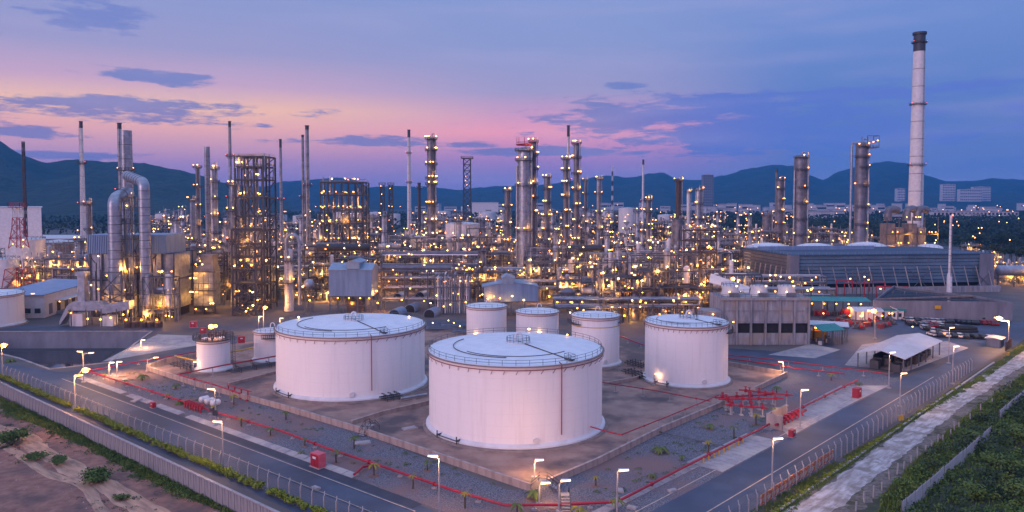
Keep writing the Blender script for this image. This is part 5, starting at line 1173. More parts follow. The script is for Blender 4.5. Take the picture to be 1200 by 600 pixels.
obj('riser_box', MB().box(-6.6, -3.8, -1.4, 1.4, 9.8, 20).box(-7.1, -3.3, -1.9, 1.9, 20, 21.5), M['silver'], t, smooth=False)
obj('fan_house', MB().box(-10, -5, -1.2, 2.6, 0, 5).box(2, 7, -1, 2.6, 0, 4), M['white'], t, smooth=False)
for a in (-8.5, -2, 3, 7, 12): lamp(t, a, -2.8, rnd.uniform(3, 6), rnd.choice(('L1', 'L3')), .45)
t = thing('pump_skid', 'row of low reddish pump boxes at the boiler foot under the right bent duct', 'pumps', (X_(165, 292), 292, 0))
for i in range(5): obj('pump', MB().box(-7 + i * 3, -5 + i * 3, -1, 1, 0, 2.2).tube((-6 + i * 3, -1.6, 1.2), (-6 + i * 3, 1.6, 1.2), .5, 10), M['rust'], t)
for a in (-6, 0, 6): lamp(t, a, -1.6, 3.3, 'L3', .5)
# furnace
fd = 330; t = thing('furnace', 'house-shaped pale furnace with narrow shoulders below the bulging stack', 'furnace', (X_(241, fd), fd, 0)); w = 4.3
q = MB(); zt = [3.5, Z_(318, fd), Z_(312, fd), Z_(298, fd)]
obj('leg', MB().beam((-w, -3, 0), (-w, -3, 3.5), .5).beam((w, -3, 0), (w, -3, 3.5), .5).beam((0, -3, 0), (0, -3, 3.5), .5), M['dark'], t)
for i in range(4):
    for j in range(3): obj('wall_panel', MB().box(-w + i * w / 2 + .08, -w + (i + 1) * w / 2 - .08, -4, 4, zt[0] + (zt[1] - zt[0]) * j / 3 + .1, zt[0] + (zt[1] - zt[0]) * (j + 1) / 3 - .1), M['silver'], t, smooth=False)
q = MB(); q.add([(-w, -4, zt[1]), (w, -4, zt[1]), (w, 4, zt[1]), (-w, 4, zt[1]), (-w * .35, -3, zt[2] + 1), (w * .9, -3, zt[2] + 1), (w * .9, 3, zt[2] + 1), (-w * .35, 3, zt[2] + 1)], [(0, 3, 2, 1), (4, 5, 6, 7), (0, 1, 5, 4), (1, 2, 6, 5), (2, 3, 7, 6), (3, 0, 4, 7)]); q.box(-w * .35, w * .9, -3, 3, zt[2] + 1, zt[3]); obj('convection_box', q, M['silverd'], t, smooth=False)
for z in (zt[0], zt[0] + (zt[1] - zt[0]) * .45, zt[1]): obj('walkway', MB().box(-w - 1.3, w + 1.3, -5.3, -4, z, z + .2).rail([(-w - 1.3, -5.3, z), (w + 1.3, -5.3, z)], 1.2, .1, 2.5), M['dark'], t, smooth=False)
for i in range(5): glow(t, rnd.uniform(-w - 3, w + 3), -6.5, (2, 6, 12, 18, 24)[i], 450)
for i in range(12): lamp(t, rnd.uniform(-w - 1, w + 1), -5.5, rnd.choice((2.5, 5, 10, 16, 22)), None, .45)
for i in (-1, 1): obj('burner_drum', MB().drum((i * 2.6 - .8, -3.6, 1.6), (i * 2.6 + .8, -3.6, 1.6), 1.1), M['silverd'], t)
# blue shed on stilts
t = thing('blue_shed', 'blue corrugated shed raised on stilts with a roof monitor', 'shed', (X_(384.5, 328), 328, 0), R(-3)); w = 18.9; ze, zl = Z_(316, 328), Z_(347, 328); dp = 13
k = 34
fr = MB()
for i in range(k): a = w * i / k; fr.box(a, a + w / k * .62, -.12, 0, zl, ze)
fr.box(0, w, 0, .1, zl, ze); obj('front_cladding', fr, M['bluesh'], t, smooth=False)
sdq = MB().box(w - .1, w, .1, dp, zl, ze).box(0, .1, .1, dp, zl, ze).box(.1, w - .1, dp - .1, dp, zl, ze); obj('side_cladding', sdq, M['bluesh'], t, smooth=False)
q = MB(); q.add([(-.4, -.6, ze), (w + .4, -.6, ze), (w + .4, dp / 2, ze + 2.6), (-.4, dp / 2, ze + 2.6), (-.4, dp + .6, ze), (w + .4, dp + .6, ze), (-.4, -.6, ze - .25), (w + .4, -.6, ze - .25), (w + .4, dp + .6, ze - .25), (-.4, dp + .6, ze - .25)], [(0, 1, 2, 3), (3, 2, 5, 4), (0, 6, 7, 1), (1, 7, 8, 5, 2), (4, 5, 8, 9), (0, 3, 4, 9, 6)]); obj('roof', q, M['roofb'], t, smooth=False)
q = MB().box(w * .42, w * .72, -.3, dp, ze + .4, ze + 3.2); q.add([(w * .40, -.6, ze + 3.2), (w * .74, -.6, ze + 3.2), (w * .74, dp, ze + 3.2), (w * .40, dp, ze + 3.2), (w * .57, -.6, ze + 4.4), (w * .57, dp, ze + 4.4)], [(0, 1, 4), (1, 2, 5, 4), (2, 3, 5), (3, 0, 4, 5), (0, 3, 2, 1)]); obj('roof_monitor', q, M['roofb'], t, smooth=False)
for a in (.3, w * .33, w * .66, w - .3): obj('stilt', MB().beam((a, .4, 0), (a, .4, zl), .5).beam((a, dp - .4, 0), (a, dp - .4, zl), .5), M['steel'], t)
obj('cross_brace', MB().beam((.3, .3, .5), (w * .33, .3, zl - .5), .25).beam((w * .66, .3, zl - .5), (w - .3, .3, .5), .25).beam((0, .3, 3.6), (w, .3, 3.6), .3), M['steel'], t)
obj('floor', MB().box(.2, w - .2, .2, dp - .2, zl - .3, zl), M['dark'], t); obj('enclosure', MB().box(w * .35, w * .7, 4, 9, 0, 5), M['rust'], t)
for a in (3, 8, 13, 17): lamp(t, a, 3, zl - 1.2, 'L3', .4)
glow(t, w + 1.8, 3, zl + 1, 2500, (1.0, .36, .08)); glow(t, 9, 4, 4, 2500); lamp(t, w + 1.4, 3, zl + 2, 'L3', .6); lamp(t, w + 1.2, 6, 4, 'L3', .5)
# curved roofed shed
t = thing('curved_shed', 'pale shed with raised roof monitor, its left half glowing amber', 'shed', (X_(567, 320), 320, 0), R(2)); w = 23.3; ze, zl = Z_(336, 320), Z_(353.5, 320)
k = 30
for nm, f_ in (('front_cladding', 0),): 
    fr = MB()
    for i in range(k):
        u = (i + .5) / k; zt_ = ze + (1.6 * math.sin(PI * u)) ; a = w * i / k; fr.box(a, a + w / k * .7, -.12, 0, zl, zt_); fr.box(a, a + w / k, 0, .12, zl, zt_)
    obj(nm, fr, M['bluesh'], t, smooth=False)
q = MB(); n = 16; vs = []
for i in range(n + 1):
    u = i / n; z = ze + 1.6 * math.sin(PI * u); vs += [(w * u, -.5, z + .1), (w * u, 12, z + .1)]
q.add(vs, [(2 * i, 2 * i + 2, 2 * i + 3, 2 * i + 1) for i in range(n)]); q.add([(-1, -.3, ze), (0, -.3, ze + .2), (0, 12, ze + .2), (-1, 12, ze)], [(0, 1, 2, 3)]); obj('roof', q, M['roofb'], t)
obj('end_wall', MB().box(0, .1, .1, 12, zl, ze).box(w - .1, w, .1, 12, zl, ze).box(.1, w - .1, 11.9, 12, zl, ze), M['bluesh'], t, smooth=False)
q = MB().box(w * .34, w * .56, -.35, 10, ze + 1, ze + 3.6); q.add([(w * .32, -.6, ze + 3.6), (w * .58, -.6, ze + 3.6), (w * .58, 10, ze + 3.6), (w * .32, 10, ze + 3.6), (w * .42, -.6, ze + 5.0), (w * .42, 10, ze + 5.0)], [(0, 1, 4), (1, 2, 5, 4), (2, 3, 5), (3, 0, 4, 5), (0, 3, 2, 1)]); obj('roof_monitor', q, M['roofb'], t, smooth=False)
for a in (.4, w * .25, w * .5, w * .75, w - .4): obj('stilt', MB().beam((a, .4, 0), (a, .4, zl), .45), M['steel'], t)
obj('floor', MB().box(.2, w - .2, .2, 11.8, zl - .3, zl), M['dark'], t)
glow(t, 2.5, -2.5, zl + 1.5, 1500, (1.0, .36, .06)); glow(t, 10, -2.5, zl, 350)
for a, z, k_, s_ in ((1.6, zl + 1.4, 'L3', .6), (4.2, zl + 2.4, 'L3', .35), (6.8, zl + 1.6, 'L3', .45), (12, zl + 2.5, 'L2', .5), (17, zl + .8, 'L2', .5)): lamp(t, a, -1.5, z, k_, s_)
# louvred vent pipe rack gantry between the sheds
rr = random.Random(4)
rack('pale blue-lit pipe bridge with trussed sides right of the blue shed', X_(446, 336), X_(528, 336), 336, [Z_(352, 336), Z_(338, 336), Z_(327, 336), Z_(318, 336)], 6, 8, 9, 8, big=1.0, seed=1, truss=True)
rack('long upper pipe bridge behind the blue shed carrying pale pipes', X_(446, 365), X_(560, 365), 365, [Z_(312, 365), Z_(300, 365)], 8, 9, 11, 8, big=.9, seed=2)
t = thing('pipe_bank', 'tall bank of upright pale pipes between the two sheds', 'pipes', (X_(530, 326), 326, 0))
for i in range(15): a = -7.5 + i * 1.05; z = Z_(322 + (i % 4) * 3, 326); obj('pipe', MB().path([(a, 0, .5), (a, 0, z), (a, 6, z + .6)], .22 + .08 * (i % 3), 7), M[('pipe', 'white', 'pipeb')[i % 3]], t)
for i in range(5): obj('post', MB().beam((-8 + i * 4, -.6, 0), (-8 + i * 4, -.6, Z_(320, 326)), .4), M['steel'], t)
obj('beam', MB().beam((-8, -.7, 6), (8, -.7, 6), .35).beam((-8, -.7, 12), (8, -.7, 12), .35).beam((-8, -.7, Z_(322, 326)), (8, -.7, Z_(322, 326)), .4), M['steel'], t)
for i in range(5): lamp(t, rr.uniform(-8, 10), -1.4, rr.uniform(2, 18), None, .4)
for i, (px, py) in enumerate(((538, 385), (552, 392), (520, 388), (475, 384))):
    x, y = G(px, py); t = thing('valve_skid', ['low steel pipe skid with walkway left of the small middle tanks', 'low pipe skid close behind the nearest tank roof', 'low skid of blue pipes at the foot of the upright pipe bank', 'low dark pipe skid behind the second largest tank'][i], 'skid', (x, y, 0))
    for k in range(5): obj('pipe', MB().path([(-7, k * 1.1, 1 + .3 * (k % 2)), (7, k * 1.1, 1 + .3 * (k % 2))], .22, 6), M['pipeb'], t)
    obj('walkway', MB().box(-7, 7, -1.2, -.2, 2, 2.15).rail([(-7, -1.2, 2), (7, -1.2, 2)], 1.1, .08, 2), M['steel'], t, smooth=False)
    for a in (-4, 4): lamp(t, a, -1.5, 3.4, None, .3)
# dark domed heat exchangers: half pipes in the yard
for i, (px, py) in enumerate(((466, 352), (492, 350), (508, 356), (480, 366), (503, 372), (462, 372))):
    x, y = G(px, py); t = thing('half_round_cover', 'grey half-round cover standing in the dark yard right of the blue shed', 'cover', (x, y, 0), R(-12), 'half-round covers in the yard')
    obj('cover', MB().path([(0, 0, 1.0), (0, 9, 1.0)], 2.5, 18), M['bluesh'], t); obj('end_plate', MB().path([(0, -.12, 1.0), (0, -.02, 1.0)], 2.3, 18), M['black'], t)
# fat dark headers
for (lb, xa, xb_, py, d, rpx, m_) in (('fat dark horizontal pipe left of centre behind the blue shed', 372, 432, 290, 400, 4.5, 'dark'), ('fat dark horizontal pipe right of the thick twin column', 666, 722, 291, 410, 4.0, 'dark'),
     ('silver pipe header ending at the right edge near the cooling tower', 1172, 1230, 317, 430, 6, 'silver'), ('thin blue horizontal header across the middle right', 690, 800, 297, 395, 1.2, 'pipeb')):
    x0_, x1_ = X_(xa, d), X_(xb_, d); z = Z_(py, d); t = thing('header_pipe_run', lb, 'pipe', (x0_, d, 0)); rp = rpx / F * d
    obj('pipe', MB().drum((0, 0, z), (x1_ - x0_, 0, z), rp, 16), M[m_], t); k = max(2, int((x1_ - x0_) / 9))
    for i in range(k + 1): obj('saddle_post', MB().cbox((x1_ - x0_) * i / k, 0, 0, .5, .5, z - rp * .9), M['steel'], t)
    for i in range(4): lamp(t, rr.uniform(0, x1_ - x0_), -rp - .6, z + rr.uniform(-1, 1.8), None, .42)
# ================================================================== RIGHT-HAND BUILDINGS
ca = R(6.5); cu = Vector((math.cos(ca), math.sin(ca))); cw = Vector((-math.sin(ca), math.cos(ca)))
cx0, cy0 = G(927, 299, 20.7); CLn = 116.0; CWd = 64.0
t = thing('cooling_tower', 'long dark blue louvred cooling tower with sloping sides and pale struts', 'cooling tower', (cx0, cy0, 0), ca); hgt = 20.7; inset = 5.5
nb = 8
for i in range(nb):   # louvre bands of the long face, each band leaning inwards towards the ground
    z1 = hgt - .8 - (hgt - 5.2) * i / nb; z0 = z1 - (hgt - 5.2) / nb + .28; f1 = inset * (1 - z1 / hgt) * .9; f0 = inset * (1 - z0 / hgt) * .9
    q = MB(); q.add([(0, f0, z0), (CLn, f0, z0), (CLn, f1, z1), (0, f1, z1), (0, f0 + .3, z0), (CLn, f0 + .3, z0), (CLn, f1 + .3, z1), (0, f1 + .3, z1)], [(0, 1, 2, 3), (7, 6, 5, 4), (0, 4, 5, 1), (3, 2, 6, 7), (1, 5, 6, 2), (0, 3, 7, 4)]); obj('louvre_band', q, M['louvre'], t, smooth=False)
    q = MB(); q.add([(f0, 0, z0), (f0, CWd, z0), (f1, CWd, z1), (f1, 0, z1), (f0 + .3, 0, z0), (f0 + .3, CWd, z0), (f1 + .3, CWd, z1), (f1 + .3, 0, z1)], [(3, 2, 1, 0), (4, 5, 6, 7), (1, 5, 4, 0), (7, 6, 2, 3), (2, 6, 5, 1), (4, 7, 3, 0)]); obj('louvre_band', q, M['louvre2'] if 'louvre2' in M else M['silverd'], t, smooth=False)
for i in range(17):
    a = 4 + (CLn - 6) * i / 16; obj('strut', MB().beam((a + 1.2, -1.9, .5), (a - 1.2, .1, 14.2), .34), M['kerb'], t, smooth=False)
for i in range(10):
    a = 4 + (CWd - 6) * i / 9; obj('strut', MB().beam((-1.9, a, .5), (.1, a, 13.6), .45), M['kerb'], t, smooth=False)
for i in range(27):
    a = 5 + (CLn - 15) * i / 26; f1 = inset * .04; f0 = inset * .75; obj('mullion', MB().beam((a, f0 - .12, 4.8), (a, f1 - .12, hgt - .9), .16), M['bluec'], t, smooth=False)
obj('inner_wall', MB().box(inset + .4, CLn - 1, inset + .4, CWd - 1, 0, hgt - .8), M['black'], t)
obj('corner_panel', MB().box(-.15, 4.5, -.5, 0, 3, hgt - .1).box(-.5, -.15, -.5, 3.5, 3, hgt - .1), M['bluec'], t); obj('corner_panel', MB().box(CLn - 8, CLn + .4, -.5, 0, 2, hgt - .1), M['bluec'], t)
obj('top_deck', MB().box(-.4, CLn + .4, -.3, CWd, hgt - .7, hgt), M['roofd'], t); obj('railing', MB().rail([(0, 0, hgt), (CLn, 0, hgt), (CLn, CWd, hgt), (0, CWd, hgt)], 1.3, .12, 4, True), M['bluesh'], t, smooth=False)
obj('side_parapet', MB().box(.2, CLn * .62, CWd * .62, CWd * .64, hgt, hgt + 2.2), M['bluesh'], t)
for i in range(3): obj('cross_strut', MB().beam((30 + i * 37, -1.2, 1), (42 + i * 37, -.3, 12), .3).beam((42 + i * 37, -1.25, 1), (30 + i * 37, -.35, 12), .3), M['steel'], t, smooth=False)
obj('basin', MB().box(-3, CLn + 3, -3, -.4, 0, 3.2), M['concrete'], t)
for i, (px, w_, yt) in enumerate(((900, 52, 284.5), (957, 46, 285), (1017, 46, 283.5), (1091, 28, 286))):
    d = 500; x = X_(px, d); r_ = w_ / 2 / F * d; z = Z_(290.5, d); zt = Z_(yt, d); t = thing('domed_tank', ['white domed tank roof with rusty streaks behind the left end of the cooling tower', 'white domed tank roof behind the cooling tower below the broad brown column', 'white domed tank roof behind the cooling tower beneath the caged column', 'smallest white domed tank roof behind the cooling tower by the giant chimney'][i], 'storage tank', (x, d, 0))
    obj('shell', MB().lathe(0, 0, [(0, r_), (z, r_)], 32, close=False), M['white'], t); obj('dome', MB().lathe(0, 0, [(z, r_ * 1.02)] + [(z + (zt - z) * math.sin(a * PI / 12), r_ * math.cos(a * PI / 12)) for a in range(1, 6)] + [(zt, .05)], 32, close=False), M['troof'], t)
# concrete fan building
d = 257; xl = X_(848, d); xr = X_(950, d); w = xr - xl; zt = Z_(349, d); t = thing('fan_building', 'weathered concrete cooling building with six bays and three fan boxes on its roof', 'building', (xl, d, 0))
nb = 6
for i in range(nb + 1): a = w * i / nb; obj('pilaster', MB().box(a - .3, a + .3, -.55, .2, 0, zt), M['concrete'], t)
zz = [0, 4.1, 7.6, 11.3, zt - .9]
for i in range(nb):
    a, b_ = w * i / nb + .3, w * (i + 1) / nb - .3
    for j, (z0, z1) in enumerate(((0, 4.1), (4.4, 7.5), (7.9, 11.6), (11.9, zt - .9))):
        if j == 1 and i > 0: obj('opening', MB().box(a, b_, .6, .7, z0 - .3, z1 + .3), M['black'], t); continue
        obj('wall_panel', MB().box(a + .04, b_ - .04, -.1, .3, z0 + .05, z1 - .03), M['concrete'], t, smooth=False)
for z in (7.7, 11.75): obj('string_course', MB().box(-.3, w + .3, -.35, .1, z - .15, z + .15), M['concrete'], t)
obj('roof_slab', MB().box(-.6, w + .6, -.8, 15, zt - .8, zt), M['concrete'], t); obj('body', MB().box(.3, w - .3, .75, 14.8, 0, zt - .85), M['concrete'], t)
[obj('side_wall', MB().box(a, a + .5, .2, 14.8, 0, zt - .85), M['concrete'], t) for a in (-.5, w)]
obj('railing', MB().rail([(-.4, -.6, zt), (w + .4, -.6, zt), (w + .4, 14.6, zt), (-.4, 14.6, zt)], 1.2, .08, 2, True), M['steel'], t, smooth=False)
for i, pc in enumerate((857, 891, 923.5)):
    fx = X_(pc, d + 7) - xl; 
    fb = obj('fan_box', MB().lathe(fx, 7, [(zt, 3.0), (zt + .6, 3.1), (zt + 2.2, 2.75), (zt + 3.2, 3.1), (zt + 3.5, 3.1), (zt + 3.5, 2.7)], 20), M['white'], t)
    obj('fan_railing', MB().ringrail(fx, 7, zt + 3.4, 3.05, 1.0, 14, .06), M['steel'], fb); obj('motor', MB().box(fx - 1.6, fx + 1.6, 1.8, 3, zt, zt + 1.4), M['silverd'], fb)
    lamp(t, fx + 1.5, 4.2, zt + 3.6, 'L2', .4); lamp(t, fx - 1.2, 3.6, zt + 1.6, 'L2', .3)
lamp(t, w + .4, -.8, zt + 3, 'L1', .5); obj('pump_house', MB().box(-7, -.8, -2, 6, 0, 12).box(-6, -1, -2.2, -2, 4, 9), M['concrete'], t)
for z in (3, 7, 11): lamp(t, -4, -3, z, 'L1', .4)
# green and grey roofed sheds
def shed(name, label, corner, rz, w, L, eave, ridge, roofm, open_=True, posts=4, inside_=None, wall='white', hip=0, over=.6):
    t = thing(name, label, 'shed', (corner[0], corner[1], 0), rz)
    if ridge > eave:
        q = MB(); v = [(-over, -over, eave), (L + over, -over, eave), (L + over, w / 2, ridge), (-over, w / 2, ridge), (L + over, w + over, eave), (-over, w + over, eave)]
        v += [(x, y, z - .15) for x, y, z in v]
        q.add(v, [(0, 1, 2, 3), (3, 2, 4, 5), (7, 6, 9, 8), (8, 9, 11, 10), (0, 6, 7, 1), (1, 7, 8, 2), (2, 8, 10, 4), (4, 10, 11, 5), (5, 11, 9, 3), (3, 9, 6, 0)])
        obj('roof', q, M[roofm], t, smooth=False); n = int(L / 1.2)
        rb = MB()
        for i in range(n + 1): a = -over + (L + 2 * over) * i / n; rb.beam((a, -over, eave + .05), (a, w / 2, ridge + .05), .08).beam((a, w / 2, ridge + .05), (a, w + over, eave + .05), .08)
        obj('roof_rib', rb, M[roofm], t, smooth=False)
    else: obj('roof', MB().box(-over, L + over, -over, w + over, eave - .15, eave + .15), M[roofm], t)
    for i in range(posts):
        for y in (0, w): obj('post', MB().box(L * i / (posts - 1) - .15, L * i / (posts - 1) + .15, y - .15, y + .15, 0, eave - .2), M['steel'], t)
    if not open_: 
        obj('wall', MB().box(0, L, 0, .15, 0, eave - .2).box(0, L, w - .15, w, 0, eave - .2).box(0, .15, .15, w - .15, 0, eave - .2).box(L - .15, L, .15, w - .15, 0, eave - .2), M[wall], t, smooth=False)
        if ridge > eave: q = MB(); [q.add([(x, 0, eave - .2), (x, w, eave - .2), (x, w / 2, ridge - .2)], [(0, 1, 2)]) for x in (.02, L - .02)]; obj('gable', q, M[wall], t, smooth=False)
    return t
ra = math.atan2(RD.y, RD.x)
t = shed('gabled_barn', 'large open barn with pale gabled roof and dark machinery beneath, right', (112, 213), ra, 12.5, 37, 4.6, 6.3, 'roofw', posts=6)
rr = random.Random(21)
for i in range(14): obj('equipment', MB().cbox(2 + i * 2.5, rr.uniform(2, 4), 0, 2.0, 2.2, rr.uniform(1.6, 2.6)).cbox(2 + i * 2.5, 8 + rr.uniform(-1, 1), .2, 2.1, 2.4, rr.uniform(2, 3)), M[rr.choice(('dark', 'dark', 'rust', 'steel'))], t)
obj('low_wall', MB().box(6, 37, 10, 10.2, 0, 3.4), M['dark'], t); lamp(t, 33, 7, 8.9, 'L3', .3)
x, y = G(964, 405.5); t = shed('green_roof_shed', 'small open shed with teal green roof in front of the concrete fan building', (x, y), .35, 9, 8.5, 5.2, 6.6, 'roofg', posts=3)
for i in range(6): obj('equipment', MB().cbox(1 + i * 1.3, 2 + i % 3 * 2, 0, 1, 1.4, 1.2 + i % 2), M['steel' if i % 2 else 'white'], t)
obj('cage', MB().rail([(.3, .1, 0), (8.2, .1, 0)], 4.8, .07, .8), M['steel'], t, smooth=False)
x, y = G(951, 401); t = shed('grey_canopy', 'low grey canopy beside the concrete fan building with amber light under it', (x, y + 4), -.35, 10, 13, 5.6, 6.4, 'roofw', posts=3)
lamp(t, 3, 4, 4, 'L3', .6); lamp(t, 7, 2, 4.2, 'L3', .4); obj('pump_block', MB().cbox(4, 5, 0, 5, 4, 3), M['yellow'], t)
x, y = G(944, 371); t = shed('pump_canopy', 'long teal green canopy over red fire pumps', (x, y), -.12, 14, 26, 7.0, 7.8, 'roofg', posts=5)
for i in range(7): obj('pump', MB().cbox(3 + i * 3.4, 3 + (i % 3) * 2.5, 0, 2.2, 2, 1.8).tube((3 + i * 3.4, 2, 1.2), (3 + i * 3.4, 5, 1.2), .7, 10), M['red' if i % 3 else 'dark'], t)
obj('fuel_tank', MB().box(15, 20, -2, 1.5, .3, 3.6), M['red'], t)
for a in (3, 8, 13, 18, 23): lamp(t, a, 1.5, 5.5, 'L1', .4)
x, y = G(1036, 374); t = shed('gatehouse', 'small white gatehouse with green roof below the basin wall', (x, y), -.1, 8, 8, 3.8, 5.8, 'roofg', open_=False); 
for i in range(3): obj('window', MB().box(1.4 + i * 2.2, 2.6 + i * 2.2, -.05, 0, 1, 2.6), M['glass'], t)
x, y = G(1052, 374.5); t = shed('gatehouse', 'small white gabled porch right of the green roofed gatehouse', (x, y), ra, 6, 6.5, 3.6, 5.4, 'roofw', open_=False)
x, y = G(1003, 375); t = shed('gatehouse', 'low building with pale hipped roof behind the orange street lamp', (x, y), 0, 8, 11, 3.6, 5.0, 'roofw', open_=False)
x, y = G(1172, 408); t = shed('guard_hut', 'small pale roofed guard hut by the gate at the right edge', (x, y), ra, 4, 5, 3.0, 3.3, 'roofw', open_=False, wall='bluec')
x, y = G(1178, 412); gt = thing('gate', 'dark rusty barred gate by the guard hut at the right edge', 'gate', (x, y, 0), ra)
for i in range(12): obj('bar', MB().box(i * .9, i * .9 + .15, -.08, .08, .1, 3.2), M['rust'], gt)
obj('rail', MB().box(0, 10.2, -.05, .05, 2.8, 3.0).box(0, 10.2, -.05, .05, .4, .6), M['rust'], gt)
# water basins
P1, P2, P3, P4 = (152, 314), (207, 309), (204, 331), (188, 368); zt = 7.7
t = thing('water_basin', 'raised concrete water basin with still dark water, right', 'basin', (0, 0, 0))
def wallseg(a, b_, nm, z0=0, z1=zt, w=.5, k=8, m='bluec'):
    a, b_ = Vector(a), Vector(b_); 
    for i in range(k):
        c, e = a.lerp(b_, i / k), a.lerp(b_, (i + 1) / k); n = (e - c).normalized(); c = c + n * .05; obj(nm, MB().beam((c.x, c.y, (z0 + z1) / 2), (e.x, e.y, (z0 + z1) / 2), w, z1 - z0), M[m], t, smooth=False)
wallseg(P1, P2, 'wall_panel', k=10); wallseg(P2, P3, 'wall_panel', k=4); wallseg(P3, P4, 'wall_panel', k=7); wallseg(P4, P1, 'wall_panel', k=10)
mid1 = (Vector(P1).lerp(Vector(P4), .12)); q = MB().beam((mid1.x, mid1.y, zt - .3), (P3[0], P3[1], zt - .3), 1.0, .6); obj('divider', q, M['found'], t)
o = obj('water', MB().poly([P1, P2, P3, P4], zt - .9), M['water'], t); o['kind'] = 'structure'
obj('number_plate', MB().box(176, 178.5, 310.8, 310.95, 4.6, 6.0), M['yellow'], t)
x, y = G(1008, 352); t = thing('red_pipework', 'tall red pipe loops and railings between the green canopy and the basin', 'pipework', (x, y, 0))
for i, (a, z, L) in enumerate(((-12, 10, 8), (-8, 8.5, 12), (2, 9.5, 9), (8, 7, 14))): obj('pipe', MB().path([(a, 0, 0), (a, 0, z), (a + L, -i, z), (a + L, -i, z - 4)], .32, 8), M['red'], t)
for a in (-3, 1, 5): obj('frame', MB().beam((a, 2, 0), (a, 2, 14), .3).beam((a + 2, 2, 0), (a + 2, 2, 14), .3).beam((a, 2, 14), (a + 2, 2, 14), .3), M['steel'], t)
for a, z in ((-6, 11), (1, 12), (3, 10.5), (9, 6)): lamp(t, a, -2, z, 'L1', .5)
t = thing('leaning_panel', 'pale sloping sheet roof behind the fan building roof boxes', 'roof', (X_(832, 300), 300, 0)); q = MB(); q.add([(0, 0, 17), (16, 0, 12.5), (18, 5, 14.5), (2, 5, 20)], [(0, 1, 2, 3)]); q.add([(0, 0, 16.8), (16, 0, 12.3), (18, 5, 14.3), (2, 5, 19.8)], [(3, 2, 1, 0)]); obj('sheet', q, M['roofw'], t, smooth=False); obj('post', MB().beam((1, 1, 0), (1, 1, 17), .3).beam((15, 1, 0), (15, 1, 13), .3), M['steel'], t); lamp(t, 9, -2, 18.5, 'L3', 1.1); glow(t, 9, -3, 19, 2500)
rq = random.Random(17)
for i in range(34):
    x, y = G(rq.uniform(960, 1050), rq.uniform(372, 386)); k = rq.randrange(3); t = thing('yard_equipment', uniq(('red pump skid', 'brown crated machine', 'grey valve set')[k] + ' on the yard below the green canopy, ' + ('left part' if x < 150 else 'middle' if x < 162 else 'right part'), ['small', 'larger', 'another', 'lower', 'farther', 'nearer', 'dusty', 'tilted', 'lone', 'squat', 'plain', 'tall']), 'equipment', (x, y, 0), rq.uniform(0, 3))
    obj('skid', MB().box(-1.3, 1.3, -.8, .8, 0, .3), M['dark'], t); obj('machine', MB().drum((-.8, 0, 1.0), (.7, 0, 1.0), .6, 10).cbox(0, .3, .3, .6, .6, 1.6), M[('red', 'rust', 'steel')[k]], t)
    if i % 3 == 0: obj('post', MB().beam((1.2, 0, 0), (1.2, 0, 4.2), .12), M['steel'], t); lamp(t, 1.2, -.1, 4.3, 'L3' if i % 2 else 'L1', .4)
    if i % 9 == 0: glow(t, 1.2, -.6, 4.0, 700, (1.0, .36, .07))
# parked vehicles
def make_car(kind):
    t = thing('parked_car', 'x', 'car'); 
    if kind == 'pickup' and False:
        obj('body', MB().box(-2.5, 2.5, -.9, .9, .45, 1.05).box(-.6, .9, -.82, .82, 1.05, 1.1), None or CM, t); q = MB(); q.add([(-.7, -.84, 1.05), (1.3, -.84, 1.05), (1.3, .84, 1.05), (-.7, .84, 1.05), (-.5, -.7, 1.75), (.75, -.7, 1.75), (.75, .7, 1.75), (-.5, .7, 1.75)], [(0, 1, 5, 4), (1, 2, 6, 5), (2, 3, 7, 6), (3, 0, 4, 7), (4, 5, 6, 7)]); obj('cab', q, M['glass'], t, smooth=False); obj('roof', MB().box(-.55, .8, -.74, .74, 1.74, 1.82).box(-2.4, -.7, -.85, .85, 1.05, 1.12), CM, t)
    else:
        obj('body', MB().box(-2.2, 2.2, -.88, .88, .4, 1.0), CM, t); q = MB(); q.add([(-1.9, -.85, 1.0), (1.2, -.85, 1.0), (1.2, .85, 1.0), (-1.9, .85, 1.0), (-1.5, -.68, 1.6), (.6, -.68, 1.6), (.6, .68, 1.6), (-1.5, .68, 1.6)], [(0, 1, 5, 4), (1, 2, 6, 5), (2, 3, 7, 6), (3, 0, 4, 7)]); obj('window_band', q, M['glass'], t, smooth=False)
        obj('roof', MB().box(-1.5, .6, -.7, .7, 1.6, 1.66), CM, t)
    wm_ = MB().path([(0, -.1, 0), (0, .1, 0)], .34, 10).mesh('wheel', False); wm_.materials.append(M['tyre'])
    for a in (-1.35, 1.4):
        for y in (-.85, .85): obj('wheel', wm_, None, t, (a, y, .34))
    return t
CARS = {}
for cn, cc in (('white', (.7, .7, .72)), ('black', (.02, .02, .025)), ('red', (.4, .02, .03)), ('silver', (.35, .36, .40))):
    CM = mat(cn + '_car_paint', cc, .3, .1, c2=tuple(c * .8 for c in cc), scale=.5); CARS[cn] = make_car('pickup' if cn in ('white',) else 'car'); CARS[cn].location = (0, 0, -500)
first = {k: True for k in CARS}
rr = random.Random(31)
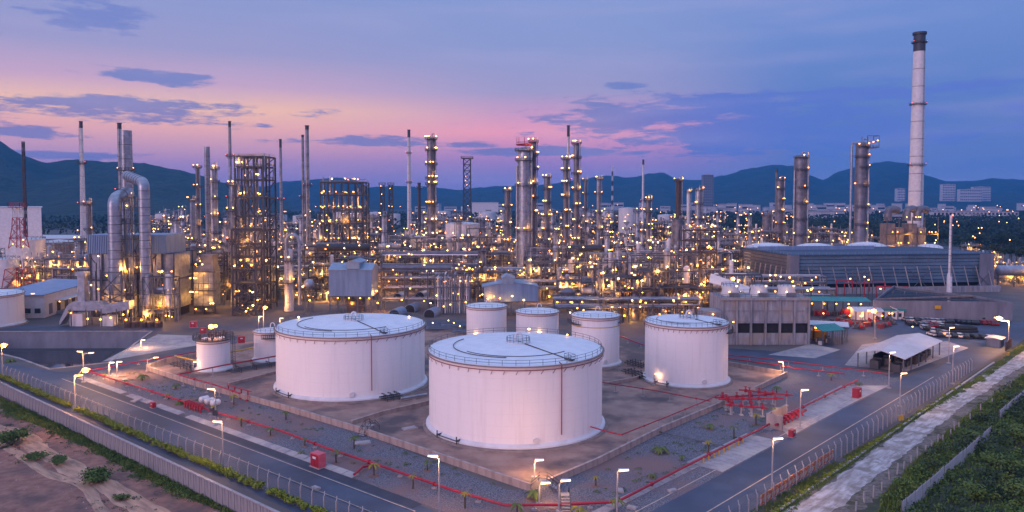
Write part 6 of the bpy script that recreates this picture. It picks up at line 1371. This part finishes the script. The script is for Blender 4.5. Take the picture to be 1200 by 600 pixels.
for row, (a, e, n) in enumerate((((1062, 376.5), (1168, 381), 19), ((1066, 381), (1120, 385), 10), ((1082, 386), (1105, 392), 5), ((1092, 394), (1165, 398), 10), ((1058, 371.5), (1150, 374), 14))):
    for i in range(n):
        u = i / (n - 1); px = a[0] + (e[0] - a[0]) * u + rr.uniform(-.6, .6); py = a[1] + (e[1] - a[1]) * u + rr.uniform(-.4, .4); x, y = G(px, py)
        cn = rr.choice(('white', 'white', 'black', 'silver', 'white', 'black', 'silver')) if not (px > 1148 and row == 0) else 'red'
        if row == 1 and i in (4, 5): cn = 'red'
        lb = cn + ' ' + ('pickup' if cn == 'white' else 'car') + [' in the second row of the crowded lot below the basin', ' in the middle of the crowded lot left of the black pipe stack', ' at the left end of the black pipe stack', ' in the front row of the crowded lot', ' in the back row along the basin wall'][row]
        gname = lb.replace(cn + ' ', cn + ' ', 1) + ' group'
        if first[cn]: c = CARS[cn]; c.location = (x, y, .08); c.rotation_euler = (0, 0, rr.choice((1.5, 1.7, 1.2)) + rr.uniform(-.1, .1)); tag(c, lb, None, 'vehicles: ' + lb); first[cn] = False
        else: dup(CARS[cn], (x, y, .08), rr.choice((1.5, 1.7, 1.2)) + rr.uniform(-.1, .1), lb, 'vehicles: ' + lb)
x, y = G(1108, 390); t = thing('pipe_stack', 'long black stack of pipes among the parked vehicles', 'pipe stack', (x, y, 0), .05)
for k in range(2):
    for j in range(5 - k): obj('pipe', MB().path([(0, j * 1.1 + k * .55, .55 + k * .95), (12.5, j * 1.1 + k * .55, .55 + k * .95)], .53, 8), M['black'], t)
for i in range(14):
    x, y = G(968 + rr.uniform(0, 20) + i * 4.5, 377 + i * .55 + rr.uniform(-1, 1))
    if 968 + i * 4.5 > 1062: break
    o = obj('crate', MB().box(-.9, .9, -.8, .8, 0, 1.5).box(-1.0, 1.0, -.9, .9, 1.5, 1.62), M[rr.choice(('rust', 'rimred', 'dark'))], None, (x, y, 0), i); tag(o, 'brown or red crate in the row below the gatehouses', 'crate', 'crates below the gatehouses')
# ================================================================== LEFT: warehouses and tanks behind the pond
def block(name, label, pts, z, wallm, roofm, par=.4, extra=None):
    """flat-roofed building from its ground corners"""
    c = Vector(pts[0]); t = thing(name, label, 'building', (c.x, c.y, 0)); P = [tuple(Vector(p) - c) for p in pts]
    obj('walls', MB().slab(P, 0, z), M[wallm], t, smooth=False); cc = sum((Vector(p) for p in P), Vector((0, 0))) / len(P)
    obj('roof', MB().slab([tuple(cc + (Vector(p) - cc) * 1.03) for p in P], z + .02, z + par), M[roofm], t, smooth=False); return t
wa = G(-10, 371); wb_ = G(48, 374)
d_ = Vector((math.cos(R(20)), math.sin(R(20)))); n_ = Vector((-d_.y, d_.x))
b0 = Vector((X_(0, 300), 300)); b1 = b0 + Vector((15, 0)); 
t = block('warehouse', 'long low white warehouse with dark blue flat roof and lit loading side, left', [(X_(-20, 312), 312), (X_(48, 316), 316), (X_(112, 372), 372), (X_(60, 380), 380)], 9.5, 'white', 'bluesh')
o0 = Vector((X_(-20, 312), 312)); e0 = Vector((X_(48, 316), 316)) - o0; e1 = Vector((X_(112, 372), 372)) - o0
for i in range(7):
    c = e0.lerp(e1, (i + .6) / 7.5); dr = (e1 - e0).normalized(); nn = Vector((dr.y, -dr.x)); obj('door', MB().beam((c.x + nn.x * .1, c.y + nn.y * .1, 3.2), (c.x + dr.x * 3 + nn.x * .1, c.y + dr.y * 3 + nn.y * .1, 3.2), .2, 4.5), M['rust' if i % 2 else 'bluec'], t, smooth=False)
c = e0 + (e1 - e0).normalized() * 10; dr = (e1 - e0).normalized(); nn = Vector((dr.y, -dr.x)); a = c + nn * 2; b_ = e1 + nn * 2
obj('loading_canopy', MB().beam((a.x, a.y, 6.2), (b_.x, b_.y, 6.2), 4, .25), M['roofw'], t, smooth=False); obj('dock', MB().beam((a.x, a.y, .7), (b_.x, b_.y, .7), 3, 1.3), M['concrete'], t, smooth=False)
for i in range(5): c = a.lerp(b_, i / 4.5); lamp(t, c.x, c.y, 5.6, 'L1', .35)
for i in range(4): obj('window', MB().box(8 + i * 4, 10 + i * 4, .2, .3 + i * .26, 2.5, 4.5), M['glass'], t)
t = block('warehouse', 'wide pale warehouse with low pitched roof behind the storage tanks, left', [(X_(50, 520), 520), (X_(132, 520), 520), (X_(132, 570), 570), (X_(50, 570), 570)], Z_(280, 520), 'silverd', 'roofw')
t = block('warehouse', 'long white block at the far left edge under the hill', [(X_(-40, 640), 640), (X_(48, 640), 640), (X_(48, 690), 690), (X_(-40, 690), 690)], Z_(243, 640), 'white', 'white')
t = block('warehouse', 'far white warehouse with pale roof right of the open lattice tower', [(X_(553, 2100), 2100), (X_(584, 2100), 2100), (X_(584, 2200), 2200), (X_(553, 2200), 2200)], 42, 'white', 'roofw')
def mtank(label, px, wpx, yt, d, m='white', lamps=3, roof='troof', stair=True):
    x = X_(px, d); r_ = wpx / 2 / F * d; z = Z_(yt, d); t = thing('storage_tank', label, 'storage tank', (x, d, 0)); obj('shell', MB().lathe(0, 0, [(0, r_), (z, r_)], 32, close=False), M[m], t)
    obj('roof', MB().lathe(0, 0, [(z, r_ * 1.02), (z + r_ * .06, r_ * .7), (z + r_ * .12, .05)], 32, close=False), M[roof], t)
    if r_ > 5: obj('railing', MB().ringrail(0, 0, z, r_, 1.2, 24, .1), M['steel'], t)
    if stair: q = MB(); k = 24; [q.cbox(math.cos(R(-60 + 90 * i / k)) * (r_ + .6), math.sin(R(-60 + 90 * i / k)) * (r_ + .6), z * i / k, 1.2, .9, .3) for i in range(k)]; obj('spiral_stair', q, M['dark'], t)
    for i in range(lamps): lamp(t, rnd.uniform(-r_, r_), -r_ - 1.5, rnd.uniform(1, z), None, .5)
    return t
mtank('fat white storage tank between lattice mast and curved-duct boiler', 31, 36, 280, 470, 'white', 5)
mtank('grey storage tank right of the fat white one, left', 68, 40, 283, 500, 'silverd', 5)
mtank('low white tank at the foot of the lattice mast', 6, 26, 303, 430, 'white', 3)
mtank('white tank with diagonal dark stair in the middle distance, centre', 542, 40, 262, 640, 'white', 5)
mtank('small white tank on the left of the diagonal-stair tank', 491, 20, 277, 560, 'white', 3)
mtank('small white squat tank among lamps left of centre', 456, 26, 286, 540, 'white', 4)
mtank('white tank beyond the slim pale column, right of centre', 735, 20, 244, 1000, 'white', 3)
mtank('tall white pair tank left one beside the brown vessel frame', 838, 8, 289, 430, 'white', 1, stair=False); mtank('tall white pair tank right one beside the brown vessel frame', 845, 7, 291, 432, 'white', 1, stair=False)
t = thing('sphere_tank', 'small silver sphere tank on legs left of the blue shed', 'sphere', (X_(361, 330), 330, 0)); obj('sphere', MB().sphere(0, 0, Z_(333, 330), 2.3, 16, 10), M['silver'], t)
for a in range(6): obj('leg', MB().tube((2 * math.cos(a), 2 * math.sin(a), 0), (2 * math.cos(a), 2 * math.sin(a), Z_(333, 330)), .15, 6), M['steel'], t)
lamp(t, 1, -3, 6, 'L1', .5); lamp(t, -2, -3, 12, 'L1', .5)
for i, (px, py) in enumerate(((795, 352), (802, 354), (806, 348), (782, 358))):
    t = thing('condenser_sphere', 'small pale sphere vessel in the loop pipes above the right tank', 'sphere', (X_(px, 318), 318, 0), 0, 'pale spheres above the right tank'); obj('sphere', MB().sphere(0, 0, Z_(py, 318), 1.0, 12, 8), M['white'], t); obj('stem', MB().tube((0, 0, 0), (0, 0, Z_(py, 318)), .18, 6), M['white'], t)
t = thing('loop_pipe', 'row of pale inverted-U pipes behind the right tank', 'pipes', (X_(800, 316), 316, 0))
for i in range(4): a = -8 + i * 4.4; obj('pipe', MB().path([(a, 0, 0), (a, 0, Z_(346, 316)), (a + .5, 0, Z_(344, 316)), (a + 1.8, 0, Z_(344, 316)), (a + 2.3, 0, Z_(346, 316)), (a + 2.3, 0, 3)], .36, 8), M['white'], t)
t = thing('vessel_on_deck', 'round flat-topped dark vessel on a deck right of the curved shed', 'vessel', (X_(666, 335), 335, 0)); z = Z_(345, 335); obj('deck', MB().box(-7, 8, -3, 5, z - .4, z).rail([(-7, -3, z), (8, -3, z)], 1.1, .1, 2), M['steel'], t, smooth=False); obj('vessel', MB().lathe(0, 1, [(z, 3.6), (z + 1.2, 3.8), (z + 2.6, 2.6), (z + 3.0, .1)], 20), M['silverd'], t)
for a in (-6.5, 0, 7.5): obj('post', MB().beam((a, -2.5, 0), (a, -2.5, z - .4), .45), M['steel'], t)
for a in (-5, 1, 6): lamp(t, a, -3.6, z - 3, 'L3', .5)
column('slim pale column behind the striped tank, below the dark fat pipe', 717.5, 316, 330, 4.8, (.9, .5), 'pipe', nl=2)
column('grey column at the left of the dark framed loop pipes', 757, 345, 325, 3.6, (.9,), 'silverd', nl=2)
lv = [Z_(y_, 345) for y_ in (350, 332, 314, 296, 282, 270)]
frame('open_structure', 'tall brown open structure with stacked decks above the fan building', X_(820, 345), 348, 15, 10, lv, 2, 0, 'rust', 4, 26, dbays=1, pw=.5, seed=41, pipes=10, vst='rust')
lv = [Z_(y_, 332) for y_ in (356, 342, 330)]
frame('open_structure', 'yellow-lit cross-braced frame behind the striped tank and right tank', X_(738, 332), 334, 9, 8, lv, 1, 0, 'yellow', 2, 9, dbays=1, pw=.45, seed=42, pipes=4)
t = thing('heater_unit', 'brown process heater block with bent ducts at the foot of the giant chimney', 'heater', (X_(1060, 560), 560, 0)); z = Z_(248, 560)
[obj('heater_box', MB().box(-12 + i * 8.2, -6 + i * 8.2, 1 + i % 2 * 3, 12, 8 + 3 * (i % 3), z - 9 - 3 * (i % 2)), M['silverd'], t) for i in range(4)]
for zz in (8, 16, 24): obj('deck', MB().box(-14, 24, -3, 0, zz, zz + .4).rail([(-14, -3, zz), (24, -3, zz)], 1.3, .15, 3), M['dark'], t, smooth=False)
for a in (-14, -5, 5, 14, 24): obj('post', MB().beam((a, -2.6, 0), (a, -2.6, z - 4), .6), M['steel'], t)
for a in (-10, 4, 12): obj('bent_duct', MB().path([(a, 4, z - 7), (a, 4, z - 1), (a + 1, 4, z + 1.5), (a + 4, 4, z + 2), (a + 8, 6, z + 1)], 2.8, 12), M['silverd'], t)
for i in range(6): glow(t, -12 + i * 7, -5, 6 + i % 3 * 9, 5000)
for i in range(26): lamp(t, rnd.uniform(-14, 24), -3.6, rnd.choice((3, 10, 18, 26, z - 4)), None, .5)
# ================================================================== FILLER PROCESS UNITS
LAND = [(20, 'the red-white lattice mast'), (150, 'the bent-duct boiler'), (240, 'the furnace'), (297, 'the stair frame'), (358, 'the paired chimneys'), (403, 'the square frame'), (450, 'the short lattice pair'), (505, 'the lamp-ringed column'), (547, 'the open lattice tower'),
        (617, 'the thick twin column'), (668, 'the dark-tipped chimney'), (702, 'the bulging slim column'), (760, 'the lamp-crowded slim column'), (795, 'the brown bright-capped column'), (818, 'the lit-topped grey column'), (880, 'the long cooling tower'), (937, 'the broad brown column'), (1008, 'the caged brown column'), (1073, 'the giant white chimney'), (1160, 'the silver header')]
def where(px, row):
    l = min(LAND, key=lambda q: abs(q[0] - px)); dxp = px - l[0]; s_ = 'in line with ' if abs(dxp) < 5 else ('just left of ' if -14 < dxp < 0 else 'well left of ' if dxp < 0 else 'just right of ' if dxp < 14 else 'well right of ')
    return s_ + l[1] + ', ' + row
ALT = ['lower', 'busier', 'paler', 'darker', 'narrower', 'farther', 'hindmost', 'small', 'dimmer', 'squat', 'cluttered', 'sparser', 'taller', 'second', 'partly hidden', 'amber-lit', 'plain', 'nearer']
ROWS = ['front row', 'second row', 'third row', 'fourth row', 'fifth row', 'sixth row', 'seventh row', 'eighth row', 'rearmost row']
rr = random.Random(77)
def lv_gen(h, n): return [h * (i + 1) / n for i in range(n)]
FP = []
for i in range(9):
    n = rr.choice((2, 3, 3, 4)); hgt = n * rr.uniform(5, 6.5)
    FP.append((frame('process_frame', 'proto', 0, 0, rr.uniform(16, 28), rr.uniform(8, 14), lv_gen(hgt, n), rr.choice((3, 4, 5)), 0, rr.choice(('steel', 'rust', 'steel', 'dark')), rr.choice((3, 4, 5, 6)), rr.choice((9, 12, 15)), dbays=1, pw=.42, seed=100 + i, pipes=26, vst=rr.choice(('silver', 'white', 'pipe')), lr=.45), n))
RP = [rack('proto', 0, 60, 0, [6, 9], 7, 8, 10, 12, m='steel', seed=201), rack('proto', 0, 44, 0, [5, 8.5, 12], 6, 7, 9, 10, m='rust', seed=202, truss=True), rack('proto', 0, 80, 0, [9, 12], 8, 9, 11, 14, m='steel', seed=203, lr=.5)]
FPu = [False] * 9; RPu = [False] * 3
def place(proto, used, i, loc, rz, lb, grp, sc_=None):
    if not used[i]:
        used[i] = True; p = proto[i][0] if isinstance(proto[i], tuple) else proto[i]; p.location = loc; p.rotation_euler = (0, 0, rz); USED.pop('proto', None); tag(p, lb, None, grp)
        if sc_: p.scale = (sc_,) * 3
        return p
    p = proto[i][0] if isinstance(proto[i], tuple) else proto[i]; return dup(p, loc, rz, lb, grp, sc_)
WORD = {2: 'two-level', 3: 'three-level', 4: 'four-level'}
AVOID = [(384, 446, 320, 352), (558, 640, 315, 340), (446, 530, 300, 392), (100, 212, 285, 345), (225, 262, 318, 342), (270, 318, 310, 360), (380, 428, 460, 500), (606, 632, 420, 445), (846, 1175, 385, 492)]
WIDE = [(384, 436, 300, 362), (566, 634, 300, 345), (104, 204, 280, 345), (228, 258, 300, 345), (276, 318, 300, 366), (445, 545, 300, 350)]
def free(px, d, m=0): return not any(a <= px <= b_ and c <= d <= e for a, b_, c, e in AVOID) and not any(a - m <= px <= b_ + m and c <= d <= e for a, b_, c, e in WIDE)
for ri, (d0, pxa, pxb, dn) in enumerate(((318, 196, 846, 27), (346, 196, 846, 27), (380, 168, 846, 26), (420, 60, 860, 26), (466, 40, 866, 25), (520, 60, 890, 24), (590, 200, 930, 22), (680, 215, 960, 19), (800, 200, 1000, 16))):
    px = pxa + rr.uniform(0, 10)
    while px < pxb:
        d = d0 + rr.uniform(-7, 7); i = rr.randrange(9); wpx = 30 * F / d * .55
        cpx = px + wpx * .5
        if free(cpx, d, wpx * .62) and rr.random() > (.06 if ri < 6 else .2) and not (ri == 0 and (300 < cpx < 330 or 690 < cpx < 712)):
            lb = uniq(WORD[FP[i][1]] + ' steel pipe frame ' + where(cpx, ROWS[ri]), ALT); place(FP, FPu, i, (X_(cpx, d), d, 0), rr.choice((0, 0, 0, .08, -.1, PI)), lb, 'steel process frames', rr.uniform(.8, 1.15))
        px += wpx * rr.uniform(.70, .95)
for ri, d in enumerate((304, 332, 362, 400, 443, 492, 555, 634, 740)):
    px = (440, 200, 180, 60, 40, 60, 200, 215, 200)[ri]
    while px < (846, 846, 846, 860, 866, 880, 900, 940, 980)[ri]:
        i = rr.randrange(3); L = (60, 44, 80)[i]
        if ri == 0 and not (640 < px < 840): px += 30; continue
        if all(free(px + L * F / d * q_, d) for q_ in (0, .25, .5, .75, 1)):
            lb = uniq('pipe rack ' + where(px + L * F / d / 2, 'between ' + ROWS[ri] + 's'), ['lower', 'longer', 'paler', 'busier', 'darker', 'shorter', 'crowded']); place(RP, RPu, i, (X_(px, d), d + rr.uniform(-2, 2), 0), 0, lb, 'pipe racks of the plant', rr.uniform(.9, 1.2))
        px += L * F / d * rr.uniform(1.0, 1.3)
# small columns sprinkled through the plant
cp = []
for i in range(6):
    hgt = (14, 18, 22, 26, 20, 30)[i]; r_ = (1.3, 1.0, 1.5, 1.2, 2.0, 1.6)[i]; t = thing('process_column', 'proto', 'column'); obj('shell', MB().lathe(0, 0, [(0, r_), (hgt * .6, r_), (hgt * .62, r_ * .85), (hgt - .8, r_ * .85), (hgt, .1)], 14), M[('silver', 'white', 'silverd', 'pipe', 'silverd', 'silver')[i]], t)
    for k in (.35, .65, .95): add_plat(t, hgt * k, r_, 0, True, nl=2, lr=.42)
    obj('overhead_pipe', MB().path([(0, 0, hgt), (0, 0, hgt + 1.2), (r_ + 1, 0, hgt + 1.2), (r_ + 1, 0, 1)], .22, 6), M['pipe'], t); cp.append(t)
used = [False] * 6
for n in range(175):
    d = 310 + 620 * rr.random() ** 1.3; px = rr.uniform(180 if d < 420 else 60 if d < 640 else 200, 850 if d < 500 else 930); i = rr.randrange(6)
    if not free(px, d, 7): continue
    ri = sum(d > q for q in (332, 362, 400, 443, 492, 555, 634, 740)); lb = uniq(('silver', 'white', 'dull grey', 'pale', 'dark grey', 'bright silver')[i] + ' short column ' + where(px, ROWS[ri]), ['another', 'lower', 'farther', 'slightly taller', 'dimmer', 'lamp-topped', 'slimmer', 'shadowed', 'partly hidden'])
    place(cp, used, i, (X_(px, d), d, 0), rr.uniform(0, 6), lb, 'short columns of the plant', rr.uniform(.7, 1.4))
USED.pop('proto', None)
# far plant: lit far units, farther storage tanks
tk = {}
for i, (px, w_, yt, d) in enumerate(((398, 14, 243, 1500), (418, 16, 244, 1550), (440, 16, 243, 1600), (462, 14, 245, 1500), (497, 16, 244, 1500), (520, 16, 242, 1600), (572, 18, 243, 1500), (588, 12, 246, 1400), (640, 12, 243, 1500), (690, 12, 244, 1300), (712, 14, 242, 1500), (752, 14, 243, 1400),
      (190, 16, 245, 1300), (215, 12, 247, 1200), (330, 12, 246, 1400), (350, 14, 247, 1300), (780, 18, 246, 1400), (300, 12, 244, 1500))):
    mtank('far white tank ' + where(px, 'beyond the plant'), px, w_, yt + 234 * 0 + 6, d, 'white', 1, stair=False)
for n in range(56):
    d = rr.uniform(850, 1500); px = rr.uniform(170, 860); i = rr.randrange(9)
    lb = uniq('distant ' + WORD[FP[i][1]] + ' frame ' + where(px, 'far back'), ALT); place(FP, FPu, i, (X_(px, d), d, 0), 0, lb, 'distant lit frames', rr.uniform(.9, 1.5))
for n in range(22):
    d = rr.uniform(505, 660) ; px = rr.uniform(860, 1165); i = rr.randrange(9)
    if abs(px - 1073) < 24 and d < 640: continue
    lb = uniq(WORD[FP[i][1]] + ' frame behind cooling tower ' + where(px, 'lit'), ALT); place(FP, FPu, i, (X_(px, d), d, 0), 0, lb, 'frames behind the cooling tower', rr.uniform(.7, 1.0))
for n in range(12):
    d = rr.uniform(400, 520); px = rr.uniform(1170, 1235); i = rr.randrange(9); lb = uniq('low lit frame at the right edge ' + where(px, ROWS[n % 9]), ALT); place(FP, FPu, i, (X_(px, d), d, 0), 0, lb, 'low lit frames at the right edge', rr.uniform(.4, .6))
for n in range(16):
    d = rr.uniform(430, 600); px = rr.uniform(-10, 100); i = rr.randrange(9); lb = uniq('low frame ' + where(px, ROWS[n % 9]), ALT); place(FP, FPu, i, (X_(px, d), d, 0), 0, lb, 'low frames at the left', rr.uniform(.45, .7))
# ================================================================== WOODS AND TOWN
def crownmesh(seed, n): b_ = leaf_blob(seed, 5, 5, 4.2, n, .75, .35, 7.5); me = b_.mesh('crown', False); me.materials.append(M['wood']); return me
trees = []
for i in range(4):
    t = thing('tree', 'proto', 'tree'); obj('trunk', MB().path([(0, 0, 0), (.2, 0, 3), (0, .2, 7)], [.4, .3, .15], 6).path([(0, 0, 3), (1.6, .5, 6.5)], [.2, .08], 5).path([(0, 0, 3.5), (-1.5, -.5, 6.8)], [.2, .08], 5), M['bark'], t); obj('crown', crownmesh(300 + i, 420), None, t); trees.append(t)
used = [False] * 4
for n in range(70):
    band_ = n % 3
    if band_ == 0: px, d = rr.uniform(1120, 1215), rr.uniform(560, 780)
    elif band_ == 1: px, d = rr.uniform(850, 1215), rr.uniform(800, 1050)
    else: px, d = rr.uniform(850, 1215), rr.uniform(1000, 1350)
    i = rr.randrange(4); lb = uniq('dark round tree ' + where(px, ['near grove', 'wood edge', 'deep wood'][band_]), ['tall', 'broad', 'low', 'ragged', 'dense']) + '' * len(['in the grove right of the giant chimney', 'in the nearer edge of the wood behind the cooling tower', 'deep in the dark wood before the town'])
    place(trees, used, i, (X_(px, d), d, -.5), rr.uniform(0, 6), lb, ['trees right of the giant chimney', 'trees at the near edge of the wood', 'trees deep in the wood'][band_], rr.uniform(.8, 1.5))
USED.pop('proto', None)
rs_ = np.random.RandomState(8); v = []; f = []
for n in range(46000):
    d = rs_.uniform(950, 2300); px = rs_.uniform(-60, 1300); 
    if px < 840 and rs_.rand() < .6: continue
    c = Vector((X_(px, d), d, 0)); k = mnoise.noise(Vector((c.x * .006, c.y * .006, 2)))
    if k < -.25: continue
    z = rs_.uniform(2, 15); s = rs_.uniform(2.2, 4.5) * d / 1500; a = Vector((rs_.randn(), rs_.randn() * .5, rs_.randn())).normalized() * s; e = a.cross(Vector((rs_.randn(), rs_.randn(), rs_.randn()))).normalized() * s * .6; p = c + Vector((0, 0, z)); o = len(v)
    v += [tuple(p - a), tuple(p + e), tuple(p + a), tuple(p - e)]; f.append((o, o + 1, o + 2, o + 3))
for n in range(24000):
    d = rs_.uniform(740, 1400); px = rs_.uniform(845, 1310); c = Vector((X_(px, d), d, 0))
    if d < 850 and 990 < px < 1110: continue
    if mnoise.noise(Vector((c.x * .01, c.y * .01, 5))) < -.3: continue
    z = rs_.uniform(1, 12) * (.7 + .5 * mnoise.noise(Vector((c.x * .03, c.y * .03, 1)))); s = rs_.uniform(1.4, 2.6); a = Vector((rs_.randn(), rs_.randn() * .5, rs_.randn())).normalized() * s; e = a.cross(Vector((rs_.randn(), rs_.randn(), rs_.randn()))).normalized() * s * .6; p = c + Vector((0, 0, z)); o = len(v)
    v += [tuple(p - a), tuple(p + e), tuple(p + a), tuple(p - e)]; f.append((o, o + 1, o + 2, o + 3))
b = MB(); b.v = v; b.f = f; b.mi = [0] * len(f); stuff('woodland', b, M['wood'], smooth=False)
# town
def bld(label, px, d, wpx, yt, storeys, cols, dpth=30, m='city', win=True, grp=None, rz=0, zlo=0):
    x = X_(px, d); w = wpx / F * d; z = Z_(yt, d) - zlo; t = thing('town_building', label, 'building', (x, d, zlo), rz, grp); obj('wall', MB().box(-w / 2, w / 2, 0, dpth, 0, z), M[m], t, smooth=False); obj('roof', MB().box(-w / 2 - .5, w / 2 + .5, -.5, dpth + .5, z + .02, z + .8).box(-w * .2, w * .1, 4, 10, z + .8, z + 3.5), M['cityr'], t, smooth=False)
    if win:
        hw = w / cols; hs = z / storeys; me = MB().box(-hw * .27, hw * .27, -.3, 0, 0, hs * .5).mesh('window', False); me.materials.append(M['glass'])
        for i in range(cols):
            for j in range(storeys): obj('window', me, None, t, (-w / 2 + hw * (i + .5), -.01, hs * (j + .35)))
    return t
bld('long low white block with two rows of windows beyond the grove, right', 1144, 1750, 100, 248.5, 2, 22)
bld('tall white apartment block left of two before the mountain, right', 1112, 4300, 15, 216, 7, 8, zlo=42); bld('broad stepped apartment block right of the tall white one', 1151, 4300, 20, 219, 6, 10, zlo=42); bld('lower wing in front of the broad apartment block', 1138, 4200, 26, 222, 4, 12, zlo=40)
bld('small grey block left of the giant chimney', 1056, 4200, 9, 221, 5, 5, zlo=40); t = bld('unfinished slab tower block before the middle mountain', 830, 3000, 12, 205, 14, 5, m='bluec')
cols_ = 0
for n in range(150):
    d = rr.uniform(1600, 3700); px = rr.uniform(830, 1220) if n < 115 else rr.uniform(480, 830); w_ = rr.uniform(4, 16); hh = rr.uniform(9, 24) * (1 if d < 2500 else 1.5)
    k = ['pale', 'off-white', 'long', 'squat', 'boxy'][n % 5]; lb = uniq(k + ' far town building ' + where(px, 'nearer blocks' if d < 2300 else 'middle blocks' if d < 3000 else 'farthest blocks'), ['wide' if w_ > 10 else 'narrow', 'tall' if hh > 20 else 'low', 'another'])
    x = X_(px, d); w = w_ / F * d; o = obj('town_building', MB().box(-w / 2, w / 2, 0, 30, 0, hh), M['city'], None, (x, d, 0), rr.uniform(-.3, .3), smooth=False)
    tag(o, lb, 'building', 'far town buildings'); obj('roof', MB().box(-w / 2 - 1, w / 2 + 1, -1, 31, hh + .02, hh + 1.5), M['cityr'], o, smooth=False)
    if w_ > 9: obj('window_row', MB().box(-w * .45, w * .45, -.3, -.02, hh * .55, hh * .75), M['glass'], o, smooth=False)
# town and far road lamps
lmf = MB().sphere(0, 0, 0, .5, 6, 3, 1); lmf.m = 1; lmf.box(-.08, .08, -.08, .08, -9, -.4); 
me = lmf.mesh('far_lamp', False); me.materials.append(M['L6']); me.materials.append(M['steel'])
for n in range(170):
    d = 700 + 2600 * rr.random() ** 1.4; px = rr.uniform(850, 1215) if n < 105 else rr.uniform(150, 850)
    s = .7 + d / 1700; o = obj('street_lamp', me, None, None, (X_(px, d), d, 9 * s * .6 + (6 if n % 3 else 14))); o.scale = (s,) * 3
    lb = uniq('tiny orange street light ' + where(px, 'nearer' if d < 1100 else 'middle' if d < 1900 else 'farthest'), ['high', 'low', 'dim', 'bright', 'faint']); tag(o, lb, 'street lamp', 'far street lights')
